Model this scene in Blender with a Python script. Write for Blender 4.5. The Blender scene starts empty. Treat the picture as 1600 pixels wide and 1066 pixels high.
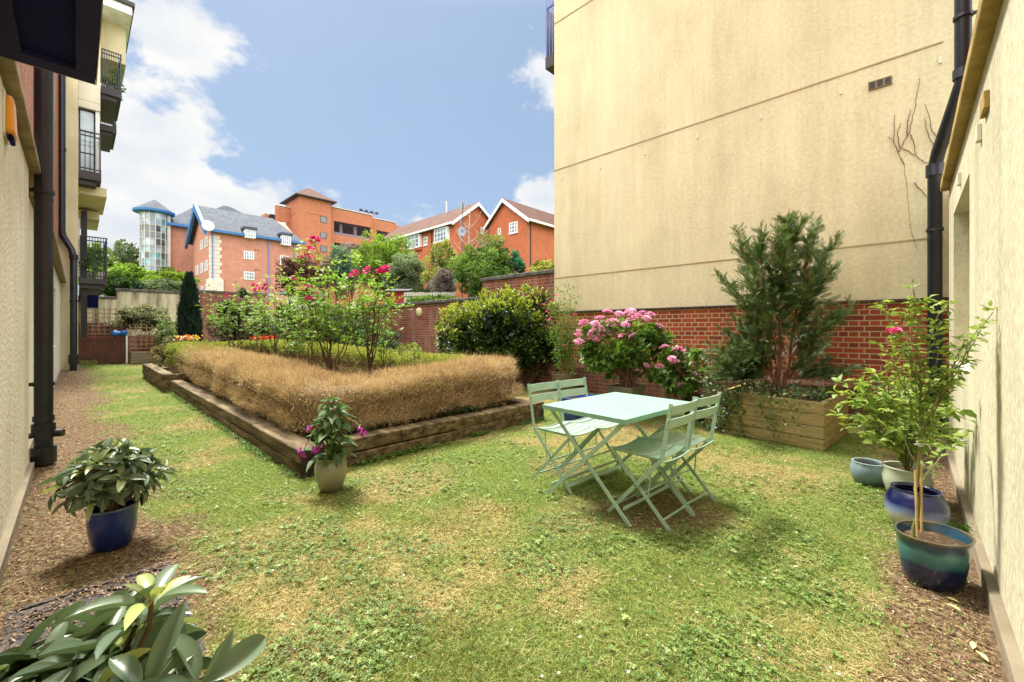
import bpy, math, random
import numpy as np
from mathutils import Vector

random.seed(7)
RNG = np.random.default_rng(7)
scene = bpy.context.scene
col = scene.collection

# ---------------------------------------------------------------- camera
H = 1.3                       # eye height
cam_d = bpy.data.cameras.new("Camera")
cam = bpy.data.objects.new("Camera", cam_d)
col.objects.link(cam)
cam.location = (0, 0, H)
cam.rotation_euler = (math.radians(90), 0, 0)
cam_d.sensor_width = 36
cam_d.lens = 14.625
cam_d.shift_y = -0.01125
cam_d.clip_start = 0.05
cam_d.clip_end = 2000
scene.camera = cam

# ---------------------------------------------------------------- light
SUN_EL = math.radians(60)
SUN_AZ = math.atan2(-0.64, 0.77)     # heading of the sun, clockwise from +Y
scene.view_settings.view_transform = 'Standard'
scene.view_settings.look = 'None'
scene.view_settings.gamma = 1
scene.view_settings.exposure = 1.80
sun_d = bpy.data.lights.new("Sun", 'SUN')
sun_d.energy = 2.35
sun_d.angle = math.radians(10)
sun_d.color = (1, .95, .87)
sun = bpy.data.objects.new("Sun", sun_d)
col.objects.link(sun)
sd = Vector((math.sin(SUN_AZ) * math.cos(SUN_EL), math.cos(SUN_AZ) * math.cos(SUN_EL), math.sin(SUN_EL)))
sun.rotation_euler = sd.to_track_quat('Z', 'Y').to_euler()

world = bpy.data.worlds.new("World")
scene.world = world
world.use_nodes = True
nt = world.node_tree
nt.nodes.clear()

def N(nt, typ, **kw):
    n = nt.nodes.new(typ)
    for k, v in kw.items():
        if k.startswith('i_'):
            n.inputs[k[2:].replace('_', ' ')].default_value = v
        else:
            setattr(n, k, v)
    return n

SKY_SAT, SKY_VAL, CLOUD_VAL, SKY_FILL = 1.0, .33, 1.9, 7.5
def world_setup():
    L = nt.links.new
    out = N(nt, 'ShaderNodeOutputWorld')
    bg = N(nt, 'ShaderNodeBackground')
    bg.inputs['Strength'].default_value = 0.15
    sky = N(nt, 'ShaderNodeTexSky', sky_type='NISHITA', sun_disc=False, sun_elevation=SUN_EL,
            sun_rotation=SUN_AZ, altitude=50, air_density=1.0, dust_density=1.2, ozone_density=1.6)
    tc = N(nt, 'ShaderNodeTexCoord')
    sep = N(nt, 'ShaderNodeSeparateXYZ')
    L(tc.outputs['Generated'], sep.inputs[0])
    # clouds: stretch the directions a little flat towards the horizon
    nrm = N(nt, 'ShaderNodeVectorMath', operation='NORMALIZE')
    L(tc.outputs['Generated'], nrm.inputs[0])
    mp = N(nt, 'ShaderNodeMapping')
    mp.inputs['Scale'].default_value = (1, 1, 1.7)
    mp.inputs['Location'].default_value = (3.1, 1.7, .4)
    L(nrm.outputs[0], mp.inputs[0])
    n1 = N(nt, 'ShaderNodeTexNoise')
    n1.inputs['Scale'].default_value = 4.6
    n1.inputs['Detail'].default_value = 10
    n1.inputs['Roughness'].default_value = .6
    n1.inputs['Distortion'].default_value = .2
    L(mp.outputs[0], n1.inputs['Vector'])
    total = None

    def math_(op, a, b=None, clamp=False):
        m = N(nt, 'ShaderNodeMath', operation=op, use_clamp=clamp)
        for i, q in enumerate((a, b)):
            if q is None:
                continue
            if isinstance(q, (int, float)):
                m.inputs[i].default_value = q
            else:
                L(q, m.inputs[i])
        return m.outputs[0]
    def maprange(src, a0, a1, b0, b1):
        mr = N(nt, 'ShaderNodeMapRange', interpolation_type='SMOOTHSTEP')
        for k, q in zip(('From Min', 'From Max', 'To Min', 'To Max'), (a0, a1, b0, b1)):
            mr.inputs[k].default_value = q
        L(src, mr.inputs['Value'])
        return mr.outputs[0]
    total = math_('ADD', math_('MULTIPLY', n1.outputs['Fac'], 2.6), -.83)
    # cloud banks: direction of the centre, angular size, weight
    banks = [(225, 205, .12, .26), (330, 95, .11, .34), (240, 50, .12, .22), (230, 330, .18, .34), (380, 290, .12, .30), (345, 200, .06, .20),
             (480, 300, .10, .34), (850, 140, .11, .38), (790, 130, .07, .24), (340, 330, .18, .26), (660, 315, .10, .32), (565, 315, .08, .26), (390, 165, .04, .2),
             (285, 145, .075, -.40), (370, 150, .06, -.3), (410, 235, .09, -.40), (320, 240, .05, -.2), (215, 248, .05, -.22),
             (560, 110, .36, -.22), (690, 220, .26, -.20), (450, 200, .10, -.16), (640, 30, .3, -.15)]
    for (px, py, rad, w) in banks:
        d = Vector(((px - 800) / 650, 1, (515 - py) / 650)).normalized()
        dp = N(nt, 'ShaderNodeVectorMath', operation='DISTANCE')
        L(nrm.outputs[0], dp.inputs[0])
        dp.inputs[1].default_value = d
        total = math_('ADD', total, maprange(dp.outputs['Value'], rad * 1.3, rad * .2, 0, w))
    cover_ = maprange(total, .50, .80, .05, 1)
    # shading inside the clouds
    n2 = N(nt, 'ShaderNodeTexNoise')
    n2.inputs['Scale'].default_value = 6.5
    n2.inputs['Detail'].default_value = 7
    L(mp.outputs[0], n2.inputs['Vector'])
    r2 = N(nt, 'ShaderNodeValToRGB')
    r2.color_ramp.elements[0].position = .34
    r2.color_ramp.elements[0].color = (.78, .83, .91, 1)
    r2.color_ramp.elements[1].position = .60
    r2.color_ramp.elements[1].color = (1.0, 1.0, .985, 1)
    L(n2.outputs['Fac'], r2.inputs[0])
    mix = N(nt, 'ShaderNodeMix', data_type='RGBA')
    L(cover_, mix.inputs[0])
    # the clear part of the sky
    hsv = N(nt, 'ShaderNodeHueSaturation')
    hsv.inputs['Saturation'].default_value = SKY_SAT
    hsv.inputs['Value'].default_value = SKY_VAL
    L(sky.outputs[0], hsv.inputs['Color'])
    hz = N(nt, 'ShaderNodeMix', data_type='RGBA')
    hz.inputs[0].default_value = .7
    L(hsv.outputs[0], hz.inputs[6])
    hz.inputs[7].default_value = (.64, .93, 1.34, 1)
    L(hz.outputs[2], mix.inputs[6])
    cl = N(nt, 'ShaderNodeVectorMath', operation='SCALE')
    L(r2.outputs[0], cl.inputs[0])
    cl.inputs['Scale'].default_value = CLOUD_VAL
    L(cl.outputs[0], mix.inputs[7])
    # fill light added to the unseen sky overhead and behind the camera
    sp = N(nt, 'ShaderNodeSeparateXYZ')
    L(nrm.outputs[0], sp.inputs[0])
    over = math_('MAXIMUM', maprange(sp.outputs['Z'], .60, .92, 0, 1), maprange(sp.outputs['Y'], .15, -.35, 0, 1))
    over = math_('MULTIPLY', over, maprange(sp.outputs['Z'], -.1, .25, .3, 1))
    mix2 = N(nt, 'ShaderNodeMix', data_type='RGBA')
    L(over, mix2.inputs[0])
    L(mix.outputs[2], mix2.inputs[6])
    mix2.inputs[7].default_value = (SKY_FILL * 1.0, SKY_FILL * .985, SKY_FILL * .95, 1)
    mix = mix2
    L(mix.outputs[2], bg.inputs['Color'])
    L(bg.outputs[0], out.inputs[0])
world_setup()

# ---------------------------------------------------------------- frames
# the place has a grid turned to the camera: v runs away to the right, u away to the left
D1 = np.array((-.7228, .6910)); D2 = np.array((.6910, .7228))
TH = math.atan2(.7228, .6910)
def W(v, u, z=0.0):
    return Vector((D1[0] * u + D2[0] * v, D1[1] * u + D2[1] * v, z))
def pv(px, u):
    r = (px - 800) / 650
    return u * (.7228 + .691 * r) / (.691 - .7228 * r)
def pu(px, v):
    r = (px - 800) / 650
    return v * (.691 - .7228 * r) / (.7228 + .691 * r)
def pz(py, v, u):
    return H + (515 - py) * (.691 * u + .7228 * v) / 650
def at(px, py, Y):
    return Vector(((px - 800) / 650 * Y, Y, H + (515 - py) / 650 * Y))

# ---------------------------------------------------------------- materials
def new_mat(name):
    m = bpy.data.materials.new(name)
    m.use_nodes = True
    t = m.node_tree
    b = t.nodes['Principled BSDF']
    return m, t, b

def ramp_node(t, stops):
    r = t.nodes.new('ShaderNodeValToRGB')
    e = r.color_ramp.elements
    while len(e) < len(stops):
        e.new(.5)
    for i, (p, c) in enumerate(stops):
        e[i].position = p
        e[i].color = (*c, 1)
    return r

def noise_mat(name, stops, scale=5, rough=.8, bump=0., bscale=None, detail=6, stretch=(1, 1, 1), spec=.3, metal=0., bdist=.02, fine=None, coat=0, streak=0):
    m, t, b = new_mat(name)
    L = t.links.new
    tc = t.nodes.new('ShaderNodeTexCoord')
    mp = t.nodes.new('ShaderNodeMapping')
    mp.inputs['Scale'].default_value = stretch
    L(tc.outputs['Object'], mp.inputs[0])
    n = t.nodes.new('ShaderNodeTexNoise')
    n.inputs['Scale'].default_value = scale
    n.inputs['Detail'].default_value = detail
    n.inputs['Roughness'].default_value = .6
    L(mp.outputs[0], n.inputs['Vector'])
    r = ramp_node(t, stops)
    L(n.outputs['Fac'], r.inputs[0])
    colout = r.outputs[0]
    if fine:
        n3 = t.nodes.new('ShaderNodeTexNoise')
        n3.inputs['Scale'].default_value = fine[0]
        n3.inputs['Detail'].default_value = 3
        L(tc.outputs['Object'], n3.inputs['Vector'])
        mr = t.nodes.new('ShaderNodeMapRange')
        mr.inputs['From Min'].default_value = .3
        mr.inputs['From Max'].default_value = .7
        mr.inputs['To Min'].default_value = 1 - fine[1]
        mr.inputs['To Max'].default_value = 1 + fine[1]
        L(n3.outputs['Fac'], mr.inputs[0])
        mx = t.nodes.new('ShaderNodeVectorMath'); mx.operation = 'SCALE'
        L(colout, mx.inputs[0]); L(mr.outputs[0], mx.inputs['Scale'])
        colout = mx.outputs[0]
    if streak:      # rain runs and damp patches
        mp4 = t.nodes.new('ShaderNodeMapping'); mp4.inputs['Scale'].default_value = (2.4, 2.4, .16)
        L(tc.outputs['Object'], mp4.inputs[0])
        n4 = t.nodes.new('ShaderNodeTexNoise'); n4.inputs['Scale'].default_value = 1.7; n4.inputs['Detail'].default_value = 8; n4.inputs['Roughness'].default_value = .72
        L(mp4.outputs[0], n4.inputs['Vector'])
        r4 = t.nodes.new('ShaderNodeMapRange')
        r4.inputs['From Min'].default_value = .40; r4.inputs['From Max'].default_value = .60
        r4.inputs['To Min'].default_value = 1 - streak; r4.inputs['To Max'].default_value = 1.03
        L(n4.outputs['Fac'], r4.inputs[0])
        m4 = t.nodes.new('ShaderNodeVectorMath'); m4.operation = 'SCALE'
        L(colout, m4.inputs[0]); L(r4.outputs[0], m4.inputs['Scale'])
        colout = m4.outputs[0]
    L(colout, b.inputs['Base Color'])
    b.inputs['Roughness'].default_value = rough
    b.inputs['Specular IOR Level'].default_value = spec
    b.inputs['Metallic'].default_value = metal
    b.inputs['Coat Weight'].default_value = coat
    b.inputs['Coat Roughness'].default_value = .08
    if bump:
        n2 = t.nodes.new('ShaderNodeTexNoise')
        n2.inputs['Scale'].default_value = bscale or scale * 6
        n2.inputs['Detail'].default_value = 4
        L(mp.outputs[0], n2.inputs['Vector'])
        bp = t.nodes.new('ShaderNodeBump')
        bp.inputs['Strength'].default_value = bump
        bp.inputs['Distance'].default_value = bdist
        L(n2.outputs['Fac'], bp.inputs['Height'])
        L(bp.outputs[0], b.inputs['Normal'])
    return m

def brick_mat(name, c1, c2, mortar, stain=(.6, 1.0), rough=.85, bw=.225, rh=.075, ms=.009, grime=None, bump=.5):
    m, t, b = new_mat(name)
    L = t.links.new
    uv = t.nodes.new('ShaderNodeUVMap')
    br = t.nodes.new('ShaderNodeTexBrick')
    br.offset = .5; br.squash = .5; br.squash_frequency = 2
    br.inputs['Color1'].default_value = (*c1, 1)
    br.inputs['Color2'].default_value = (*c2, 1)
    br.inputs['Mortar'].default_value = (*mortar, 1)
    br.inputs['Scale'].default_value = 1
    br.inputs['Mortar Size'].default_value = ms
    br.inputs['Mortar Smooth'].default_value = .3
    br.inputs['Bias'].default_value = -.1
    br.inputs['Brick Width'].default_value = bw
    br.inputs['Row Height'].default_value = rh
    # slightly wobbly joints
    nw = t.nodes.new('ShaderNodeTexNoise'); nw.inputs['Scale'].default_value = 14
    L(uv.outputs[0], nw.inputs['Vector'])
    mxv = t.nodes.new('ShaderNodeVectorMath'); mxv.operation = 'SCALE'; mxv.inputs['Scale'].default_value = .006
    L(nw.outputs['Color'], mxv.inputs[0])
    ad = t.nodes.new('ShaderNodeVectorMath'); ad.operation = 'ADD'
    L(uv.outputs[0], ad.inputs[0]); L(mxv.outputs[0], ad.inputs[1])
    L(ad.outputs[0], br.inputs['Vector'])
    n = t.nodes.new('ShaderNodeTexNoise'); n.inputs['Scale'].default_value = 1.3; n.inputs['Detail'].default_value = 8
    n.inputs['Roughness'].default_value = .7
    L(uv.outputs[0], n.inputs['Vector'])
    mr = t.nodes.new('ShaderNodeMapRange')
    mr.inputs['From Min'].default_value = .35; mr.inputs['From Max'].default_value = .65
    mr.inputs['To Min'].default_value = stain[0]; mr.inputs['To Max'].default_value = stain[1]
    L(n.outputs['Fac'], mr.inputs[0])
    sc = t.nodes.new('ShaderNodeVectorMath'); sc.operation = 'SCALE'
    L(br.outputs['Color'], sc.inputs[0]); L(mr.outputs[0], sc.inputs['Scale'])
    cur = sc.outputs[0]
    if grime:      # pale lime streaks running down
        mp = t.nodes.new('ShaderNodeMapping'); mp.inputs['Scale'].default_value = (2.2, .25, 1)
        L(uv.outputs[0], mp.inputs[0])
        n4 = t.nodes.new('ShaderNodeTexNoise'); n4.inputs['Scale'].default_value = 1.6; n4.inputs['Detail'].default_value = 7
        n4.inputs['Roughness'].default_value = .7
        L(mp.outputs[0], n4.inputs['Vector'])
        r4 = ramp_node(t, [(.5, (0, 0, 0)), (.72, (grime[1],) * 3)])
        L(n4.outputs['Fac'], r4.inputs[0])
        mx = t.nodes.new('ShaderNodeMix'); mx.data_type = 'RGBA'
        L(r4.outputs[0], mx.inputs[0]); L(cur, mx.inputs[6]); mx.inputs[7].default_value = (*grime[0], 1)
        cur = mx.outputs[2]
    L(cur, b.inputs['Base Color'])
    b.inputs['Roughness'].default_value = rough
    b.inputs['Specular IOR Level'].default_value = .2
    bp = t.nodes.new('ShaderNodeBump'); bp.inputs['Strength'].default_value = bump; bp.inputs['Distance'].default_value = .008
    bp.invert = True
    L(br.outputs['Fac'], bp.inputs['Height'])
    L(bp.outputs[0], b.inputs['Normal'])
    return m

def leaf_mat(name, stops, trans=.3, rough=.5, spec=.4, tint=(1.25, 1.25, .7)):
    m, t, b = new_mat(name)
    L = t.links.new
    a = t.nodes.new('ShaderNodeAttribute'); a.attribute_name = 'rnd'
    r = ramp_node(t, stops)
    L(a.outputs['Fac'], r.inputs[0])
    L(r.outputs[0], b.inputs['Base Color'])
    b.inputs['Roughness'].default_value = rough
    b.inputs['Specular IOR Level'].default_value = spec
    if trans:
        tr = t.nodes.new('ShaderNodeBsdfTranslucent')
        sc = t.nodes.new('ShaderNodeVectorMath'); sc.operation = 'MULTIPLY'
        sc.inputs[1].default_value = tint
        L(r.outputs[0], sc.inputs[0])
        L(sc.outputs[0], tr.inputs['Color'])
        ms = t.nodes.new('ShaderNodeMixShader'); ms.inputs[0].default_value = trans
        L(b.outputs[0], ms.inputs[1]); L(tr.outputs[0], ms.inputs[2])
        L(ms.outputs[0], t.nodes['Material Output'].inputs[0])
    return m

def flat(name, c, rough=.6, spec=.4, metal=0., coat=0.):
    return noise_mat(name, [(.3, tuple(x * .85 for x in c)), (.7, tuple(min(1, x * 1.12) for x in c))], scale=3, rough=rough, spec=spec, metal=metal, coat=coat)

def glass_mat(name, c=(.25, .32, .36), rough=.08):
    m, t, b = new_mat(name)
    L = t.links.new
    tc = t.nodes.new('ShaderNodeTexCoord')
    n = t.nodes.new('ShaderNodeTexNoise'); n.inputs['Scale'].default_value = .9
    L(tc.outputs['Object'], n.inputs['Vector'])
    r = ramp_node(t, [(.35, tuple(x * .35 for x in c)), (.65, c)])
    L(n.outputs['Fac'], r.inputs[0]); L(r.outputs[0], b.inputs['Base Color'])
    b.inputs['Roughness'].default_value = rough
    b.inputs['Specular IOR Level'].default_value = .9
    return m

M = {}
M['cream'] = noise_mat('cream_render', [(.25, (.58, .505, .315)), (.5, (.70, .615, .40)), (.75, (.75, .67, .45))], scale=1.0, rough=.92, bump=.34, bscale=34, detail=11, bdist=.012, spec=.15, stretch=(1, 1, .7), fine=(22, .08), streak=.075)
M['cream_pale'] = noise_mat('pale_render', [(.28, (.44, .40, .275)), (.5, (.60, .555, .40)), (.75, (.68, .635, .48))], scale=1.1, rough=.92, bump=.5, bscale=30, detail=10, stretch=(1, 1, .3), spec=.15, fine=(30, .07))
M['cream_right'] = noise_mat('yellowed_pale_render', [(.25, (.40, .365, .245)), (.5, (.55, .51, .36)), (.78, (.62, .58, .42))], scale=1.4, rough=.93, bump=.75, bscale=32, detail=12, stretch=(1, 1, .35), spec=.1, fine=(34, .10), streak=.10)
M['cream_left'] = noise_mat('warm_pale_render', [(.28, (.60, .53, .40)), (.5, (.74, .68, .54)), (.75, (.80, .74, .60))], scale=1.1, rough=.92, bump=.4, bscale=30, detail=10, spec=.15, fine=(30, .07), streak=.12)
M['cream_board'] = noise_mat('pale_fascia', [(.3, (.60, .55, .43)), (.7, (.74, .69, .56))], scale=2, rough=.7, spec=.2, stretch=(1, 1, .3))
M['ochre'] = noise_mat('ochre_stone_band', [(.3, (.20, .13, .04)), (.5, (.36, .24, .07)), (.75, (.48, .36, .15))], scale=4, rough=.8, bump=.4, bscale=20)
M['band_dull'] = noise_mat('dull_brown_band', [(.3, (.14, .10, .055)), (.7, (.34, .26, .15))], scale=4, rough=.8, bump=.4, bscale=20)
M['brick_red'] = brick_mat('orange_red_brick', (.42, .085, .035), (.20, .05, .032), (.52, .38, .22), stain=(.75, 1.12))
M['brick_old'] = brick_mat('weathered_wall_brick', (.31, .09, .06), (.20, .065, .05), (.36, .25, .18), stain=(.6, 1.1), grime=((.50, .38, .32), .55))
M['brick_plinth'] = brick_mat('dull_plinth_brick', (.22, .085, .05), (.15, .06, .045), (.24, .17, .11), stain=(.6, 1.05), grime=((.3, .24, .2), .4))
M['brick_far'] = brick_mat('far_orange_brick', (.46, .145, .07), (.37, .11, .055), (.50, .24, .14), stain=(.88, 1.08), ms=.012)
M['brick_far_pink'] = brick_mat('far_pink_brick', (.50, .19, .12), (.42, .15, .10), (.55, .32, .24), stain=(.85, 1.1), ms=.012)
M['brick_house'] = brick_mat('house_orange_brick', (.50, .115, .04), (.40, .085, .032), (.46, .21, .12), stain=(.85, 1.1), ms=.012)
M['black_pipe'] = noise_mat('black_cast_iron_paint', [(.3, (.008, .009, .014)), (.7, (.018, .020, .030))], scale=8, rough=.4, spec=.45, bump=.05, bscale=30)
M['dark'] = flat('dark_navy_paint', (.004, .007, .055), .7, .08)
M['dark_frame'] = flat('dark_purple_grey_frame', (.022, .020, .07), .7, .1)
M['rail'] = flat('dark_grey_rail', (.035, .038, .045), .45)
M['slab'] = flat('dark_slab_edge', (.06, .055, .06), .7)
M['white'] = flat('white_paint', (.78, .79, .80), .45)
M['slate'] = brick_mat('slate_roof', (.075, .088, .115), (.11, .125, .15), (.045, .05, .06), bw=.6, rh=.3, ms=.02, stain=(.75, 1.1))
M['tile'] = brick_mat('brown_tile_roof', (.105, .05, .036), (.15, .068, .046), (.07, .04, .03), bw=.4, rh=.25, ms=.02, stain=(.7, 1.1))
M['blue'] = flat('blue_gutter_paint', (.035, .15, .38), .5)
M['bluepipe'] = flat('blue_grey_downpipe', (.16, .20, .42), .5)
M['stone'] = noise_mat('pale_stone', [(.3, (.55, .50, .42)), (.7, (.68, .63, .55))], scale=2, rough=.8)
M['coping'] = noise_mat('mossy_dark_coping', [(.3, (.05, .048, .045)), (.55, (.13, .12, .11)), (.75, (.23, .21, .19))], scale=5, rough=.9, bump=.5)
M['glass'] = glass_mat('window_glass', (.30, .38, .42))
M['glass_teal'] = glass_mat('teal_panel_glass', (.18, .50, .52))
M['glass_dark'] = glass_mat('dark_panel_glass', (.10, .13, .14))
M['glass_pale'] = glass_mat('pale_panel_glass', (.45, .58, .66))
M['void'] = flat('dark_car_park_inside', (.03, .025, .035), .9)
M['deck_grey'] = flat('purple_grey_concrete', (.20, .17, .19), .9)
M['mint'] = noise_mat('mint_green_paint', [(.24, (.20, .22, .13)), (.31, (.32, .47, .36)), (.7, (.41, .57, .45))], scale=16, rough=.40, spec=.5, fine=(60, .08))
M['mint_top'] = noise_mat('mint_table_paint', [(.3, (.20, .375, .29)), (.7, (.245, .435, .34))], scale=4, rough=.48, spec=.5, stretch=(1, 3, 1), fine=(34, .10))
M['sleeper'] = noise_mat('weathered_sleeper_wood', [(.27, (.03, .02, .012)), (.45, (.105, .075, .04)), (.6, (.21, .16, .085)), (.78, (.38, .32, .19))], scale=3.5, rough=.88, bump=.6, bscale=18, stretch=(3, .5, 5), fine=(25, .15))
M['sleeper_end'] = noise_mat('dark_tarred_end_grain', [(.3, (.012, .008, .012)), (.7, (.05, .035, .04))], scale=9, rough=.7, bump=.4)
M['planter_wood'] = noise_mat('tan_planter_wood', [(.25, (.12, .095, .035)), (.45, (.28, .22, .085)), (.6, (.37, .28, .12)), (.78, (.45, .36, .17))], scale=3.0, rough=.85, bump=.45, bscale=14, stretch=(.6, .6, 6), fine=(30, .1))
M['old_board'] = noise_mat('grey_weathered_board', [(.3, (.15, .12, .08)), (.7, (.34, .29, .2))], scale=3, rough=.9, bump=.4, stretch=(.5, .5, 6))
M['gate_wood'] = noise_mat('dark_red_brown_gate_wood', [(.3, (.055, .018, .012)), (.7, (.13, .05, .03))], scale=4, rough=.55, bump=.3, stretch=(4, 4, .5))
M['trellis'] = noise_mat('brown_trellis_wood', [(.3, (.26, .16, .09)), (.7, (.46, .33, .20))], scale=5, rough=.8)
M['soil'] = noise_mat('dark_garden_soil', [(.3, (.035, .022, .014)), (.55, (.09, .06, .038)), (.75, (.2, .15, .1))], scale=14, rough=1, bump=.8, bscale=40, spec=.1)
M['bark'] = noise_mat('brown_bark', [(.3, (.07, .045, .025)), (.7, (.22, .15, .09))], scale=14, rough=.9, bump=.5, stretch=(1, 1, .4))
M['bark_red'] = noise_mat('reddish_yew_bark', [(.3, (.10, .04, .025)), (.7, (.28, .14, .09))], scale=14, rough=.9, bump=.5, stretch=(1, 1, .4))
M['cane'] = noise_mat('green_cane', [(.3, (.11, .15, .04)), (.7, (.26, .24, .09))], scale=8, rough=.6)
M['stake'] = noise_mat('bamboo_stake', [(.3, (.36, .22, .07)), (.7, (.62, .44, .18))], scale=8, rough=.6)
M['deadvine'] = noise_mat('dry_brown_vine', [(.3, (.13, .07, .05)), (.7, (.24, .14, .10))], scale=20, rough=.9)
M['alarm'] = flat('amber_plastic', (.75, .30, .01), .35)
M['lamp_glass'] = flat('yellowed_lamp_glass', (.62, .56, .30), .35)
M['iron'] = noise_mat('rusty_cast_iron', [(.3, (.035, .032, .032)), (.6, (.085, .072, .065)), (.8, (.16, .12, .09))], scale=7, rough=.75, bump=.3, metal=.3)
M['tarp'] = flat('blue_tarpaulin', (.01, .12, .42), .5)

# ---------------------------------------------------------------- object plumbing
ORG = {}
def put(o, parent=None, loc=(0, 0, 0), rot=0.):
    col.objects.link(o)
    if parent is not None:
        o.parent = parent
    else:
        o.location = loc
        o.rotation_euler = (0, 0, rot)
    return o

def tag(o, label=None, cat=None, group=None, kind=None):
    if label: o['label'] = label
    if cat: o['category'] = cat
    if group: o['group'] = group
    if kind: o['kind'] = kind
    return o

def thing(name, label, cat, loc, rot=0., group=None):
    """an Empty at the thing's base, world axes unless rot is given"""
    o = bpy.data.objects.new(name, None)
    o.empty_display_size = .1
    put(o, None, loc, rot)
    ORG[o] = Vector(loc)
    return tag(o, label, cat, group)

def arch(name, label, cat, v, u, z=0., group=None):
    """a thing whose parts are given in grid coordinates (v, u, z)"""
    o = thing(name, label, cat, W(v, u, z), TH, group)
    ORG[o] = Vector((v, u, z))
    return o

def origin_of(p):
    while p is not None and p not in ORG:
        p = p.parent
    return ORG[p] if p is not None else Vector((0, 0, 0))

class MB:
    def __init__(s):
        s.v = []; s.f = []
    def add(s, vs, fs):
        k = len(s.v)
        s.v += [tuple(q) for q in vs]
        s.f += [tuple(i + k for i in f) for f in fs]
        return s
    def box(s, x0, x1, y0, y1, z0, z1):
        return s.hexa([(x0, y0), (x1, y0), (x1, y1), (x0, y1)], z0, z1)
    def hexa(s, pts, z0, z1, top=None):
        n = len(pts)
        t = top or pts
        vs = [(p[0], p[1], z0) for p in pts] + [(p[0], p[1], z1) for p in t]
        fs = [tuple(range(n))[::-1], tuple(range(n, 2 * n))] + [(i, (i + 1) % n, n + (i + 1) % n, n + i) for i in range(n)]
        return s.add(vs, fs)
    def extr(s, pts, d):
        """planar loop of 3-D points pushed by vector d"""
        n = len(pts)
        vs = [Vector(p) for p in pts] + [Vector(p) + Vector(d) for p in pts]
        fs = [tuple(range(n))[::-1], tuple(range(n, 2 * n))] + [(i, (i + 1) % n, n + (i + 1) % n, n + i) for i in range(n)]
        return s.add(vs, fs)
    def tube(s, pts, r, n=8, cap=True):
        pts = [Vector(p) for p in pts]
        rs = r if isinstance(r, (list, tuple)) else [r] * len(pts)
        k = len(s.v)
        prev = None
        for i, p in enumerate(pts):
            d = (pts[min(i + 1, len(pts) - 1)] - pts[max(i - 1, 0)]).normalized()
            if prev is None:
                a = d.cross(Vector((0, 0, 1)))
                if a.length < .05: a = d.cross(Vector((1, 0, 0)))
            else:
                a = prev - d * prev.dot(d)
                if a.length < 1e-4: a = d.cross(Vector((1, 0, 0)))
            a.normalize(); prev = a
            b = d.cross(a)
            for j in range(n):
                t = 2 * math.pi * j / n
                s.v.append(tuple(p + (a * math.cos(t) + b * math.sin(t)) * rs[i]))
        for i in range(len(pts) - 1):
            for j in range(n):
                s.f.append((k + i * n + j, k + i * n + (j + 1) % n, k + (i + 1) * n + (j + 1) % n, k + (i + 1) * n + j))
        if cap:
            s.f.append(tuple(k + j for j in range(n))[::-1])
            e = k + (len(pts) - 1) * n
            s.f.append(tuple(e + j for j in range(n)))
        return s
    def bar(s, a, b, w, t, side):
        """flat bar from a to b, w wide along side, t thick across"""
        a = Vector(a); b = Vector(b)
        d = (b - a).normalized()
        sx = Vector(side); sx = (sx - d * sx.dot(d)).normalized() * (w / 2)
        sy = d.cross(sx).normalized() * (t / 2)
        vs = [a - sx - sy, a + sx - sy, a + sx + sy, a - sx + sy, b - sx - sy, b + sx - sy, b + sx + sy, b - sx + sy]
        return s.add(vs, [(3, 2, 1, 0), (4, 5, 6, 7), (0, 1, 5, 4), (1, 2, 6, 5), (2, 3, 7, 6), (3, 0, 4, 7)])
    def lathe(s, prof, n=40, c=(0, 0, 0), sx=1., sy=1., rot=0.):
        k = len(s.v)
        cr, sr = math.cos(rot), math.sin(rot)
        for (r, z) in prof:
            for j in range(n):
                t = 2 * math.pi * j / n
                x, y = r * math.cos(t) * sx, r * math.sin(t) * sy
                s.v.append((c[0] + x * cr - y * sr, c[1] + x * sr + y * cr, c[2] + z))
        for i in range(len(prof) - 1):
            for j in range(n):
                s.f.append((k + i * n + j, k + i * n + (j + 1) % n, k + (i + 1) * n + (j + 1) % n, k + (i + 1) * n + j))
        s.f.append(tuple(k + j for j in range(n))[::-1])
        e = k + (len(prof) - 1) * n
        s.f.append(tuple(e + j for j in range(n)))
        return s
    def build(s, name, mat, parent=None, smooth=False, bevel=0., loc=None, rot=0., label=None, auto=None):
        o_ = origin_of(parent) if parent is not None else Vector(loc if loc is not None else (0, 0, 0))
        me = bpy.data.meshes.new(name)
        me.from_pydata([(a - o_[0], b - o_[1], c - o_[2]) for a, b, c in s.v], [], s.f)
        me.materials.append(mat)
        uvl = me.uv_layers.new(name='UVMap')
        me.update()
        V = s.v
        for p in me.polygons:
            nx, ny, nz = (abs(q) for q in p.normal)
            for li in p.loop_indices:
                q = V[me.loops[li].vertex_index]
                if nz >= nx and nz >= ny and nz > .75: c = (q[0], q[1])
                elif nx > ny: c = (q[1], q[2] if nz < .3 else q[2] * 1.35)
                else: c = (q[0], q[2] if nz < .3 else q[2] * 1.35)
                uvl.data[li].uv = c
        if smooth:
            me.polygons.foreach_set('use_smooth', [True] * len(me.polygons))
            if auto is not None:
                me.set_sharp_from_angle(angle=math.radians(auto))
        o = bpy.data.objects.new(name, me)
        if parent is None:
            wl = Vector(loc) if loc is not None else Vector((0, 0, 0))
            if rot:
                wl = W(wl[0], wl[1], wl[2])
            put(o, None, wl, rot)
        else:
            put(o, parent)
        if bevel:
            b = o.modifiers.new('Bevel', 'BEVEL')
            b.width = bevel; b.segments = 2; b.limit_method = 'ANGLE'; b.angle_limit = math.radians(40)
        if label: o['label'] = label
        return o

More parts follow.
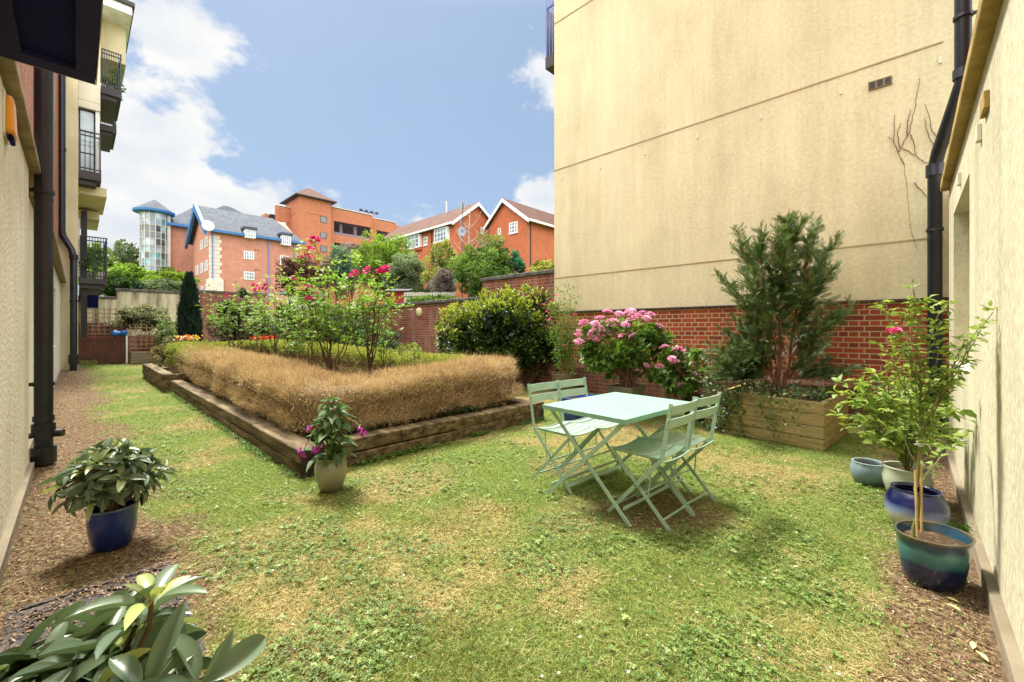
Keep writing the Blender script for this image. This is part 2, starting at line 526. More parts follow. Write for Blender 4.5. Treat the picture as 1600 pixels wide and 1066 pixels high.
def npmesh(name, V, F, mat, parent=None, rnd=None, smooth=False, loc=None):
    """V (n,3) world points, F (m,k) faces"""
    o_ = origin_of(parent) if parent is not None else Vector(loc if loc is not None else (0, 0, 0))
    V = V - np.array(o_)[None, :]
    m, k = F.shape
    me = bpy.data.meshes.new(name)
    me.vertices.add(len(V)); me.loops.add(m * k); me.polygons.add(m)
    me.vertices.foreach_set('co', V.astype(np.float32).ravel())
    me.loops.foreach_set('vertex_index', F.astype(np.int32).ravel())
    me.polygons.foreach_set('loop_start', np.arange(0, m * k, k, dtype=np.int32))
    me.polygons.foreach_set('loop_total', np.full(m, k, dtype=np.int32))
    if smooth:
        me.polygons.foreach_set('use_smooth', np.ones(m, dtype=bool))
    me.materials.append(mat)
    if rnd is not None:
        a = me.attributes.new('rnd', 'FLOAT', 'FACE')
        a.data.foreach_set('value', rnd.astype(np.float32))
    me.update(calc_edges=True)
    me.validate()
    o = bpy.data.objects.new(name, me)
    if parent is not None: put(o, parent)
    else: put(o, None, o_)
    return o

# leaf templates: x across, y along, z up; quads
def T_leaf(rows=4, fold=.25, droop=.2, shape=.5, point=1.):
    V = []; F = []
    for i in range(rows + 1):
        t = i / rows
        w = math.sin(math.pi * min(1, max(0, t)) ** shape) ** point * .5 if 0 < t < 1 else .02
        z = -droop * t * t
        V += [(-w, t, z + fold * w), (0, t, z), (w, t, z + fold * w)]
    for i in range(rows):
        a = i * 3
        F += [(a, a + 1, a + 4, a + 3), (a + 1, a + 2, a + 5, a + 4)]
    return np.array(V), np.array(F)
TD = (np.array([(0, 0, 0), (.5, .45, .10), (0, 1, -.12), (-.5, .45, .10)]), np.array([(0, 1, 2, 3)]))      # one bent diamond
TB = (np.array([(-.5, 0, 0), (.5, 0, 0), (.12, 1, -.15), (-.12, 1, -.15)]), np.array([(0, 1, 2, 3)]))      # blade
TL = T_leaf(3, .25, .2, .75)
TR = T_leaf(8, .30, .20, 1.08, .58)      # long leathery leaf

def unit(A):
    return A / np.maximum(np.linalg.norm(A, axis=1, keepdims=True), 1e-9)

def leaves(name, T, P, D, Nn, L, Wd, rnd, mat, parent=None, smooth=False, loc=None):
    tv, tf = T
    P = np.asarray(P, float); n = len(P)
    if n == 0: return None
    D = unit(np.asarray(D, float)); Nn = np.asarray(Nn, float)
    X = unit(np.cross(D, Nn)); Z = np.cross(X, D)
    L = np.broadcast_to(np.asarray(L, float), (n,)); Wd = np.broadcast_to(np.asarray(Wd, float), (n,))
    V = (P[:, None, :] + X[:, None, :] * (tv[None, :, 0:1] * Wd[:, None, None])
         + D[:, None, :] * (tv[None, :, 1:2] * L[:, None, None]) + Z[:, None, :] * (tv[None, :, 2:3] * L[:, None, None]))
    k = len(tv)
    F = (tf[None] + (np.arange(n) * k)[:, None, None]).reshape(-1, tf.shape[1])
    r = np.repeat(np.clip(rnd, 0, 1), len(tf))
    return npmesh(name, V.reshape(-1, 3), F, mat, parent, r, smooth, loc)

def rand_dirs(n, up=0., rng=RNG):
    d = rng.normal(size=(n, 3)); d[:, 2] += up
    return unit(d)

def vnoise(x, y, seed=0):
    xi = np.floor(x).astype(np.int64); yi = np.floor(y).astype(np.int64)
    xf = x - xi; yf = y - yi
    def h(a, b):
        q = (a * 374761393 + b * 668265263 + seed * 1442695041) & 0xFFFFFFFF
        q = ((q ^ (q >> 13)) * 1274126177) & 0xFFFFFFFF
        return ((q ^ (q >> 16)) & 0xFFFF) / 65535.
    sx = xf * xf * (3 - 2 * xf); sy = yf * yf * (3 - 2 * yf)
    return (h(xi, yi) * (1 - sx) + h(xi + 1, yi) * sx) * (1 - sy) + (h(xi, yi + 1) * (1 - sx) + h(xi + 1, yi + 1) * sx) * sy
def fbm(x, y, s, seed=0, o=4):
    t = 0; a = .5; tot = 0
    for i in range(o):
        t = t + a * vnoise(x * s + 17.3 * i, y * s - 9.1 * i, seed + i); tot += a
        a *= .55; s *= 2.03
    return t / tot
def sstep(a, b, x):
    t = np.clip((x - a) / (b - a), 0, 1)
    return t * t * (3 - 2 * t)
# ================================================================ GROUND
def soil_mask(v, u):
    n = fbm(v, u, 2.3, 3) - .5
    n2 = fbm(v, u, 7, 9) - .5
    left = 1 - sstep(.12, .55, v + n * .9 + n2 * .5 - .12 * np.exp(-(u - 3) ** 2 / 3))
    right = 1 - sstep(-.08, .24, u + n * .5 + n2 * .4)
    back = sstep(6.6, 7.15, v + n * .8)
    # worn earth under and in front of the table
    X = D1[0] * u + D2[0] * v; Y = D1[1] * u + D2[1] * v
    t1 = 1 - sstep(.25, 1.0, np.sqrt(((X - 1.0) / .75) ** 2 + ((Y - 3.0) / .50) ** 2) + n * .7)
    t2 = 1 - sstep(.2, 1.0, np.sqrt(((X - .35) / .5) ** 2 + ((Y - 2.75) / .28) ** 2) + n * .8)
    t3 = 1 - sstep(.2, 1.0, np.sqrt(((X - .5) / .45) ** 2 + ((Y - 3.9) / .3) ** 2) + n * .8)
    return np.clip(np.maximum.reduce([left, right, back * .8, t1 * .85, t2 * .55, t3 * .6]), 0, 1)
def green_mask(v, u):
    a = fbm(v, u, 1.15, 21, 4); b = fbm(v, u, 4.2, 33, 3)
    g = sstep(.35, .59, a * .65 + b * .35 + .05 * sstep(5, 14, u) )
    return g
def dry_mask(v, u):
    return sstep(.42, .66, fbm(v, u, 1.7, 51, 4))

def ground_mat():
    m, t, b = new_mat('lawn_turf')
    L = t.links.new
    a = t.nodes.new('ShaderNodeAttribute'); a.attribute_name = 'soil'
    g = t.nodes.new('ShaderNodeAttribute'); g.attribute_name = 'green'
    tc = t.nodes.new('ShaderNodeTexCoord')
    def nz(scale, det=6, rough=.65):
        n = t.nodes.new('ShaderNodeTexNoise'); n.inputs['Scale'].default_value = scale; n.inputs['Detail'].default_value = det
        n.inputs['Roughness'].default_value = rough
        L(tc.outputs['Object'], n.inputs['Vector']); return n.outputs['Fac']
    fine = nz(48)
    straw = ramp_node(t, [(.3, (.07, .055, .022)), (.5, (.22, .175, .065)), (.7, (.40, .34, .14))]); L(fine, straw.inputs[0])
    green = ramp_node(t, [(.3, (.03, .05, .012)), (.5, (.11, .165, .03)), (.7, (.24, .31, .07))]); L(fine, green.inputs[0])
    earth = ramp_node(t, [(.3, (.05, .030, .018)), (.52, (.16, .105, .06)), (.72, (.36, .27, .17))]); L(nz(34), earth.inputs[0])
    m1 = t.nodes.new('ShaderNodeMix'); m1.data_type = 'RGBA'
    L(g.outputs['Fac'], m1.inputs[0]); L(straw.outputs[0], m1.inputs[6]); L(green.outputs[0], m1.inputs[7])
    m2 = t.nodes.new('ShaderNodeMix'); m2.data_type = 'RGBA'
    L(a.outputs['Fac'], m2.inputs[0]); L(m1.outputs[2], m2.inputs[6]); L(earth.outputs[0], m2.inputs[7])
    L(m2.outputs[2], b.inputs['Base Color'])
    b.inputs['Roughness'].default_value = .95; b.inputs['Specular IOR Level'].default_value = .1
    bp = t.nodes.new('ShaderNodeBump'); bp.inputs['Strength'].default_value = .8; bp.inputs['Distance'].default_value = .02
    L(nz(60, 4), bp.inputs['Height']); L(bp.outputs[0], b.inputs['Normal'])
    return m

def hgt(v, u):
    return (fbm(v, u, 3, 77, 3) - .5) * .022 + (fbm(v, u, 11, 78, 2) - .5) * .012

def make_lawn():
    vs = np.arange(-.34, 7.42, .05); us = np.concatenate([np.arange(-.34, 7, .05), np.arange(7, 27, .1)])
    VV, UU = np.meshgrid(vs, us)
    v = VV.ravel(); u = UU.ravel()
    P = np.stack([D1[0] * u + D2[0] * v, D1[1] * u + D2[1] * v, hgt(v, u)], 1)
    nv, nu = len(vs), len(us)
    i = np.arange((nu - 1) * (nv - 1)); r = i // (nv - 1); c = i % (nv - 1)
    k = r * nv + c
    F = np.stack([k, k + nv, k + nv + 1, k + 1], 1)[:, ::-1].copy()
    o = npmesh('lawn', P, F, ground_mat(), smooth=True)
    me = o.data
    for nm, val in (('soil', soil_mask(v, u)), ('green', green_mask(v, u))):
        at_ = me.attributes.new(nm, 'FLOAT', 'POINT')
        at_.data.foreach_set('value', val.astype(np.float32))
    tag(o, kind='structure')
make_lawn()

def make_terrain():
    # one sheet: level under the estate, then climbing behind the garden walls, out to the horizon
    gv = [-900, -200, -60, -20, -5, 0, 4, 7.5, 8.4, 11, 14, 20, 30, 45, 70, 120, 300, 900]
    gu = [-900, -200, -60, -20, -5, 0, 8, 16, 24, 27.6, 30, 33, 38, 45, 55, 70, 100, 150, 300, 900]
    V = []; F = []
    for u in gu:
        for v in gv:
            k = max(min(1, max(0, (u - 27.6) / 5.4)), min(1, max(0, (v - 8.4) / 2.6)))
            z = -.06 + 2.3 * k + .045 * max(0, min(60, max(u - 33, v - 14)))
            if k > 0: z += .5 * (float(fbm(np.array([v * 1.]), np.array([u * 1.]), .11, 4)[0]) - .5)
            p = W(v, u, z); V.append((p.x, p.y, z))
    nv = len(gv)
    for i in range(len(gu) - 1):
        for j in range(nv - 1):
            F.append((i * nv + j, i * nv + j + 1, (i + 1) * nv + j + 1, (i + 1) * nv + j))
    o = npmesh('ground', np.array(V, float), np.array(F), noise_mat('rough_hill_grass', [(.3, (.05, .08, .025)), (.7, (.14, .18, .06))], scale=.6, rough=1), smooth=True)
    tag(o, kind='structure')
make_terrain()

# ================================================================ ARCHITECTURE
def slab(name, mat, parent, v0, v1, u0, u1, z0, z1, **k):
    return MB().box(v0, v1, u0, u1, z0, z1).build(name, mat, parent, **k)

def window_u(parent, u, v0, v1, z0, z1, nx=2, nz=2, fr=.06, mat=None, glass=None, d=.06, sill=True, name='window'):
    """window in a wall facing -u (towards the camera side)"""
    m = MB(); f = fr
    m.box(v0, v1, u - d, u, z0, z0 + f); m.box(v0, v1, u - d, u, z1 - f, z1)
    m.box(v0, v0 + f, u - d, u, z0 + f, z1 - f); m.box(v1 - f, v1, u - d, u, z0 + f, z1 - f)
    for i in range(1, nx):
        x = v0 + (v1 - v0) * i / nx
        m.box(x - f * .4, x + f * .4, u - d + .003, u, z0 + f, z1 - f)
    for i in range(1, nz):
        z = z0 + (z1 - z0) * i / nz
        m.box(v0 + f, v1 - f, u - d + .006, u, z - f * .35, z + f * .35)
    if sill: m.box(v0 - .05, v1 + .05, u - d - .06, u, z0 - .06, z0 - .002)
    o = m.build(name, mat or M['white'], parent)
    slab('pane', glass or M['glass'], o, v0 + f * .5, v1 - f * .5, u - .025, u + .01, z0 + f * .5, z1 - f * .5)
    return o
def window_v(parent, v, u0, u1, z0, z1, nx=2, nz=2, fr=.06, mat=None, glass=None, d=.06, sill=True, name='window', sgn=-1):
    """window in a wall facing -v (sgn -1) or +v (sgn 1)"""
    m = MB(); f = fr
    a, b = (v - d, v) if sgn < 0 else (v, v + d)
    m.box(a, b, u0, u1, z0, z0 + f); m.box(a, b, u0, u1, z1 - f, z1)
    m.box(a, b, u0, u0 + f, z0 + f, z1 - f); m.box(a, b, u1 - f, u1, z0 + f, z1 - f)
    for i in range(1, nx):
        x = u0 + (u1 - u0) * i / nx
        m.box(a + .003, b - .003, x - f * .4, x + f * .4, z0 + f, z1 - f)
    for i in range(1, nz):
        z = z0 + (z1 - z0) * i / nz
        m.box(a + .006, b - .006, u0 + f, u1 - f, z - f * .35, z + f * .35)
    if sill: m.box(a - .05 * (sgn < 0), b + .05 * (sgn > 0), u0 - .04, u1 + .04, z0 - .06, z0 - .002)
    o = m.build(name, mat or M['white'], parent)
    c = (v - .02, v + .01) if sgn < 0 else (v - .01, v + .02)
    slab('pane', glass or M['glass'], o, c[0], c[1], u0 + f * .5, u1 - f * .5, z0 + f * .5, z1 - f * .5)
    return o

def pipe(parent, pts, r, collars=(), name='drainpipe', brackets=(), wall=None):
    m = MB(); m.tube(pts, r, 20)
    for (c, hh, rr) in collars:
        m.tube([Vector(c) - Vector((0, 0, hh / 2)), Vector(c) + Vector((0, 0, hh / 2))], rr, 20)
    o = m.build(name, M['black_pipe'], parent, smooth=True, auto=40)
    for b, to in brackets:
        q = MB(); b = Vector(b)
        q.tube([b - Vector((0, 0, .018)), b + Vector((0, 0, .018))], r + .012, 20)
        q.bar(b, to, .035, .012, (0, 0, 1))
        q.build('pipe_bracket', M['black_pipe'], o, smooth=True, auto=40)
    return o

# ---- big rendered block on the right (wall faces -v)
big = arch('rendered_apartment_block', 'tall cream rendered end wall over a band of red brick, behind the garden furniture', 'building', 7.4, -.3)
UE = 5.763
slab('brick_base', M['brick_red'], big, 7.42, 12, -.9, UE - .02, .50, 1.69)
m = MB(); m.box(7.31, 7.418, -.3, UE + .01, -.05, .50)
m.extr([(7.31, UE + .01, .50), (7.418, UE + .01, .50), (7.418, UE + .01, .585)], (0, -UE - .31, 0))
m.build('brick_plinth', M['brick_plinth'], big)
slab('wall', M['cream'], big, 7.40, 12, -.9, UE, 1.70, 11.5)
bead_m = noise_mat('bead_render', [(.3, (.36, .28, .16)), (.7, (.50, .41, .26))], scale=4, rough=.9)
for z in (2.45, 4.86, 8.15):
    MB().box(7.388, 7.402, -.3, UE + .006, z - .011, z + .007).build('render_bead', bead_m, big)
slab('drip_strip', M['slab'], big, 7.36, 7.399, -.3, UE + .01, 1.675, 1.697)
# weep vents: little render spouts under the joint, plus one air brick
vent0 = None
for (px, py) in ((878, 278), (938.6, 261), (1008, 239), (1089.6, 213), (1189, 182), (1313.5, 143), (1469, 94)):
    u = pu(px, 7.4); z = pz(py, 7.4, u)
    if vent0 is None:
        vent0 = MB().hexa([(7.376, -.012), (7.4, -.012), (7.4, .012), (7.376, .012)], -.045, .045, [(7.39, -.012), (7.4, -.012), (7.4, .012), (7.39, .012)])
        vent0.v = [(a, b + u, c + z) for a, b, c in vent0.v]
        v0o = vent0.build('weep_vent', M['cream_board'], big); u0, z0 = u, z
    else:
        c = v0o.copy(); col.objects.link(c); c.parent = big; c.location = (0, u - u0, z - z0)
uA, uB = pu(1357, 7.4), pu(1394, 7.4)
zc = pz(131, 7.4, (uA + uB) / 2)
ab = slab('air_brick', M['band_dull'], big, 7.375, 7.4, uB, uA, zc - .055, zc + .055)
m = MB(); wv = (uA - uB) / 3
for i in range(3):
    for j in range(5):
        m.box(7.371, 7.3745, uB + wv * i + .012, uB + wv * (i + 1) - .012, zc - .042 + j * .018, zc - .030 + j * .018)
m.build('grille', M['slab'], ab)
# coping balcony seen past the far end of the block
bal = MB().box(7.40, 9, UE + .02, 6.02, 7.25, 7.52).build('balcony', M['slab'], big)
m = MB()
for i in range(3):
    uu = 5.83 + i * .085; m.box(7.42, 7.434, uu - .007, uu + .007, 7.52, 9.9)
m.box(7.41, 7.45, UE + .03, 6.01, 8.62, 8.67); m.box(7.41, 9, 5.99, 6.02, 7.52, 8.62)
m.build('railing', M['bluepipe'], bal)
# drainpipe in the corner with a swan neck
px_ = 7.16
pipe(big, [(px_, -.22, -.02), (px_, -.22, 3.26), (px_ - .10, -.25, 3.42), (6.62, -.37, 3.80), (6.52, -.41, 3.95), (6.50, -.41, 11)], .066,
     collars=[((px_, -.22, 3.22), .14, .082), ((px_, -.22, .30), .16, .082), ((6.5, -.41, 5.05), .16, .081), ((6.51, -.41, 4.02), .10, .080), ((6.5, -.41, 7.4), .16, .081)],
     brackets=[((px_, -.22, 2.5), (7.4, -.22, 2.5)), ((px_, -.22, 1.2), (7.4, -.22, 1.2)), ((6.5, -.41, 4.62), (6.5, -.6, 4.62))])

# ---- near right building (wall faces +u)
rb = arch('cream_building_wing', 'pale cream rendered wall close on the right with an ochre band and brick above', 'building', 2, -.3)
V0, V1 = 4.28, 5.72; Z0, Z1 = .99, 2.39
m = MB()
m.box(-.3, V0, -.7, -.3, .09, 2.76); m.box(V0, V1, -.7, -.3, .09, Z0); m.box(V0, V1, -.7, -.3, Z1, 2.76); m.box(V1, 6.35, -.7, -.3, .09, 2.76)
m.build('wall', M['cream_right'], rb)
slab('wall_return', M['cream'], rb, 6.35, 7.41, -.9, -.42, -.02, 3.0)
slab('back_panel', M['cream_pale'], rb, V0 - .02, V1 + .02, -.62, -.56, Z0, Z1)
window_v_ = None
m = MB(); m.box(V0 + .01, V1, -.56, -.305, Z0 - .035, Z0 + .004)
m.build('window_sill', M['cream_board'], rb, bevel=.004)
slab('ochre_band', M['ochre'], rb, -.3, 6.37, -.5, -.235, 2.765, 2.85, bevel=.012)
m = MB(); m.extr([(-.3, -.30, 2.852), (-.3, -.62, 2.852), (-.3, -.62, 3.14), (-.3, -.33, 3.10)], (6.66, 0, 0))
m.build('fascia_band', M['cream_board'], rb)
slab('brick_storey', M['brick_red'], rb, -.3, 6.40, -.9, -.56, 3.142, 11)
m = MB(); m.box(-.3, 6.36, -.5, -.262, -.02, .088)
m.build('skirting_board', M['old_board'], rb, bevel=.006)
for (px, py) in ((1557, 100), (1534, 170), (1530, 203), (1503, 267)):
    pass
for (v, z, a, c) in ((4.95, 2.52, .03, .05), (3.62, 2.44, .03, .05), (3.35, 2.50, .085, .045)):
    slab('wall_vent', M['ochre'] if a > .05 else M['cream_board'], rb, v - a, v + a, -.3, -.278, z - c, z + c, bevel=.004)

# ---- left building
lb = arch('balcony_apartment_block', 'cream and brick apartment block along the left side with stacked black balconies', 'building', -.3, 6)
m = MB()
m.box(-.9, -.30, -.9, 5.72, .05, 2.74)
segs = [(5.72, 7.6), (9.2, 10.6), (12.2, 13.4), (15.0, 19.5)]
for a, b in segs: m.box(-.9, -.36, a, b, .05, 2.74)
for a, b in ((7.6, 9.2), (10.6, 12.2), (13.4, 15.0)):
    m.box(-.9, -.36, a, b, .05, .9); m.box(-.9, -.36, a, b, 2.25, 2.74)
m.build('wall', M['cream_left'], lb)
for a, b in ((7.6, 9.2), (10.6, 12.2), (13.4, 15.0)):
    window_v(lb, -.5, a + .01, b - .01, .91, 2.24, nx=2, nz=1, fr=.07, sgn=1)
slab('skirting_board', M['old_board'], lb, -.8, -.265, -.3, 5.73, -.02, .10)
slab('skirting_course', M['old_board'], lb, -.8, -.33, 5.735, 19.4, -.02, .10)
slab('ochre_band', M['band_dull'], lb, -.9, -.235, -.3, 19.45, 2.765, 2.83, bevel=.012)
m = MB(); m.extr([(-.27, -.3, 2.832), (-.8, -.3, 2.832), (-.8, -.3, 3.12), (-.30, -.3, 3.08)], (0, 19.74, 0))
m.build('fascia_band', M['cream_board'], lb)
m = MB(); m.box(-.9, -.40, -.9, 6.5, 3.122, 4.4); m.box(-.9, -.40, 6.5, 12.5, 3.122, 7.2); m.box(-.9, -.40, 12.5, 19.45, 3.122, 9.6)
m.build('brick_storey', M['brick_red'], lb)
# rendered pier and taller rear part
slab('pier', M['cream'], lb, -.9, .03, 19.5, 20.0, -.02, 12.5)
slab('rear_wall', M['cream'], lb, -.9, .02, 20.01, 44, -.02, 12.6)
# drainpipes
pipe(lb, [(-.22, 6.0, -.02), (-.22, 6.0, 6.2)], .064,
     collars=[((-.22, 6.0, .34), .12, .082), ((-.22, 6.0, .10), .16, .088), ((-.22, 6.0, .45), .05, .074), ((-.22, 6.0, 2.55), .02, .069)],
     brackets=[((-.22, 6.0, .78), (-.36, 6.0, .78)), ((-.22, 6.0, 2.62), (-.36, 6.0, 2.62))])
m = MB(); m.tube([(-.22, 6.0, .30), (-.09, 5.95, .30)], .036, 14); m.tube([(-.22, 6.0, .30), (-.22, 5.89, .30)], .045, 16); m.tube([(-.22, 6.0, .30), (-.31, 5.96, .30)], .026, 12)
m.build('inspection_cap', M['black_pipe'], lb, smooth=True, auto=40)
pipe(lb, [(-.07, 19.2, -.02), (-.07, 19.2, 3.6), (-.12, 19.3, 3.85), (-.30, 19.35, 4.25), (-.33, 19.35, 4.4), (-.33, 19.35, 10.6)], .085,
     collars=[((-.07, 19.2, 3.6), .14, .105), ((-.07, 19.2, .35), .3, .12), ((-.07, 19.2, 2.2), .06, .10), ((-.33, 19.35, 7), .1, .10)])
# bay and balconies beyond the pier
def balcony(v0, v1, u0, u1, z, h=1.05, n=10, deep=.28, under=None):
    s = MB().box(v0, v1, u0, u1, z - deep, z)
    s.box(v0, v1 - .12, u0 + .1, u1, z - deep - .16, z - deep)
    b = s.build('balcony', M['slab'], lb, bevel=.01)
    m = MB()
    for zz in (z + h, z + h - .14, z + .08):
        m.box(v0 + .01, v1, u0, u0 + .035, zz - .018, zz + .018)
        m.box(v1 - .035, v1, u0 + .04, u1, zz - .018, zz + .018)
    for i in range(n + 1):
        vv = v0 + .03 + (v1 - v0 - .06) * i / n
        w = .018 if i in (0, n) else .009
        m.box(vv - w, vv + w, u0 + .008, u0 + .008 + 2 * w, z, z + h - .02)
    k = max(3, int((u1 - u0) / .14))
    for i in range(k + 1):
        uu = u0 + .06 + (u1 - u0 - .1) * i / k
        m.box(v1 - .027, v1 - .009, uu - .009, uu + .009, z, z + h - .02)
    m.build('railing', M['rail'], b)
    return b
ub = 19.9
slab('bay', M['cream_board'], lb, .035, .555, ub + .1, 24, 9.0, 12.4)
slab('bay_soffit', M['cream_board'], lb, .035, .555, ub + .1, 24, 8.75, 8.99)
slab('bay_post', M['white'], lb, .44, .54, ub + .15, ub + .3, 6.5, 8.75)
window_u(lb, ub + .32, .05, .43, 6.55, 8.74, nx=1, nz=3, fr=.03, mat=M['dark_frame'], sill=False, glass=M['glass_pale'])
slab('bay_side', M['glass_pale'], lb, .035, .50, ub + .35, 23, 6.52, 8.74)
balcony(.04, .57, ub - .25, 23, 6.55, n=4, h=1.3)
slab('balcony_soffit', M['cream'], lb, .035, .72, ub + .3, 23.5, 5.90, 6.2)
slab('lower_soffit', M['cream'], lb, .035, .60, 22.5, 25, 5.5, 5.8)
# top balcony set further along
slab('upper_storey', M['cream'], lb, .61, 1.34, 22.4, 24.5, 11.75, 13.2)
slab('upper_infill', M['cream_board'], lb, .03, .60, 24.01, 30, 9.1, 13.2)
slab('upper_room', M['cream'], lb, .56, .605, 21.9, 24.0, 9.1, 13.19)
balcony(.61, 1.17, 21.5, 24, 10.3, n=8, h=1.35)
balcony(.61, 1.22, 25.5, 28, 10.3, n=8)
m = MB(); m.box(.0, 1.45, 21.3, 25, 13.2, 13.5)
m.build('roof_fascia', M['white'], lb)
slab('roof', M['slab'], lb, -.9, 1.52, 21.2, 25.1, 13.51, 13.65)
# plants standing behind rails come later; first floor balcony
b1 = balcony(.06, .78, 21.4, 23.6, 3.15, h=1.5, n=9, deep=.2)
balcony(.06, .62, 24.5, 27, 3.0, h=1.2, n=6)
slab('balcony_post', M['black_pipe'], lb, .10, .26, 21.6, 21.8, -.02, 5.6)
window_v(lb, .02, 21.6, 23.4, 3.2, 5.3, nx=2, nz=1, sgn=1, name='balcony_door', sill=False)
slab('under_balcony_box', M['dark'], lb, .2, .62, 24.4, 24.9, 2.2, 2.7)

# dark canopy overhead, near the camera on the left wall
ca = arch('door_canopy', 'dark navy projecting canopy overhead on the cream wall, top left', 'canopy', -.2, 2.8, 2.75)
zc = 2.75
m = MB()
m.box(-.30, .075, 3.37, 3.49, zc, zc + .06); m.box(-.005, .075, .6, 3.37, zc, zc + .06)
m.box(-.30, -.20, .6, 3.37, zc, zc + .06)
m.build('frame', M['dark_frame'], ca, bevel=.004)
slab('recessed_panel', M['dark'], ca, -.20, -.005, .6, 3.37, zc + .03, zc + .08)
m = MB(); m.box(.077, .081, .6, 3.50, zc + .002, zc + .22); m.box(-.3, .076, 3.492, 3.50, zc + .003, zc + .22)
m.build('edge_trim', M['old_board'], ca)
slab('top', M['dark'], ca, -.30, .074, .6, 3.488, zc + .10, zc + .20)

# amber alarm box
v_ = -.3; ua, ub_ = 3.84, 4.07
al = arch('alarm_box', 'amber and white alarm box fixed to the left wall', 'alarm box', -.3, ua, 2.42)
m = MB(); zt, zb = 2.70, 2.47
m.hexa([(-.299, ua), (-.255, ua + .02), (-.255, ub_ - .02), (-.299, ub_)], zb, zt, [(-.299, ua + .02), (-.262, ua + .04), (-.262, ub_ - .04), (-.299, ub_ - .02)])
m.build('cover', M['alarm'], al, bevel=.018)
slab('strobe', M['dark'], al, -.285, -.262, ua + .05, ub_ - .05, zb - .035, zb - .002, bevel=.008)
slab('back_plate', M['white'], al, -.3, -.292, ua - .015, ub_ + .015, zb - .015, zt + .015, bevel=.002)

# ---- garden brick wall beyond the block
gw = arch('brick_garden_wall', 'weathered red brick garden wall with dark coping, stepping up beside the cream block', 'wall', 7.4, 7)
us = 8.15
slab('low_section', M['brick_old'], gw, 7.40, 7.68, us + .002, 27.4, -.05, 2.08)
slab('high_section', M['brick_old'], gw, 7.40, 7.68, UE + .003, us, -.05, 2.56)
m = MB(); m.box(7.34, 7.74, us + .06, 27.4, 2.082, 2.17)
m.build('coping', M['coping'], gw, bevel=.015)
m = MB(); m.box(7.34, 7.74, UE + .003, us + .05, 2.562, 2.65)
m.build('coping', M['coping'], gw, bevel=.015)
m = MB()
m.tube([(7.385, u, 2.04 + .004 * math.sin(u * 3)) for u in np.arange(8.6, 14, .3)], .012, 6)
m.build('cable', M['old_board'], gw)
ul = pu(656, 7.4); zl = pz(488, 7.4, ul)
wl = arch('bulkhead_lamp', 'round yellowed bulkhead lamp on the brick garden wall', 'wall lamp', 7.4, ul, zl)
m = MB()
for k, (x, r) in enumerate(((7.40, .10), (7.37, .11), (7.34, .105))):
    pass
prof = [(.02, 0), (.125, .0), (.13, .03), (.12, .06)]
def disc(m, prof, c):
    k = len(m.v); n = 24
    for (r, d) in prof:
        for j in range(n):
            t = 2 * math.pi * j / n
            m.v.append((c[0] - d, c[1] + r * math.cos(t), c[2] + 1.15 * r * math.sin(t)))
    for i in range(len(prof) - 1):
        for j in range(n):
            m.f.append((k + i * n + j, k + i * n + (j + 1) % n, k + (i + 1) * n + (j + 1) % n, k + (i + 1) * n + j))
    m.f.append(tuple(k + (len(prof) - 1) * n + j for j in range(n)))
m = MB(); disc(m, [(.125, 0), (.13, .03), (.122, .045)], (7.4, ul, zl)); m.build('housing', M['stone'], wl, smooth=True, auto=40)
m = MB(); disc(m, [(.118, .046), (.105, .075), (.06, .095), (.01, .10)], (7.4, ul, zl)); m.build('lens', M['lamp_glass'], wl, smooth=True, auto=50)

# ---- rear walls
rw = arch('rendered_rear_wall', 'tall stained cream wall with dark coping at the far end of the garden', 'wall', 2, 27)
stain = noise_mat('stained_old_render', [(.30, (.07, .065, .05)), (.42, (.36, .32, .22)), (.55, (.66, .59, .42)), (.8, (.74, .68, .52))], scale=1.3, rough=.95, bump=.4, bscale=12, stretch=(2.6, 1, .35), detail=9)
va, vb, vc = pv(100, 27), pv(183, 27), pv(312, 27)
za = pz(467, pv(160, 27), 27); zb = 3.12
slab('low_section', stain, rw, va - 1, vb - .005, 27, 27.3, -.05, za)
slab('high_section', stain, rw, vb, vc, 27, 27.3, -.05, zb)
m = MB(); m.box(va - 1, vb - .03, 26.94, 27.36, za + .002, za + .11); m.box(vb - .06, vc, 26.94, 27.36, zb + .002, zb + .13)
m.build('coping', M['coping'], rw, bevel=.02)
rb2 = arch('brick_rear_wall', 'red brick rear wall behind the roses with dark coping', 'wall', 5, 27)
slab('brickwork', M['brick_old'], rb2, vc + .01, 7.68, 27.41, 27.7, -.05, 3.3)
m = MB(); m.box(vc + .01, 7.74, 27.36, 27.76, 3.302, 3.42); m.build('coping', M['coping'], rb2, bevel=.02)

# ---- gate, low brick wall, trellises, planter
ug = 21.6
g = arch('wooden_gate', 'low dark red-brown double board gate at the far left end of the lawn', 'gate', .8, ug)
gv0, gv1 = pv(126, ug), pv(196, ug)
m = MB(); nb = 9
for i in range(nb):
    a = gv0 + (gv1 - gv0) * i / nb; b = gv0 + (gv1 - gv0) * (i + 1) / nb
    m.box(a + .004, b - .004, ug, ug + .04, .06, .98)
m.build('boards', M['gate_wood'], g)
m = MB(); m.box(gv0, gv1, ug - .03, ug - .002, .90, 1.0); m.box(gv0 - .06, gv0 - .005, ug - .04, ug + .06, 0, 1.05)
m.build('gate_frame', M['gate_wood'], g)
slab('hinge', M['rail'], g, gv0 + .02, gv0 + .55, ug - .014, ug - .003, .26, .30)
slab('gate_post', M['white'], g, gv1 + .01, gv1 + .06, ug - .03, ug + .06, 0, 1.05)
tag(slab('doorstep', M['stone'], None, 0, 0, 0, 0, 0, 0) if False else MB().box(gv0 - .3, gv1 + .3, -.5, -.06, 0, .05).build('step', M['stone'], None, loc=(0, ug, 0), rot=TH, bevel=.01), 'pale stone step below the dark wooden gate', 'step')

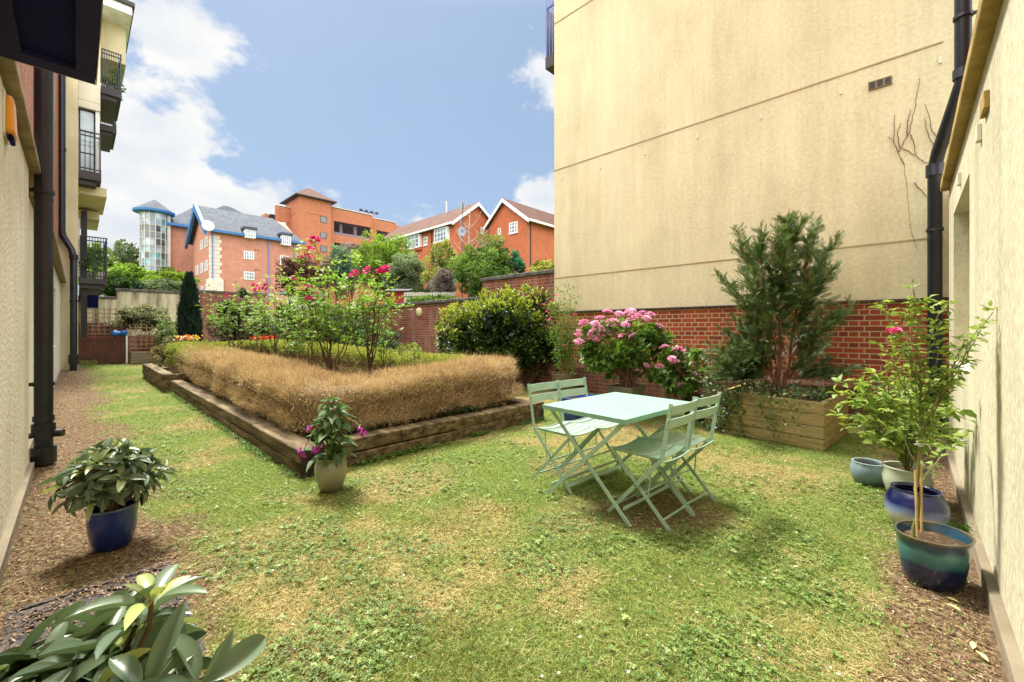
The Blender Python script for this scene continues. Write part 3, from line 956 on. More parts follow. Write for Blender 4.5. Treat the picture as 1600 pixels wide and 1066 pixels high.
bw = arch('low_brick_pier_wall', 'short red brick wall behind and beside the wooden gate', 'wall', 1, ug + .3)
m = MB(); m.box(gv0 - .15, gv1 + .08, ug + .9, ug + 1.1, 0, 1.55); m.box(gv1 + .09, gv1 + .32, ug - .02, ug + .3, 0, 1.05)
m.box(gv1 + .33, gv1 + 1.9, ug + .15, ug + .3, 0, 1.1)
m.build('brickwork', M['brick_old'], bw)

def trellis(name, label, v0, v1, u, z0, z1, step=.16):
    t = arch(name, label, 'trellis', (v0 + v1) / 2, u, z0)
    m = MB(); v = v0
    while v <= v1 + .001:
        m.box(v - .014, v + .014, u, u + .012, z0, z1); v += step
    m.build('upright_slats', M['trellis'], t)
    m = MB(); z = z0 + .02
    while z <= z1:
        m.box(v0 - .02, v1 + .02, u - .014, u - .002, z - .014, z + .014); z += step
    m.build('cross_slats', M['trellis'], t)
    return t
trellis('garden_trellis', 'brown square trellis on the brick wall above the wooden gate', gv0, pv(197, ug + .85), ug + .85, 1.1, 2.15)
trellis('garden_trellis', 'brown square trellis behind the weathered planter, below the round bush', pv(203, ug), pv(262, ug), ug - .02, .55, 1.5)
pl = arch('board_planter', 'long low weathered grey board planter under the trellis at the far end', 'planter', pv(232, ug), ug - .4)
m = MB()
a, b = pv(205, ug - .5), pv(262, ug - .5)
for i in range(4):
    m.box(a, b, ug - .5, ug - .46, .02 + i * .115, .125 + i * .115)
m.box(a, a + .04, ug - .455, ug - .05, .02, .47); m.box(b - .04, b, ug - .455, ug - .05, .02, .47)
m.build('boards', M['old_board'], pl)
slab('soil', M['soil'], pl, a + .045, b - .045, ug - .455, ug - .05, .3, .42)
tb = arch('tarpaulin_bundle', 'crumpled blue tarpaulin lying on top of the gate wall', 'tarpaulin', pv(187, ug + .1), ug + .1, 1.0)
m = MB(); pr = []
vv0 = pv(172, ug + .1); vv1 = pv(199, ug + .1)
nn = 12
for i in range(nn + 1):
    t = i / nn; r = .02 + .085 * math.sin(math.pi * min(1, max(0, t))) ** .35 * (1 + .25 * math.sin(9 * t))
    pr.append((r, t))
k0 = 0
for (r, t) in pr:
    for j in range(14):
        q = 2 * math.pi * j / 14
        w = 1 + .14 * math.sin(3 * q + 9 * t) + .08 * math.sin(7 * q - 13 * t)
        m.v.append((vv0 + (vv1 - vv0) * t, ug + .02 + r * 1.4 * math.cos(q) * w, 1.14 + .03 * t + r * math.sin(q) * w))
for i in range(nn):
    for j in range(14):
        m.f.append((i * 14 + j, i * 14 + (j + 1) % 14, (i + 1) * 14 + (j + 1) % 14, (i + 1) * 14 + j))
m.build('sheet', M['tarp'], tb, smooth=True)
rl = arch('metal_railing', 'short thin iron railing in front of the stained cream wall', 'railing', pv(278, 24), 24)
m = MB(); a, b = pv(262, 24), pv(300, 24)
for i in range(13):
    v = a + (b - a) * i / 12
    m.box(v - .012, v + .012, 24, 24.024, 0, 1.75)
m.box(a, b, 23.97, 24.05, 1.55, 1.6); m.box(a, b, 23.97, 24.05, .3, .35)
m.build('bars', M['rail'], rl)

# ---- timber sleeper bed
bed = arch('sleeper_raised_bed', 'large raised bed edged with two courses of weathered dark timber sleepers', 'raised bed', 3, 8)
BV0, BV1, BU0, BU1 = 1.34, 4.69, 3.82, 15.0
def sleeper(v0, v1, u0, u1, z0, z1, mat=None):
    m = MB(); j = lambda s: random.uniform(-s, s)
    tv, tu = j(.008), j(.008)
    m.hexa([(v0 + j(.01), u0), (v1, u0 + j(.008)), (v1 + j(.006), u1), (v0, u1 + j(.006))], z0, z1 + j(.008))
    return m.build('sleeper', mat or M['sleeper'], bed, bevel=.012)
# front run (along v)
for z, cuts in ((0, [1.545, 3.1, 4.69]), (.125, [1.545, 2.35, 4.69])):
    for a, b in zip(cuts, cuts[1:]):
        sleeper(a + .003, b - .003, 3.84, 4.03, z + .002 - (.03 if z == 0 else 0), z + .121)
# left run (along u), its dark end grain faces the viewer
cz = [3.84, 6.2, 8.6, 11.1]
for z, cuts in ((0, cz), (.125, [3.82, 5.3, 7.7, 9.9, 11.1])):
    for a, b in zip(cuts, cuts[1:]):
        sleeper(1.34, 1.54, a + .003, b - .003, z + .002 - (.03 if z == 0 else 0), z + .121)
m = MB(); m.box(1.345, 1.535, 3.806, 3.822, .0, .244); m.build('end_grain', M['sleeper_end'], bed)
for z, cuts in ((0, [11.1, 13.2, 15.0]), (.125, [11.1, 12.4, 15.0]), ):
    for a, b in zip(cuts, cuts[1:]):
        sleeper(1.22 if z else 1.24, 1.44, a + .003, b - .003, z - .02, z + .121)
for a, b in ((11.1, 13.1), (13.1, 15.0)):
    sleeper(1.22, 1.42, a + .003, b - .003, .25, .37)
sleeper(1.25, 1.9, 11.105, 11.28, .25, .37)
# right and far runs
for a, b in ((4.05, 6.5), (6.5, 9), (9, 12), (12, 15)):
    for z in (0, .125): sleeper(4.49, 4.69, a + .003, b - .003, z, z + .121)
for z in (0, .125): sleeper(1.45, 4.49, 14.8, 15.0, z, z + .121)
m = MB(); n1, n2 = 24, 70
for i in range(n2 + 1):
    for j in range(n1 + 1):
        u = 4.0 + (14.9 - 4.0) * i / n2; v = 1.5 + (4.6 - 1.5) * j / n1
        m.v.append((v, u, .17 + .05 * (float(fbm(np.array([v]), np.array([u]), 2.5, 5)[0]) - .5)))
for i in range(n2):
    for j in range(n1):
        a = i * (n1 + 1) + j; m.f.append((a, a + 1, a + n1 + 2, a + n1 + 1))
m.build('soil', M['soil'], bed, smooth=True)

# ---- timber planter for the yew
yp = arch('timber_planter', 'tan four-board timber planter with ivy trailing over it, against the brick wall', 'planter', 6, 1.2)
pts = [(5.47, .66), (5.66, 1.75), (6.85, 1.75), (6.7, .56)]       # outer footprint v,u : front edge first
m = MB()
def wall_boards(m, a, b, t, nb, z0, hh, side):
    a = Vector((*a, 0)); b = Vector((*b, 0)); d = (b - a).normalized(); n = Vector((-d.y, d.x, 0)) * side
    for i in range(nb):
        q = [a, b, b + n * t, a + n * t]
        o = random.uniform(-.004, .004)
        m.hexa([(p.x + n.x * o, p.y + n.y * o) for p in q], z0 + i * hh + .002, z0 + (i + 1) * hh - .003)
for i, (a, b) in enumerate(((0, 1), (1, 2), (3, 0))):
    mm = MB(); wall_boards(mm, pts[a], pts[b], .045, 4, 0, .13, -1)
    mm.build('side_panel', M['planter_wood'], yp, bevel=.004)
for i in (0, 1, 3):
    c = Vector((6.2, 1.15)); p = Vector(pts[i]); q = p + (c - p).normalized() * .075
    MB().box(q.x - .03, q.x + .03, q.y - .03, q.y + .03, 0, .51).build('corner_post', M['planter_wood'], yp)
MB().hexa([(5.53, .72), (5.71, 1.70), (6.8, 1.70), (6.65, .62)], .3, .46).build('soil', M['soil'], yp)

# ---- manhole covers
mh = arch('drain_cover', 'rusty ornamental cast iron drain cover in the wood chips, lower left', 'drain cover', .1, 2.4)
cv0, cv1, cu0, cu1 = -.22, .36, 2.02, 2.98
m = MB(); z = .018
for a, b, c, d in ((cv0, cv1, cu0, cu0 + .03), (cv0, cv1, cu1 - .03, cu1), (cv0, cv0 + .03, cu0 + .03, cu1 - .03), (cv1 - .03, cv1, cu0 + .03, cu1 - .03), (cv0 + .03, cv1 - .03, 2.49, 2.52)):
    m.box(a, b, c, d, -.02, z - .003)
m.build('frame', M['iron'], mh, bevel=.003)
slab('plate', M['iron'], mh, cv0 + .02, cv1 - .02, cu0 + .02, cu1 - .02, -.03, .006)
m = MB()
for iu in range(7):
    for iv in range(4):
        cx = cv0 + .10 + iv * .128; cy = cu0 + .10 + iu * .128
        s = 1 if (iu + iv) % 2 else -1
        p = []
        for k in range(14):
            t = k / 13 * 4.2; r = .056 - .010 * t
            p.append((cx + r * math.cos(t * s), cy + s * r * math.sin(t), .012))
        m.tube(p, .006, 5)
m.build('scroll_relief', M['iron'], mh, smooth=True)
# ================================================================ FAR BUILDINGS
def roof_slab(name, mat, parent, pts, t=.18):
    return MB().extr([Vector(p) for p in pts], (0, 0, -t)).build(name, mat, parent)

# ---- flats with blue gutters
fa = arch('brick_flats', 'pink brick flats with grey slate roof, blue gutters and white windows beyond the rear wall', 'building', 15, 60.7)
U = 60.7; FV0, FV1 = 11.16, 21.0; UD = 72.0
ZE = pz(355, FV0, U); BZ = 2.6
m = MB(); m.extr([(FV0, U, BZ), (FV0, UD, BZ), (FV0, UD, ZE), (FV0, (U + UD) / 2, 17.0), (FV0, U, ZE)], (FV1 - FV0, 0, 0))
m.build('wall', M['brick_far_pink'], fa)
ur = (U + UD) / 2; ZR = 17.3
vo = FV0 - .7
roof_slab('roof', M['slate'], fa, [(vo, U - .5, ZE - .3), (FV1 + .7, U - .5, ZE - .3), (FV1 - 1.5, ur, ZR), (vo, ur, ZR)])
roof_slab('roof', M['slate'], fa, [(vo, UD + .5, ZE - .3), (vo, ur, ZR), (FV1 - 1.5, ur, ZR), (FV1 + .7, UD + .5, ZE - .3)])
m = MB(); m.box(vo, FV1 + .8, U - .72, U - .5, ZE - .62, ZE - .32); m.build('gutter', M['blue'], fa)
m = MB()
m.extr([(vo - .12, U - .7, ZE - 1.1), (vo - .12, U - .5, ZE - .2), (vo - .12, ur, ZR + .25), (vo - .12, ur, ZR - .75)], (.3, 0, 0))
m.extr([(vo - .12, UD + .7, ZE - 1.1), (vo - .12, UD + .5, ZE - .2), (vo - .12, ur, ZR + .25), (vo - .12, ur, ZR - .75)], (.3, 0, 0))
m.build('barge_board', M['blue'], fa)
m = MB()
for i in range(24):
    z = BZ + i * .46
    if z + .42 > ZE - .6: break
    w = .85 if i % 2 else 1.05
    m.box(FV0 - .03, FV0 + w, U - .05, U - .002, z, z + .42)
    m.box(FV0 - .05, FV0 - .002, U - .05, U + w, z, z + .42)
m.build('stone_quoins', M['stone'], fa)
MB().box(FV0 - .25, FV0 + 1.2, U - .25, U + 1.5, BZ, 7.4).build('stone_plinth', M['stone'], fa)
for px in (332, 419, 459):
    v = pv(px, U); z1 = ZE - .6
    slab('downpipe', M['bluepipe'], fa, v - .06, v + .06, U - .14, U - .002, BZ, z1)
for (px, py, w, h) in ((388.5, 367, 1.15, 1.0), (389, 399, 1.15, 1.0), (389.2, 431, 1.15, 1.0), (444.5, 377, 1.1, 1.25), (444.5, 407, 1.1, 1.25)):
    v = pv(px, U); z = pz(py, v, U)
    up = py in (367, 377)
    window_u(fa, U - (.74 if up else 0), v - w / 2, v + w / 2, z - h / 2, z + h / 2, nx=4, nz=2, fr=.09, sill=False)
    if up: slab('dormer_cheek', M['white'], fa, v - w / 2 + .01, v + w / 2 - .01, U - .725, U - .01, z - h / 2 + .01, z + h / 2 - .01)
    if py in (367, 377):
        slab('dormer_roof', M['slate'], fa, v - .75, v + .75, U - .95, U + .6, z + h / 2 + .05, z + h / 2 + .35)
m = MB()
for (px, py) in ((399, 391), (403, 391), (399, 422), (403, 422)):
    v = pv(px, U); z = pz(py, v, U); m.box(v - .08, v + .08, U - .03, U - .002, z - .07, z + .07)
m.build('vents', M['slab'], fa)
for (u0, z, h) in ((62.6, 11.6, 1.2), (62.6, 8.6, 1.3), (62.6, 5.6, 1.3), (65.4, 11.6, 1.2), (65.4, 8.6, 1.3), (65.4, 5.6, 1.3), (68.4, 8.6, 1.3)):
    window_v(fa, FV0, u0, u0 + 1.5, z, z + h, nx=2, nz=2, fr=.09, sill=False)
m = MB(); m.box(FV0 - .8, FV0 - .72, U + 1.6, U + 1.62, 0, 0)
# recessed wing behind
wz = pz(352, pv(294, 72), 72)
v0w, v1w = pv(259, 74), 13.5
slab('wing_wall', M['brick_far_pink'], fa, v0w, v1w, 74, 84, BZ, wz)
m = MB(); m.hexa([(v0w - .6, 73.3), (v1w + 10, 73.3), (v1w + 10, 86), (v0w - .6, 86)], wz, wz + 4.6, [(v0w + 4.2, 79.4), (v1w + 6, 79.4), (v1w + 6, 79.6), (v0w + 4.2, 79.6)])
m.build('wing_roof', M['slate'], fa)
slab('wing_gutter', M['blue'], fa, v0w - .7, v1w, 73.05, 73.28, wz - .1, wz + .25)
vb_ = pv(354, 86); zt = pz(322, vb_, 86)
m = MB(); m.hexa([(vb_ - 9, 80), (vb_ + 13, 80), (vb_ + 13, 95), (vb_ - 9, 95)], wz + .5, zt, [(vb_ - .4, 86), (vb_ + .4, 86), (vb_ + .4, 87), (vb_ - .4, 87)])
m.build('rear_roof', M['slate'], fa)
slab('rear_block', M['brick_far_pink'], fa, vb_ - 8, vb_ + 12, 80.5, 94, BZ, wz + .49)
# glazed stair tower
gt = arch('glazed_stair_tower', 'round glass stair tower with conical slate roof, left of the pink flats', 'tower', 8, 73)
uc = 74.0; vc_ = pv(241, uc); R = 1.5
zt0 = pz(334, vc_, uc)
nseg = 16; zs = np.linspace(BZ, zt0, 17)
cp = lambda t, r: (vc_ + r * math.cos(t), uc + r * math.sin(t))
m = MB()
m.lathe([(R - .12, BZ), (R - .12, zt0)], 40, (vc_, uc, 0)); m.build('core', M['glass_dark'], gt, smooth=True, auto=40)
gm_ = MB(); kinds = []
for i in range(17):
    for j in range(nseg):
        p = cp(2 * math.pi * j / nseg, R - .06); gm_.v.append((p[0], p[1], zs[i]))
for i in range(16):
    for j in range(nseg):
        hsh = (i * 7 + j * 3 + (i // 3) * 5 + (i * j) % 4) % 9
        k = 0 if hsh in (0, 3, 5) else 3 if hsh in (1, 4, 7) else 2 if hsh in (2, 8) else 1
        if i % 4 == 1: k = 2 if hsh < 6 else k
        kinds.append(k)
        gm_.f.append((i * nseg + j, i * nseg + (j + 1) % nseg, (i + 1) * nseg + (j + 1) % nseg, (i + 1) * nseg + j))
go = gm_.build('glass_panels', M['glass'], gt)
for q in ('glass_teal', 'glass_dark', 'glass_pale'): go.data.materials.append(M[q])
go.data.polygons.foreach_set('material_index', kinds)
m = MB()
for j in range(nseg):
    a = 2 * math.pi * j / nseg; p = cp(a, R - .02)
    m.tube([(p[0], p[1], BZ), (p[0], p[1], zt0)], .04, 6)
for z in zs:
    m.tube([(*cp(2 * math.pi * j / 40, R - .02), z) for j in range(41)], .032, 5, cap=False)
m.build('white_mullions', M['stone'], gt)
MB().lathe([(R + .60, zt0), (R + .65, zt0 + .3), (.05, zt0 + 1.9)], 40, (vc_, uc, 0)).build('cone_roof', M['slate'], gt)
MB().lathe([(R + .4, zt0 - .08), (R + .70, zt0 + .0), (R + .73, zt0 + .28), (R + .4, zt0 + .30)], 40, (vc_, uc, 0)).build('gutter', M['blue'], gt, smooth=True, auto=40)
slab('side_column', M['stone'], gt, vc_ + R - .30, vc_ + R + .15, uc - .6, uc + 1.5, BZ, zt0)

# satellite dish on the flats
sdv = FV0 - .5
sat = arch('satellite_dish', 'white satellite dish on the corner under the gable of the pink flats', 'satellite dish', sdv, U - .9, ZE - .4)
m = MB(); z = pz(353.5, sdv, U - .9)
disc_ = [(.02, .0), (.35, .05), (.62, .16)]
k = 0
for (r, d) in disc_:
    for j in range(20):
        t = 2 * math.pi * j / 20; m.v.append((sdv + r * math.cos(t), U - 1.0 - d, z + r * math.sin(t)))
for i in range(2):
    for j in range(20): m.f.append((i * 20 + j, i * 20 + (j + 1) % 20, (i + 1) * 20 + (j + 1) % 20, (i + 1) * 20 + j))
m.f.append(tuple(range(20)))
o = m.build('dish', M['white'], sat, smooth=True)
so = o.modifiers.new('Solidify', 'SOLIDIFY'); so.thickness = .03
MB().tube([(sdv, U - 1.0, z), (sdv, U - .2, z - .2)], .04, 6).build('arm', M['rail'], sat)

# ---- multi-storey car park
cpk = arch('brick_car_park', 'orange brick multi-storey car park with open decks and a stair tower under a pyramid roof', 'building', 40, 80)
CU = 79.5; T0, T1 = 27.7, 33.4; ZT = pz(305, T0, CU)
tw = slab('stair_tower', M['brick_far'], cpk, T0, T1, CU, 86.5, BZ, ZT)
m = MB(); m.box(T0 + .9, T1 - .9, CU - .06, CU - .002, ZT - 2.9, ZT - 2.6); m.box(T0 - .06, T0 - .002, CU + 1, CU + 5.5, ZT - 2.9, ZT - 2.6)
m.build('brick_moulding', M['brick_far'], tw)
m = MB(); m.hexa([(T0 - .8, CU - .8), (T1 + .8, CU - .8), (T1 + .8, 87.3), (T0 - .8, 87.3)], ZT + .05, ZT + 2.7, [((T0 + T1) / 2 - .3, 82.8), ((T0 + T1) / 2 + .3, 82.8), ((T0 + T1) / 2 + .3, 83.3), ((T0 + T1) / 2 - .3, 83.3)])
m.build('pyramid_roof', M['tile'], tw)
slab('roof_soffit', M['slab'], tw, T0 - .85, T1 + .85, CU - .85, 87.35, ZT - .12, ZT + .045)
for py in (343.5, 368, 389):
    v = pv(505.5, CU); z = pz(py, v, CU)
    window_u(tw, CU, v - .6, v + .6, z - .6, z + .6, nx=1, nz=1, fr=.07, mat=M['slab'], glass=M['glass_dark'], sill=False)
def deck(v0, v1, u, topz, floors, pier=.9):
    # parapet bands with open decks between them
    z = topz
    m = MB()
    for i, (bh, oh) in enumerate(floors):
        m.box(v0, v1, u, u + .35, z - bh, z); z -= bh + oh
    m.box(v0, v1, u, u + .35, BZ, z)
    m.box(v0, v0 + pier, u - .1, u + .45, BZ, topz + .15); m.box(v1 - pier * .3, v1, u - .1, u + .45, BZ, topz + .15)
    n = max(1, int((v1 - v0) / 7))
    m.build('parapet', M['brick_far'], cpk)
    z = topz - floors[0][0]
    for i, (bh, oh) in enumerate(floors):
        if i: z -= bh
        slab('deck_edge', M['deck_grey'], cpk, v0 + pier, v1 - .3, u + .36, u + .6, z - oh - .02, z - oh + .55)
        for k in range(1, 3):
            vv = v0 + (v1 - v0) * k / 3; slab('deck_column', M['deck_grey'], cpk, vv - .25, vv + .25, u + 1.4, u + 1.9, z - oh, z)
        z -= oh
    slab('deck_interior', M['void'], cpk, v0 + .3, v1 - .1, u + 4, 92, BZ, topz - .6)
    slab('coping', M['stone'], cpk, v0 - .05, v1 + .05, u - .12, u + .5, topz + .16, topz + .3)
zp = pz(327, pv(529, 80.5), 80.5)
deck(T1 + .02, pv(582, 80.5), 80.5, zp, [(2.4, 2.6), (1.6, 2.5), (1.6, 2.4)])
deck(pv(582, 80.5) + .03, pv(622, 80.5), 81.3, zp - .3, [(2.2, 2.6), (1.6, 2.5), (1.6, 2.4)], pier=1.2)
slab('end_wall', M['brick_far'], cpk, pv(622, 80.5) + .05, pv(638, 80.5), 81.5, 95, BZ, zp - .6)
deck(pv(431, 84), T0 - .02, 84, pz(324, pv(440, 84), 84), [(2.6, 2.6), (1.9, 2.4)], pier=.6)
slab('left_block', M['brick_far'], cpk, pv(414, 88), pv(431, 84) - .05, 88, 96, BZ, pz(335, pv(422, 88), 88))
# lamps on the roof deck
rl2 = arch('roof_lamp', 'small cluster lamp post on the car park roof', 'lamp', pv(576, 84), 84, zp)
m = MB(); v = pv(576, 84); zz = zp + 1.6
m.tube([(v, 84, zp - .5), (v, 84, zz)], .08, 6); m.box(v - 2, v + 2, 83.95, 84.05, zz, zz + .1)
for i in range(4): m.box(v - 2 + i * 1.2, v - 1.4 + i * 1.2, 83.8, 84.2, zz + .1, zz + .45)
m.build('post', M['rail'], rl2)

# ---- orange brick houses
def gable_house_windows(): pass
h1 = arch('gabled_brick_house', 'long orange brick house with brown tiled roof, behind the garden trees', 'house', 23.2, 29.3)
A0, A1, C0, C1 = 23.2, 28.6, 29.3, 43.0
ZE1 = 11.0; ZR1 = 13.05; vm = 25.8
m = MB(); m.extr([(A0, C0, 1), (A1, C0, 1), (A1, C0, ZE1), (vm, C0, ZR1), (A0, C0, ZE1)], (0, C1 - C0, 0)); m.build('wall', M['brick_house'], h1)
roof_slab('roof', M['tile'], h1, [(A0 - .45, C0 - .35, ZE1 - .22), (vm, C0 - .35, ZR1 + .12), (vm, C1, ZR1 + .12), (A0 - .45, C1, ZE1 - .22)], .14)
roof_slab('roof', M['tile'], h1, [(A1 + .45, C0 - .35, ZE1 - .22), (A1 + .45, C1, ZE1 - .22), (vm, C1, ZR1 + .12), (vm, C0 - .35, ZR1 + .12)], .14)
m = MB()
m.extr([(A0 - .5, C0 - .4, ZE1 - .55), (A0 - .5, C0 - .4, ZE1 - .26), (vm, C0 - .4, ZR1 + .08), (vm, C0 - .4, ZR1 - .25)], (0, .06, 0))
m.extr([(A1 + .5, C0 - .4, ZE1 - .55), (A1 + .5, C0 - .4, ZE1 - .26), (vm, C0 - .4, ZR1 + .08), (vm, C0 - .4, ZR1 - .25)], (0, .06, 0))
m.build('barge_board', M['white'], h1)
slab('gutter', M['white'], h1, A0 - .6, A0 - .44, C0 - .3, C1, ZE1 - .42, ZE1 - .25)
# oriel window at the corner and smaller ones along the long side
for (pa, pb, py0, py1, nx) in ((679, 698, 352, 371, 4), (632, 655, 364, 381, 4)):
    u1_, u0_ = pu(pa, A0 - .3), pu(pb, A0 - .3)
    z1_ = ZE1 - .45; z0_ = z1_ - 1.25
    slab('oriel', M['brick_house'], h1, A0 - .3, A0 - .002, u0_ - .1, u1_ + .1, z0_ - .25, z0_ - .06)
    window_v(h1, A0 - .3, u0_, u1_, z0_, z1_, nx=nx, nz=3, fr=.08)
    slab('oriel_cheek', M['white'], h1, A0 - .30, A0 - .003, u0_ - .06, u0_ - .003, z0_, z1_)
    slab('oriel_back', M['glass_dark'], h1, A0 - .27, A0 - .004, u0_ + .01, u1_ - .01, z0_, z1_)
u_ = pu(665.5, A0); window_v(h1, A0, u_ - .3, u_ + .3, 9.4, 10.2, nx=1, nz=2, fr=.08)
u_ = pu(675, A0); slab('downpipe', M['slab'], h1, A0 - .09, A0 - .003, u_ - .04, u_ + .04, 1, ZE1 - .4)
u_ = pu(690, A0); window_v(h1, A0, u_ - .9, u_ + .9, 6.6, 7.8, nx=3, nz=2, fr=.08)
v = pv(755, C0); z = pz(361, v, C0)
window_u(h1, C0, pv(753, C0) - .16, pv(753, C0) + .16, z - .3, z + .3, nx=1, nz=2, fr=.07)
MB().tube([(vm - .4, C0 + 4, ZR1 - .2), (vm - .4, C0 + 4, ZR1 + 1)], .07, 6).build('flue', M['stone'], h1)
h2 = arch('gabled_brick_house', 'nearest orange brick house with white gable boards, beside the cream block', 'house', 26.2, 23.3)
E0, G0, G1 = 26.2, 23.3, 27.9
um = 25.9; ZE2 = 10.8; ZR2 = 12.75
m = MB(); m.extr([(E0, G0, 1), (E0, G1, 1), (E0, G1, ZE2), (E0, um, ZR2), (E0, G0, ZE2)], (13, 0, 0)); m.build('wall', M['brick_house'], h2)
roof_slab('roof', M['tile'], h2, [(E0 - .35, G0 - .45, ZE2 - .28), (E0 + 13, G0 - .45, ZE2 - .28), (E0 + 13, um, ZR2 + .12), (E0 - .35, um, ZR2 + .12)], .14)
roof_slab('roof', M['tile'], h2, [(E0 - .35, G1 + .4, ZE2 - .1), (E0 - .35, um, ZR2 + .12), (E0 + 13, um, ZR2 + .12), (E0 + 13, G1 + .4, ZE2 - .1)], .14)
m = MB()
m.extr([(E0 - .4, G0 - .5, ZE2 - .62), (E0 - .4, G0 - .5, ZE2 - .30), (E0 - .4, um, ZR2 + .08), (E0 - .4, um, ZR2 - .25)], (.06, 0, 0))
m.extr([(E0 - .4, G1 + .45, ZE2 - .42), (E0 - .4, G1 + .45, ZE2 - .14), (E0 - .4, um, ZR2 + .08), (E0 - .4, um, ZR2 - .25)], (.06, 0, 0))
m.build('barge_board', M['white'], h2)
slab('gutter', M['white'], h2, E0 - .3, E0 + 13, G0 - .62, G0 - .46, ZE2 - .48, ZE2 - .3)
u_ = pu(802.5, E0); z = pz(356.5, E0, u_); window_v(h2, E0, u_ - .5, u_ + .5, z - .45, z + .5, nx=3, nz=3, fr=.08)
u_ = pu(780.5, E0); z = pz(362, E0, u_); window_v(h2, E0, u_ - .17, u_ + .17, z - .28, z + .28, nx=1, nz=1, fr=.06)
v = pv(828.5, G0); slab('downpipe', M['slab'], h2, v - .04, v + .04, G0 - .09, G0 - .003, 1, ZE2 - .4)
MB().tube([(pv(856, um), um, ZR2 - .5), (pv(856, um), um, ZR2 + .25)], .06, 6).build('flue', M['stone'], h2)
# satellite dish, aerial
ds = at(722, 363, 31)
sat2 = thing('satellite_dish', 'grey satellite dish and tall aerial pole beside the bare tree', 'satellite dish', (ds.x, ds.y, 2.6))
m = MB(); k = 0
for (r, d) in ((.02, 0), (.2, .04), (.36, .12)):
    for j in range(18):
        t = 2 * math.pi * j / 18; m.v.append((ds.x + r * math.cos(t) * .85, ds.y - d, ds.z + r * math.sin(t)))
for i in range(2):
    for j in range(18): m.f.append((i * 18 + j, i * 18 + (j + 1) % 18, (i + 1) * 18 + (j + 1) % 18, (i + 1) * 18 + j))
o = m.build('dish', flat('grey_dish', (.28, .31, .36), .5), sat2, smooth=True)
so = o.modifiers.new('Solidify', 'SOLIDIFY'); so.thickness = .02
m = MB(); top = at(723, 316, 31)
m.tube([(ds.x, ds.y + .06, 2.6), (top.x, ds.y + .06, top.z)], .035, 6)
for i in range(5): m.tube([(top.x - .35 + .03 * i, ds.y, top.z - i * .16), (top.x + .35 - .03 * i, ds.y, top.z - i * .16 + .1)], .015, 4)
m.build('aerial_pole', M['rail'], sat2)

# ---- small things on the slope behind the brick wall
def fence_run(name, label, px0, px1, Y, zt, zb, mat, step=.14):
    a = at(px0, 515, Y); b = at(px1, 515, Y)
    t = thing(name, label, 'fence', (a.x, a.y, zb))
    m = MB(); x = a.x
    while x < b.x:
        m.box(x, x + step - .015, Y, Y + .03, zb, zt + random.uniform(-.015, .02)); x += step
    m.build('pales', mat, t)
    m = MB(); m.box(a.x, b.x, Y - .05, Y - .002, zt - .18, zt - .10); m.build('rail', mat, t)
greyf = noise_mat('whitewashed_fence', [(.3, (.34, .33, .27)), (.7, (.62, .60, .52))], scale=6, stretch=(5, 1, .5), rough=.9)
zf = H + (515 - 457) * 20 / 650
fence_run('garden_fence', 'weathered whitewashed board fence on the slope above the brick wall', 631, 712, 20, zf, 1.4, greyf)
sp = at(619, 515, 22)
sh = thing('garden_shed', 'small red painted shed on the slope above the brick wall', 'shed', (sp.x, 22, 1.5))
zz = H + (515 - 455) * 22 / 650
redp = flat('red_shed_paint', (.36, .03, .025), .6)
m = MB(); n = 5
for i in range(n): m.box(sp.x - .5 + i * .22, sp.x - .5 + i * .22 + .2, 22, 22.04, 1.5, zz - .02)
m.box(sp.x - .5, sp.x + .6, 22.05, 23, 1.5, zz - .05); m.build('wall', redp, sh)
MB().extr([(sp.x - .6, 21.85, zz + .02), (sp.x + .7, 21.85, zz + .02), (sp.x + .7, 23.1, zz + .22), (sp.x - .6, 23.1, zz + .22)], (0, 0, -.04)).build('roof', M['slab'], sh)
# little grey roofed porch right of the flats
pp = at(440, 452, 48)
po = thing('porch', 'small grey roofed porch between the pink flats and the copper shrub', 'porch', (pp.x + 2, 49, 3))
m = MB(); m.box(pp.x + .5, pp.x + 3.4, 48.2, 50, 2.6, pp.z - .6); m.build('wall', M['stone'], po)
MB().hexa([(pp.x - .6, 47.6), (pp.x + 4.2, 47.6), (pp.x + 4.2, 50.6), (pp.x - .6, 50.6)], pp.z - .6, pp.z + .9, [(pp.x + 1.9, 49), (pp.x + 2.1, 49), (pp.x + 2.1, 49.2), (pp.x + 1.9, 49.2)]).build('roof', M['slate'], po)

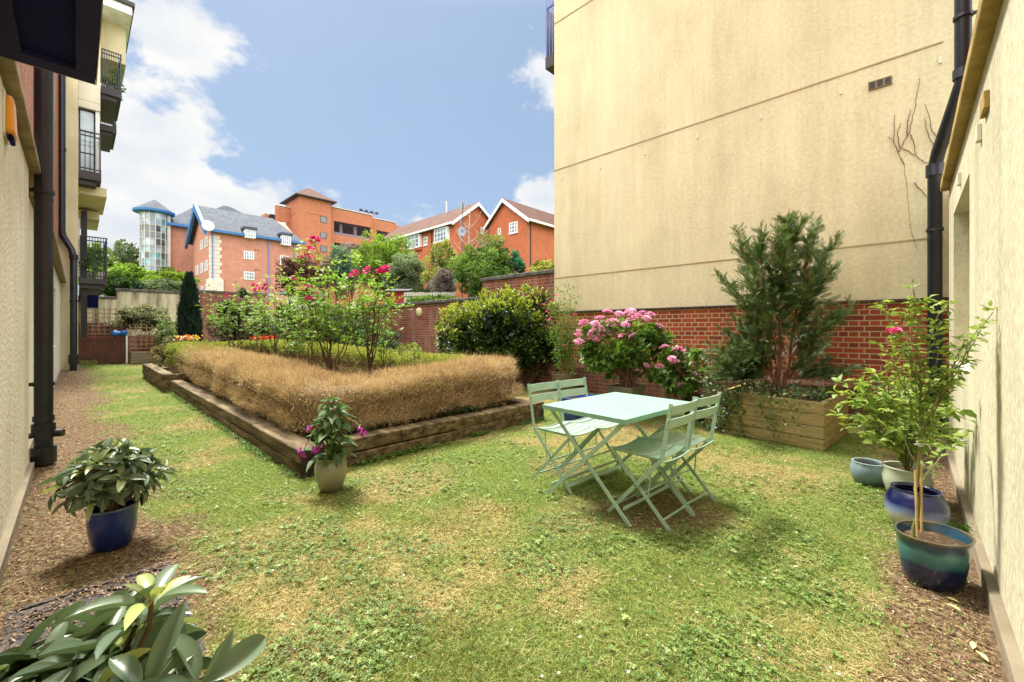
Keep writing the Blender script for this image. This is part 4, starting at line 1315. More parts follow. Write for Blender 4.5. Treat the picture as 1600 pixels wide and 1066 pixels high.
# ================================================================ FURNITURE
Wd = Vector((.745, .667, 0)).normalized(); Dd = Vector((Wd.y, -Wd.x, 0))     # table long axis, short axis towards the viewer's right
angT = math.atan2(Wd.y, Wd.x)
def table():
    corners = [Vector(p) for p in ((.246, 3.26, 0), (.995, 3.93, 0), (1.438, 3.32, 0), (.723, 2.67, 0))]
    c = sum(corners, Vector()) / 4
    t = thing('folding_table', 'square mint green metal folding table on the lawn', 'table', (c.x, c.y, 0))
    t.rotation_euler = (0, 0, angT)
    ORG[t] = Vector((0, 0, 0))
    L2, S2, h = .49, .372, .715
    m = MB(); m.box(-L2, L2, -S2, S2, h - .004, h); m.build('tabletop', M['mint_top'], t, bevel=.002)
    m = MB(); m.box(-L2, L2, -S2, -S2 + .004, h - .032, h - .0045); m.box(-L2, L2, S2 - .004, S2, h - .032, h - .0045)
    m.box(-L2, -L2 + .004, -S2 + .004, S2 - .004, h - .032, h - .0045); m.box(L2 - .004, L2, -S2 + .004, S2 - .004, h - .032, h - .0045)
    m.build('apron', M['mint_top'], t)
    for s in (-1, 1):
        x1 = s * (L2 - .035); x2 = s * (L2 - .06)
        MB().bar((x1, -S2 + .03, h - .03), (x1, S2 - .0, .0), .026, .009, (0, 1, 0)).build('leg', M['mint'], t)
        MB().bar((x2, S2 - .03, h - .03), (x2, -S2 + .0, .0), .026, .009, (0, 1, 0)).build('leg', M['mint'], t)
    for (yy, zz, xx) in ((S2 - .06, .10, .44), (-S2 + .06, .10, .41)):
        MB().bar((-xx - .01, yy, zz), (xx + .01, yy, zz), .022, .006, (0, 0, 1)).build('stretcher', M['mint'], t)
    m = MB(); m.tube([(-L2 + .05, 0, h * .51), (L2 - .05, 0, h * .51)], .006, 8); m.build('pivot_rod', M['mint'], t)
    return t
table()

def make_chair():
    t = thing('folding_chair', 'x', 'chair', (0, 0, 0), 0, 'mint green folding chairs round the table')
    ORG[t] = Vector((0, 0, 0))
    w = .19      # half width; +y is the front of the chair
    mint = M['mint']
    ts, tb_, sd_ = (.30, -.215), (.45, -.20), None
    topy, topz = -.25, .83
    ky, kz = -.185, .46
    for s in (-1, 1):
        x = s * w
        m = MB(); m.bar((x, topy, topz), (x, ky, kz), .026, .006, (0, 1, 0)); m.bar((x, ky, kz), (x, .22, 0), .026, .006, (0, 1, 0))
        m.build('back_upright', mint, t)
    for s in (-1, 1):
        x = s * (w - .022)
        MB().bar((x, .185, .435), (x, -.235, 0), .024, .006, (0, 1, 0)).build('leg', mint, t)
    for i, z in enumerate((.755, .665)):
        m = MB(); n = 8; y0 = topy + (topz - z - .03) * .24
        for k in range(n):
            a = -w - .012 + (2 * w + .024) * k / n; b = -w - .012 + (2 * w + .024) * (k + 1) / n
            ca = lambda x: y0 - .006 - .016 * (1 - (x / w) ** 2)
            m.add([(a, ca(a), z), (b, ca(b), z), (b, ca(b) - .014, z + .062), (a, ca(a) - .014, z + .062),
                   (a, ca(a) + .008, z), (b, ca(b) + .008, z), (b, ca(b) - .006, z + .062), (a, ca(a) - .006, z + .062)],
                  [(0, 1, 2, 3)[::-1], (4, 5, 6, 7), (0, 1, 5, 4), (3, 2, 6, 7)[::-1]] + ([(0, 3, 7, 4)] if k == 0 else []) + ([(1, 2, 6, 5)[::-1]] if k == n - 1 else []))
        m.build('back_slat', mint, t)
    # seat: five sagging slats and two rails under them
    n = 10
    for i in range(5):
        y0 = -.155 + i * .074; y1 = y0 + .064
        m = MB()
        for k in range(n):
            a = -w + .004 + (2 * w - .008) * k / n; b = -w + .004 + (2 * w - .008) * (k + 1) / n
            zf_ = lambda x: .438 + .022 * (x / w) ** 2
            m.add([(a, y0, zf_(a)), (b, y0, zf_(b)), (b, y1, zf_(b)), (a, y1, zf_(a)), (a, y0, zf_(a) + .007), (b, y0, zf_(b) + .007), (b, y1, zf_(b) + .007), (a, y1, zf_(a) + .007)],
                  [(3, 2, 1, 0), (4, 5, 6, 7), (0, 1, 5, 4), (2, 3, 7, 6)] + ([(0, 4, 7, 3)] if k == 0 else []) + ([(1, 2, 6, 5)] if k == n - 1 else []))
        m.build('seat_slat', mint, t)
    for s in (-1, 1):
        MB().bar((s * (w - .035), -.19, .447), (s * (w - .035), .205, .447), .016, .005, (0, 0, 1)).build('seat_rail', mint, t)
    m = MB(); m.tube([(-w - .01 + (2 * w + .02) * k / 10, -.20, .452 - .016 * (1 - ((k - 5) / 5) ** 2)) for k in range(11)], .006, 8)
    m.build('rear_rod', mint, t)
    fx = lambda z: ky + (kz - z) / kz * (.22 - ky)
    rx = lambda z: .185 - (.435 - z) / .435 * .42
    MB().bar((-w, fx(.055), .055), (w, fx(.055), .055), .03, .006, (0, .7, -.7)).build('front_crossbar', mint, t)
    MB().bar((-w + .022, rx(.06), .06), (w - .022, rx(.06), .06), .012, .006, (0, 0, 1)).build('rear_crossbar', mint, t)
    MB().bar((-w + .022, rx(.20), .20), (w - .022, rx(.20), .20), .012, .006, (0, 0, 1)).build('middle_crossbar', mint, t)
    for s in (-1, 1):
        MB().bar((s * (w - .045), -.10, .437), (s * (w - .03), rx(.17), .17), .009, .004, (0, 1, 0)).build('strut', mint, t)
    zc_ = .245
    for s in (-1, 1):
        MB().tube([(s * (w - .034), fx(zc_), zc_), (s * (w + .007), fx(zc_), zc_)], .006, 10).build('pivot_bolt', M['rail'], t)
    return t
def copy_tree(o, parent=None):
    c = o.copy(); col.objects.link(c)
    if parent is not None: c.parent = parent
    for ch in list(o.children): copy_tree(ch, c)
    return c
proto = make_chair()
def mid(a, b): return (Vector(a) + Vector(b)) / 2
spots = [
    # centre, facing angle (front of the chair towards the table), label
    (Vector((.975, 2.94, 0)), angT + .02, 'mint folding chair with its curved back nearest the viewer, on the right of the table'),
    (Vector((1.255, 3.20, 0)), angT - .04, 'mint folding chair on the right side of the table, beside the timber planter'),
    (Vector((.455, 3.56, 0)), angT + math.pi + .03, 'mint folding chair on the left of the table, nearest the raised bed corner'),
    (Vector((.735, 3.80, 0)), angT + math.pi - .02, 'farther mint folding chair left of the table, its back towards the blue pot'),
]
for i, (p, a, lab) in enumerate(spots):
    c = proto if i == 0 else copy_tree(proto)
    c.location = p; c.rotation_euler = (0, 0, a); c['label'] = lab

# ================================================================ POTS
def glaze(name, stops, lo, hi, rough=.12, wob=.12, scale=9, coat=.6):
    """glaze bands up the height of the pot with an uneven edge"""
    m, t, b = new_mat(name)
    L = t.links.new
    tc = t.nodes.new('ShaderNodeTexCoord'); sp_ = t.nodes.new('ShaderNodeSeparateXYZ'); L(tc.outputs['Object'], sp_.inputs[0])
    mr = t.nodes.new('ShaderNodeMapRange'); mr.inputs['From Min'].default_value = lo; mr.inputs['From Max'].default_value = hi
    L(sp_.outputs['Z'], mr.inputs[0])
    n = t.nodes.new('ShaderNodeTexNoise'); n.inputs['Scale'].default_value = scale; n.inputs['Detail'].default_value = 6
    mp = t.nodes.new('ShaderNodeMapping'); mp.inputs['Scale'].default_value = (1, 1, .35); L(tc.outputs['Object'], mp.inputs[0]); L(mp.outputs[0], n.inputs['Vector'])
    a = t.nodes.new('ShaderNodeMath'); a.operation = 'MULTIPLY_ADD'; a.inputs[1].default_value = wob * 2; a.inputs[2].default_value = -wob
    L(n.outputs['Fac'], a.inputs[0])
    s = t.nodes.new('ShaderNodeMath'); s.operation = 'ADD'; L(mr.outputs[0], s.inputs[0]); L(a.outputs[0], s.inputs[1])
    r = ramp_node(t, stops); L(s.outputs[0], r.inputs[0]); L(r.outputs[0], b.inputs['Base Color'])
    b.inputs['Roughness'].default_value = rough + .1; b.inputs['Coat Weight'].default_value = coat; b.inputs['Coat Roughness'].default_value = .1
    return m
def pot(name, label, x, y, prof_out, mat, thick=.016, soil_z=.85, sx=1., sy=1., rot=0., group=None, ribs=0):
    """prof_out: (radius, z) from foot to rim"""
    t = thing(name, label, 'plant pot', (x, y, 0), 0, group)
    rim = prof_out[-1]
    inner = [(max(.01, r - thick), z) for r, z in prof_out[::-1] if z > rim[1] * .35]
    inner.append((.01, inner[-1][1]))
    prof = prof_out + [(rim[0] - thick * .5, rim[1] + .003)] + inner
    m = MB(); m.lathe(prof, 56, (x, y, 0), sx, sy, rot)
    if ribs:
        nn = 56
        vs = m.v; out = []
        for i, q in enumerate(vs):
            ring, j = divmod(i, nn)
            if ring < len(prof_out) - 1:
                tt = 2 * math.pi * j / nn; f = 1 + .022 * math.cos(ribs * tt + q[2] * 40)
                out.append((x + (q[0] - x) * f, y + (q[1] - y) * f, q[2]))
            else: out.append(q)
        m.v = out
    m.build('vessel', mat, t, smooth=True, auto=50)
    zs_ = rim[1] * soil_z
    rr = np.interp(zs_, [p[1] for p in prof_out], [p[0] for p in prof_out]) - thick - .002
    m = MB(); n = 28
    k = 0
    for q in range(6):
        for j in range(n):
            tt = 2 * math.pi * j / n; r = rr * (1 - q / 5.2)
            m.v.append((x + (r * math.cos(tt) * sx * math.cos(rot) - r * math.sin(tt) * sy * math.sin(rot)), y + (r * math.cos(tt) * sx * math.sin(rot) + r * math.sin(tt) * sy * math.cos(rot)), zs_ + random.uniform(-.006, .006) + .008 * q / 5))
    for q in range(5):
        for j in range(n): m.f.append((q * n + j, q * n + (j + 1) % n, (q + 1) * n + (j + 1) % n, (q + 1) * n + j))
    m.f.append(tuple(5 * n + j for j in range(n)))
    m.build('soil', M['soil'], t, smooth=True)
    return t
g_teal = glaze('teal_over_navy_glaze', [(.0, (.004, .008, .04)), (.45, (.005, .014, .075)), (.52, (.02, .10, .13)), (.74, (.05, .19, .18)), (.84, (.012, .06, .10)), (.95, (.02, .05, .08)), (1.0, (.09, .075, .04))], 0, .26)
pot('oval_planter', 'wide teal and navy glazed planter holding the staked rose, nearest on the right', 2.155, 2.13,
    [(0.1092, 0), (0.126, 0.01), (0.1386, 0.06), (0.1495, 0.13), (0.1579, 0.2), (0.1596, 0.235), (0.1722, 0.25), (0.1739, 0.262)], g_teal, soil_z=.84, sx=1.0, sy=.8, rot=.2)
g_navy = glaze('navy_over_cream_glaze', [(.0, (.55, .48, .38)), (.30, (.50, .50, .50)), (.46, (.16, .22, .42)), (.6, (.008, .014, .10)), (1, (.006, .01, .06))], 0, .27, wob=.1)
pot('glazed_bowl', 'round bulging pot glazed navy above and cream below, behind the teal planter', 2.66, 2.74,
    [(0.0924, 0), (0.1155, 0.01), (0.1463, 0.06), (0.1594, 0.12), (0.154, 0.18), (0.1309, 0.225), (0.1193, 0.24), (0.1247, 0.252)], g_navy, soil_z=.8)
g_pale = glaze('pale_celadon_glaze', [(.0, (.38, .42, .33)), (.7, (.48, .53, .42)), (1, (.55, .6, .5))], 0, .3)
pot('pale_pot', 'pale grey green glazed pot under the leafy bush, behind the navy bowl', 3.02, 3.18,
    [(0.0946, 0), (0.1204, 0.05), (0.1419, 0.12), (0.1462, 0.17), (0.1376, 0.215), (0.1436, 0.235), (0.1462, 0.25)], g_pale, soil_z=.85)
g_grey = glaze('grey_blue_glaze', [(.0, (.10, .14, .17)), (.5, (.17, .25, .29)), (1, (.25, .33, .35))], 0, .2, wob=.25, scale=30, rough=.3)
pot('grey_bowl', 'small grey blue bowl with a diamond pattern on the grass by the right wall', 3.0, 3.50,
    [(0.0738, 0), (0.0943, 0.01), (0.1164, 0.06), (0.123, 0.11), (0.1197, 0.15), (0.1107, 0.175), (0.1148, 0.188)], g_grey, soil_z=.72, ribs=14)
g_cobalt = glaze('cobalt_glaze', [(.0, (.002, .012, .10)), (.7, (.004, .03, .20)), (.93, (.006, .035, .18)), (1.0, (.25, .30, .36))], 0, .25, wob=.05, rough=.15)
pot('cobalt_pot', 'cobalt blue glazed pot holding the rhododendron beside the left wall', -2.40, 2.50,
    [(0.068, 0), (0.084, 0.005), (0.1, 0.05), (0.1104, 0.12), (0.1136, 0.19), (0.116, 0.235), (0.1192, 0.243)], g_cobalt, soil_z=.8)
g_olive = glaze('olive_grey_crackle_glaze', [(.0, (.17, .16, .11)), (.4, (.27, .26, .18)), (.8, (.31, .30, .22)), (1.0, (.20, .19, .13))], 0, .27, wob=.3, scale=20, rough=.25)
pot('olive_pot', 'grey olive glazed jar holding the foxglove at the raised bed corner', -1.47, 3.38,
    [(0.069, 0), (0.0782, 0.006), (0.0966, 0.05), (0.1168, 0.11), (0.1242, 0.165), (0.1196, 0.21), (0.1086, 0.235), (0.103, 0.245), (0.115, 0.255), (0.1178, 0.268)], g_olive, soil_z=.86, ribs=22)
g_cob2 = glaze('royal_blue_glaze', [(.0, (.004, .012, .12)), (1, (.02, .05, .35))], 0, .3, wob=.1)
q = at(943, 515, 5.9)
pot('blue_pot', 'dark blue glazed pot behind the table, left of the grey planter', q.x, 5.95,
    [(.12, 0), (.15, .1), (.165, .2), (.165, .30), (.18, .32), (.183, .345)], g_cob2, soil_z=.85)
q = at(899, 515, 5.8)
pot('blue_trough', 'large royal blue pot seen through the slats of the left chairs', q.x, 5.75,
    [(.17, 0), (.22, .1), (.25, .25), (.255, .34), (.27, .36), (.272, .38)], g_cob2, soil_z=.85)
# square grey-green hydrangea planter
def square_planter():
    c = at(981, 515, 6.15)
    t = thing('square_planter', 'square tapered grey green planter holding the big pink hydrangea', 'plant pot', (c.x, c.y + .1, 0), TH)
    ORG[t] = Vector((0, 0, 0))
    mt = noise_mat('grey_green_fibreglass', [(.3, (.14, .145, .10)), (.7, (.20, .21, .15))], scale=3, rough=.5)
    m = MB(); b, tp = .15, .215; h = .46
    B = [(-b, -b), (b, -b), (b, b), (-b, b)]; T = [(-tp, -tp), (tp, -tp), (tp, tp), (-tp, tp)]
    for i in range(4):
        j = (i + 1) % 4
        f = .9
        m.add([(*B[i], 0), (*B[j], 0), (*T[j], h), (*T[i], h), (B[i][0] * .85, B[i][1] * .85, 0), (B[j][0] * .85, B[j][1] * .85, 0), (T[j][0] * f, T[j][1] * f, h), (T[i][0] * f, T[i][1] * f, h)],
              [(0, 1, 2, 3), (5, 4, 7, 6), (3, 2, 6, 7), (1, 0, 4, 5)])
    m.build('vessel', mt, t)
    MB().hexa([(x * .88, y * .88) for x, y in B], .35, .42, [(x * .88, y * .88) for x, y in T]).build('soil', M['soil'], t)
square_planter()
c = at(1070, 515, 6.3)
pot('dark_pot', 'dark pot holding the smaller hydrangea by the brick plinth', 2.64, 6.0,
    [(.12, 0), (.15, .1), (.17, .2), (.175, .28), (.185, .3)], flat('dark_plastic_pot', (.04, .03, .03), .6), soil_z=.85)
c1 = W(6.75, 5.0)
pot('wooden_tub', 'dull brown tub under the tall flowering climber by the laurel', c1.x, c1.y,
    [(.2, 0), (.23, .1), (.25, .25), (.26, .40), (.27, .42)], noise_mat('dull_tub_wood', [(.3, (.10, .085, .05)), (.7, (.18, .15, .09))], scale=5), soil_z=.9)
# ================================================================ PLANTS
LM = {}
LM['rhodo'] = leaf_mat('rhododendron_leaf', [(0, (.045, .08, .04)), (.35, (.105, .165, .09)), (.7, (.20, .275, .165)), (.86, (.30, .38, .19)), (1, (.50, .56, .17))], trans=.16, rough=.33, spec=.55)
LM['rose'] = leaf_mat('rose_leaf', [(0, (.07, .15, .025)), (.4, (.18, .34, .045)), (.8, (.33, .50, .08)), (.95, (.38, .50, .10)), (1, (.35, .16, .05))], trans=.4, rough=.45)
LM['roselight'] = leaf_mat('light_rose_leaf', [(0, (.09, .17, .03)), (.5, (.22, .33, .06)), (.9, (.36, .46, .10)), (1, (.42, .46, .12))], trans=.4, rough=.45)
LM['laurel'] = leaf_mat('laurel_leaf', [(0, (.018, .04, .018)), (.4, (.055, .11, .03)), (.62, (.12, .21, .03)), (.85, (.36, .44, .04)), (1, (.50, .54, .07))], trans=.25, rough=.35, spec=.5)
LM['yew'] = leaf_mat('yew_needles', [(0, (.025, .045, .018)), (.5, (.065, .12, .033)), (.85, (.17, .27, .05)), (1, (.19, .15, .05))], trans=.15, rough=.5)
LM['hydra'] = leaf_mat('hydrangea_leaf', [(0, (.04, .095, .025)), (.5, (.12, .25, .04)), (.85, (.20, .32, .05)), (1, (.36, .42, .08))], trans=.35, rough=.5)
LM['ivy'] = leaf_mat('ivy_leaf', [(0, (.02, .05, .02)), (.5, (.06, .12, .035)), (.85, (.16, .23, .06)), (1, (.32, .36, .12))], trans=.2, rough=.4)
LM['pink'] = leaf_mat('pink_petals', [(0, (.66, .17, .36)), (.5, (.80, .36, .56)), (1, (.88, .64, .76))], tint=(1.1, .9, 1.05), trans=.35, rough=.6)
LM['magenta'] = leaf_mat('magenta_rose_petals', [(0, (.42, .01, .10)), (.5, (.72, .03, .22)), (1, (.85, .25, .42))], tint=(1.1, .9, 1.05), trans=.3, rough=.6)
LM['purple'] = leaf_mat('foxglove_petals', [(0, (.45, .05, .32)), (.6, (.66, .14, .50)), (1, (.82, .42, .68))], tint=(1.1, .9, 1.05), trans=.35, rough=.5)
LM['red'] = leaf_mat('scarlet_petals', [(0, (.5, .02, .01)), (1, (.8, .07, .03))], trans=.3)
LM['yellow'] = leaf_mat('yellow_petals', [(0, (.7, .35, .02)), (1, (.85, .65, .05))], trans=.3)
LM['white'] = leaf_mat('white_petals', [(0, (.7, .7, .66)), (1, (.85, .85, .82))], trans=.3)
LM['brown'] = leaf_mat('dry_hedge_twigs', [(0, (.22, .14, .075)), (.4, (.50, .36, .20)), (.75, (.68, .53, .33)), (1, (.80, .68, .47))], trans=.15, rough=.9, spec=.1)
LM['hedgegreen'] = leaf_mat('box_hedge_leaf', [(0, (.07, .11, .02)), (.4, (.20, .26, .04)), (.75, (.37, .42, .07)), (1, (.50, .50, .14))], trans=.3, rough=.6)
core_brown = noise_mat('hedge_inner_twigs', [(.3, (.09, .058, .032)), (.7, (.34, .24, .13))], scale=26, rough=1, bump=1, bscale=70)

def tube_np(m, pts, r0, r1, n=5):
    k = len(pts)
    m.tube(pts, [r0 + (r1 - r0) * i / (k - 1) for i in range(k)], n, cap=False)
def bez(a, b, up, n=7, wig=.02):
    a = Vector(a); b = Vector(b); c = Vector(up)
    out = []
    for i in range(n):
        t = i / (n - 1)
        p = a * (1 - t) ** 2 + c * 2 * t * (1 - t) + b * t * t
        if 0 < i < n - 1: p = p + Vector((random.gauss(0, wig), random.gauss(0, wig), random.gauss(0, wig)))
        out.append(p)
    return out

# ---- the clipped hedge round the bed
def make_hedge():
    hd = arch('clipped_box_hedge', 'clipped box hedge round the raised bed, dried brown in front and yellow green behind', 'hedge', 3, 8)
    # centre line in (v, u)
    c = [(1.80, 4.40), (1.95, 14.15), (4.25, 14.2), (4.30, 4.42)]
    segs = [(0, 1), (1, 2), (2, 3), (3, 0)]
    lens = [math.dist(c[a], c[b]) for a, b in segs]
    tot = sum(lens)
    def sample(s):
        """position, tangent of the centre line with rounded corners"""
        s = np.mod(s, tot); P = np.zeros((len(s), 2)); 
        acc = 0
        for (a, b), L_ in zip(segs, lens):
            k = (s >= acc) & (s < acc + L_ + 1e-9)
            t = ((s[k] - acc) / L_)[:, None]
            P[k] = np.array(c[a]) * (1 - t) + np.array(c[b]) * t
            acc += L_
        return P
    def frame(s):
        e = .16
        P = (sample(s - e) + sample(s) + sample(s + e) + sample(s - e / 2) + sample(s + e / 2)) / 5
        Tn = sample(s + .2) - sample(s - .2)
        Tn = Tn / np.linalg.norm(Tn, axis=1, keepdims=True)
        Nn = np.stack([Tn[:, 1], -Tn[:, 0]], 1)
        cen = np.array([3.1, 9.3])
        sg = np.sign(((P - cen) * Nn).sum(1)); Nn = Nn * sg[:, None]       # outward
        return P, Nn
    z0_ = lambda q: q * .6
    def surf(s, ph, inset=0.):
        P, Nn = frame(s)
        cx = np.cos(ph); sx = np.sin(ph)
        far = sstep(6, 13, P[:, 1])
        hw = .325 + .05 * (1 - far) + .05 * (fbm(P[:, 0] * 1., P[:, 1] * 1., 1.1, 61, 3) - .5) * 2 + .015 - .02 * far - inset
        top = .865 + .07 * far + .07 * (fbm(P[:, 0], P[:, 1], .8, 62, 3) - .5)
        top = top - .10 * np.exp(-((P[:, 1] - 4.5) ** 2 + (P[:, 0] - 1.9) ** 2) / 2.2)
        lo = .26 - .02 * far
        mid_ = (top + lo) / 2; hz = (top - lo) / 2 - inset * .8
        lump = 1 + .20 * (fbm(P[:, 0] * 1 + ph * .9, P[:, 1] + ph * .5, 2.6, 63, 3) - .5) * 2
        lump = lump + .07 * (fbm(P[:, 0] + z0_(sx), P[:, 1] + ph * .35, 7.5, 64, 2) - .5) * 2
        off = np.sign(cx) * np.abs(cx) ** .6 * hw * lump
        z = mid_ + np.sign(sx) * np.abs(sx) ** .5 * hz * (1 + (lump - 1) * .6)
        v = P[:, 0] + Nn[:, 0] * off; u = P[:, 1] + Nn[:, 1] * off
        nrm = np.stack([Nn[:, 0] * cx, Nn[:, 1] * cx, sx], 1)
        return v, u, z, nrm
    def toW(v, u, z): return np.stack([D1[0] * u + D2[0] * v, D1[1] * u + D2[1] * v, z], 1)
    # dark inner body
    ns, nph = 260, 20
    S, PH = np.meshgrid(np.linspace(0, tot, ns, endpoint=False), np.linspace(0, 2 * math.pi, nph, endpoint=False), indexing='ij')
    v, u, z, _ = surf(S.ravel(), PH.ravel(), .085)
    i = np.arange(ns * nph); r = i // nph; q = i % nph
    F = np.stack([i, r * nph + (q + 1) % nph, ((r + 1) % ns) * nph + (q + 1) % nph, ((r + 1) % ns) * nph + q], 1)
    Vw = toW(v, u, z)
    # hd lives in grid axes: give child meshes grid coordinates
    def child(name, mat, V3, F_, rnd=None, smooth=False):
        return npmesh(name, V3, F_, mat, hd, rnd, smooth)
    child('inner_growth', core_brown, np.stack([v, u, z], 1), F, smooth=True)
    # twig ends all over it; the rear runs keep green leaves on top
    def shell(n, ph_lo, ph_hi, seed, jit):
        rng = np.random.default_rng(seed)
        s = rng.uniform(0, tot, n * 3); P, _ = frame(s)
        Y = .691 * P[:, 1] + .7228 * P[:, 0]
        keep = rng.uniform(size=n * 3) < np.clip((5.2 / Y) ** 1.6, .12, 1)
        s = s[keep][:n]
        ph = rng.uniform(ph_lo, ph_hi, len(s))
        v, u, z, nr = surf(s, ph, 0)
        dep = rng.uniform(0, 1, len(s)) ** 1.5 * jit
        p = np.stack([v, u, z], 1) - nr * dep[:, None]
        return rng, p, nr, s
    def greenness(p, nr):
        far = sstep(8.8, 13., p[:, 1] + (p[:, 0] - 1.8) * 3.2 * (p[:, 1] > 4.9)) * sstep(-.1, .6, nr[:, 2] + .2)
        nz = fbm(p[:, 0], p[:, 1], 1.3, 81, 3)
        return np.clip(far * (.55 + nz * .9) + sstep(11.8, 13.6, p[:, 1]) * .8 * (nr[:, 2] > -.2), 0, 1)
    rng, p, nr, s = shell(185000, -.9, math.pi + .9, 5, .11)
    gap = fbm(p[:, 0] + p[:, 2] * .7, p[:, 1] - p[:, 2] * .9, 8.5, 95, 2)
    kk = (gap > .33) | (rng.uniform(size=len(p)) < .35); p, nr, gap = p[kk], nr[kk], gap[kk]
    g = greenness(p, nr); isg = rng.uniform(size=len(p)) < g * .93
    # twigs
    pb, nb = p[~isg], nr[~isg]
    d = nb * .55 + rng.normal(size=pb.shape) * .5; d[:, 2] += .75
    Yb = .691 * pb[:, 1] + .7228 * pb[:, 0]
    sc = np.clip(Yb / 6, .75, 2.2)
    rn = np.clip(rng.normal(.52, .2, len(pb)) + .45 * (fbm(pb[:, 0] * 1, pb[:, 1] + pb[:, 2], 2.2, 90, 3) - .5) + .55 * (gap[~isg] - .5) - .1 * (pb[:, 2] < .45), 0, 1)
    tv, tf = TB
    def inst(T, P, D, Nn, L_, W_, rn, name, mat):
        tv, tf = T; D = unit(D); X = unit(np.cross(D, Nn)); Z = np.cross(X, D); n = len(P)
        V = P[:, None, :] + X[:, None, :] * (tv[None, :, 0:1] * W_[:, None, None]) + D[:, None, :] * (tv[None, :, 1:2] * L_[:, None, None]) + Z[:, None, :] * (tv[None, :, 2:3] * L_[:, None, None])
        F = (tf[None] + (np.arange(n) * len(tv))[:, None, None]).reshape(-1, tf.shape[1])
        return child(name, mat, V.reshape(-1, 3), F, np.repeat(rn, len(tf)))
    tw = rng.uniform(size=len(pb)) < .72
    inst(TB, pb[tw], d[tw], rng.normal(size=pb[tw].shape), np.where(rng.uniform(size=tw.sum()) < .05, 1.7, 1.) * rng.uniform(.04, .10, tw.sum()) * sc[tw] ** .4, rng.uniform(.0028, .0055, tw.sum()) * sc[tw], rn[tw], 'dry_twigs', LM['brown'])
    lf = ~tw; dl = rng.normal(size=pb[lf].shape) + nb[lf] * .5
    inst(TD, pb[lf] + nb[lf] * rng.uniform(-.01, .03, lf.sum())[:, None], dl, rng.normal(size=dl.shape), rng.uniform(.014, .030, lf.sum()) * sc[lf] ** .7, rng.uniform(.008, .015, lf.sum()) * sc[lf] ** .7, np.clip(rn[lf] + .06, 0, 1), 'dry_leaves', LM['brown'])
    pg, ng = p[isg], nr[isg]
    d = ng * .7 + rng.normal(size=pg.shape) * .6; d[:, 2] += .5
    Yg = .691 * pg[:, 1] + .7228 * pg[:, 0]
    inst(TD, pg + ng * .01, d, rng.normal(size=pg.shape), rng.uniform(.02, .045, len(pg)) * np.clip(Yg / 7, .8, 1.8), rng.uniform(.012, .024, len(pg)) * np.clip(Yg / 7, .8, 1.8),
         np.clip(rng.normal(.55, .2, len(pg)) + .3 * ng[:, 2] - .15, 0, 1), 'green_foliage', LM['hedgegreen'])
    # bare stems under the front
    m = MB(); rs = random.Random(4)
    for k in range(330):
        s_ = np.array([rs.uniform(0, tot)]); P, Nn = frame(s_)
        if P[0, 1] > 7 and rs.random() < .7: continue
        o = rs.uniform(-.1, .27); v, u = P[0, 0] + Nn[0, 0] * o, P[0, 1] + Nn[0, 1] * o
        for q in range(5):
            a = rs.uniform(0, 6.28); l = rs.uniform(.06, .24)
            m.tube([(v, u, .12), (v + math.cos(a) * l * .35, u + math.sin(a) * l * .35, .28), (v + math.cos(a) * l, u + math.sin(a) * l, .52)], [.009, .006, .004], 4, cap=False)
    m.build('bare_stems', noise_mat('pale_hedge_stems', [(.3, (.22, .15, .09)), (.7, (.46, .36, .23))], scale=20, rough=.9), hd)
    # twigs hanging low at the foot
    rng, p, nr, s = shell(12000, -2.4, -.6, 6, .16)
    d = rng.normal(size=p.shape) * .6 + nr * .3; d[:, 2] += .5
    p[:, 2] -= rng.uniform(0, .14, len(p)) 
    inst(TB, p, d, rng.normal(size=p.shape), rng.uniform(.05, .12, len(p)), rng.uniform(.0025, .005, len(p)), np.clip(rng.normal(.4, .2, len(p)), 0, 1), 'low_twigs', LM['brown'])
make_hedge()

# litter and low growth on the bed soil, front and left border
def cover(name, label, kind, sampler, n, L0, L1, W0, W1, mat, rmean=.5, up=.4, T=TD, z=.0, flatn=False, seed=1):
    rng = np.random.default_rng(seed)
    v, u, zz = sampler(rng, n)
    k = len(v)
    P = np.stack([D1[0] * u + D2[0] * v, D1[1] * u + D2[1] * v, zz + z], 1)
    D = rng.normal(size=(k, 3)); D[:, 2] = np.abs(D[:, 2]) * .3 + up * rng.uniform(.2, 1, k)
    Nn = np.tile([0, 0, 1.], (k, 1)) + rng.normal(size=(k, 3)) * .35
    o = leaves(name, T, P, D, Nn, rng.uniform(L0, L1, k), rng.uniform(W0, W1, k), np.clip(rng.normal(rmean, .22, k), 0, 1), mat)
    return tag(o, label, None, None, 'stuff')
def s_ivy(rng, n):
    u = np.concatenate([rng.uniform(4.6, 9.8, n // 2), rng.uniform(3.98, 4.15, n // 4) * 1.0, ]); 
    v = np.concatenate([rng.uniform(1.50, 1.78, n // 2), rng.uniform(2.2, 4.5, n // 4)])
    k = fbm(v, u, 2.2, 15, 3) > .50
    v, u = v[k], u[k]
    return v, u, .20 + rng.uniform(0, .12, len(v))
cover('ivy_ground_cover', 'dark ivy creeping between the sleepers and the dry hedge', 'stuff', s_ivy, 5200, .03, .06, .025, .05, LM['ivy'], .35, .35, TD, seed=3)

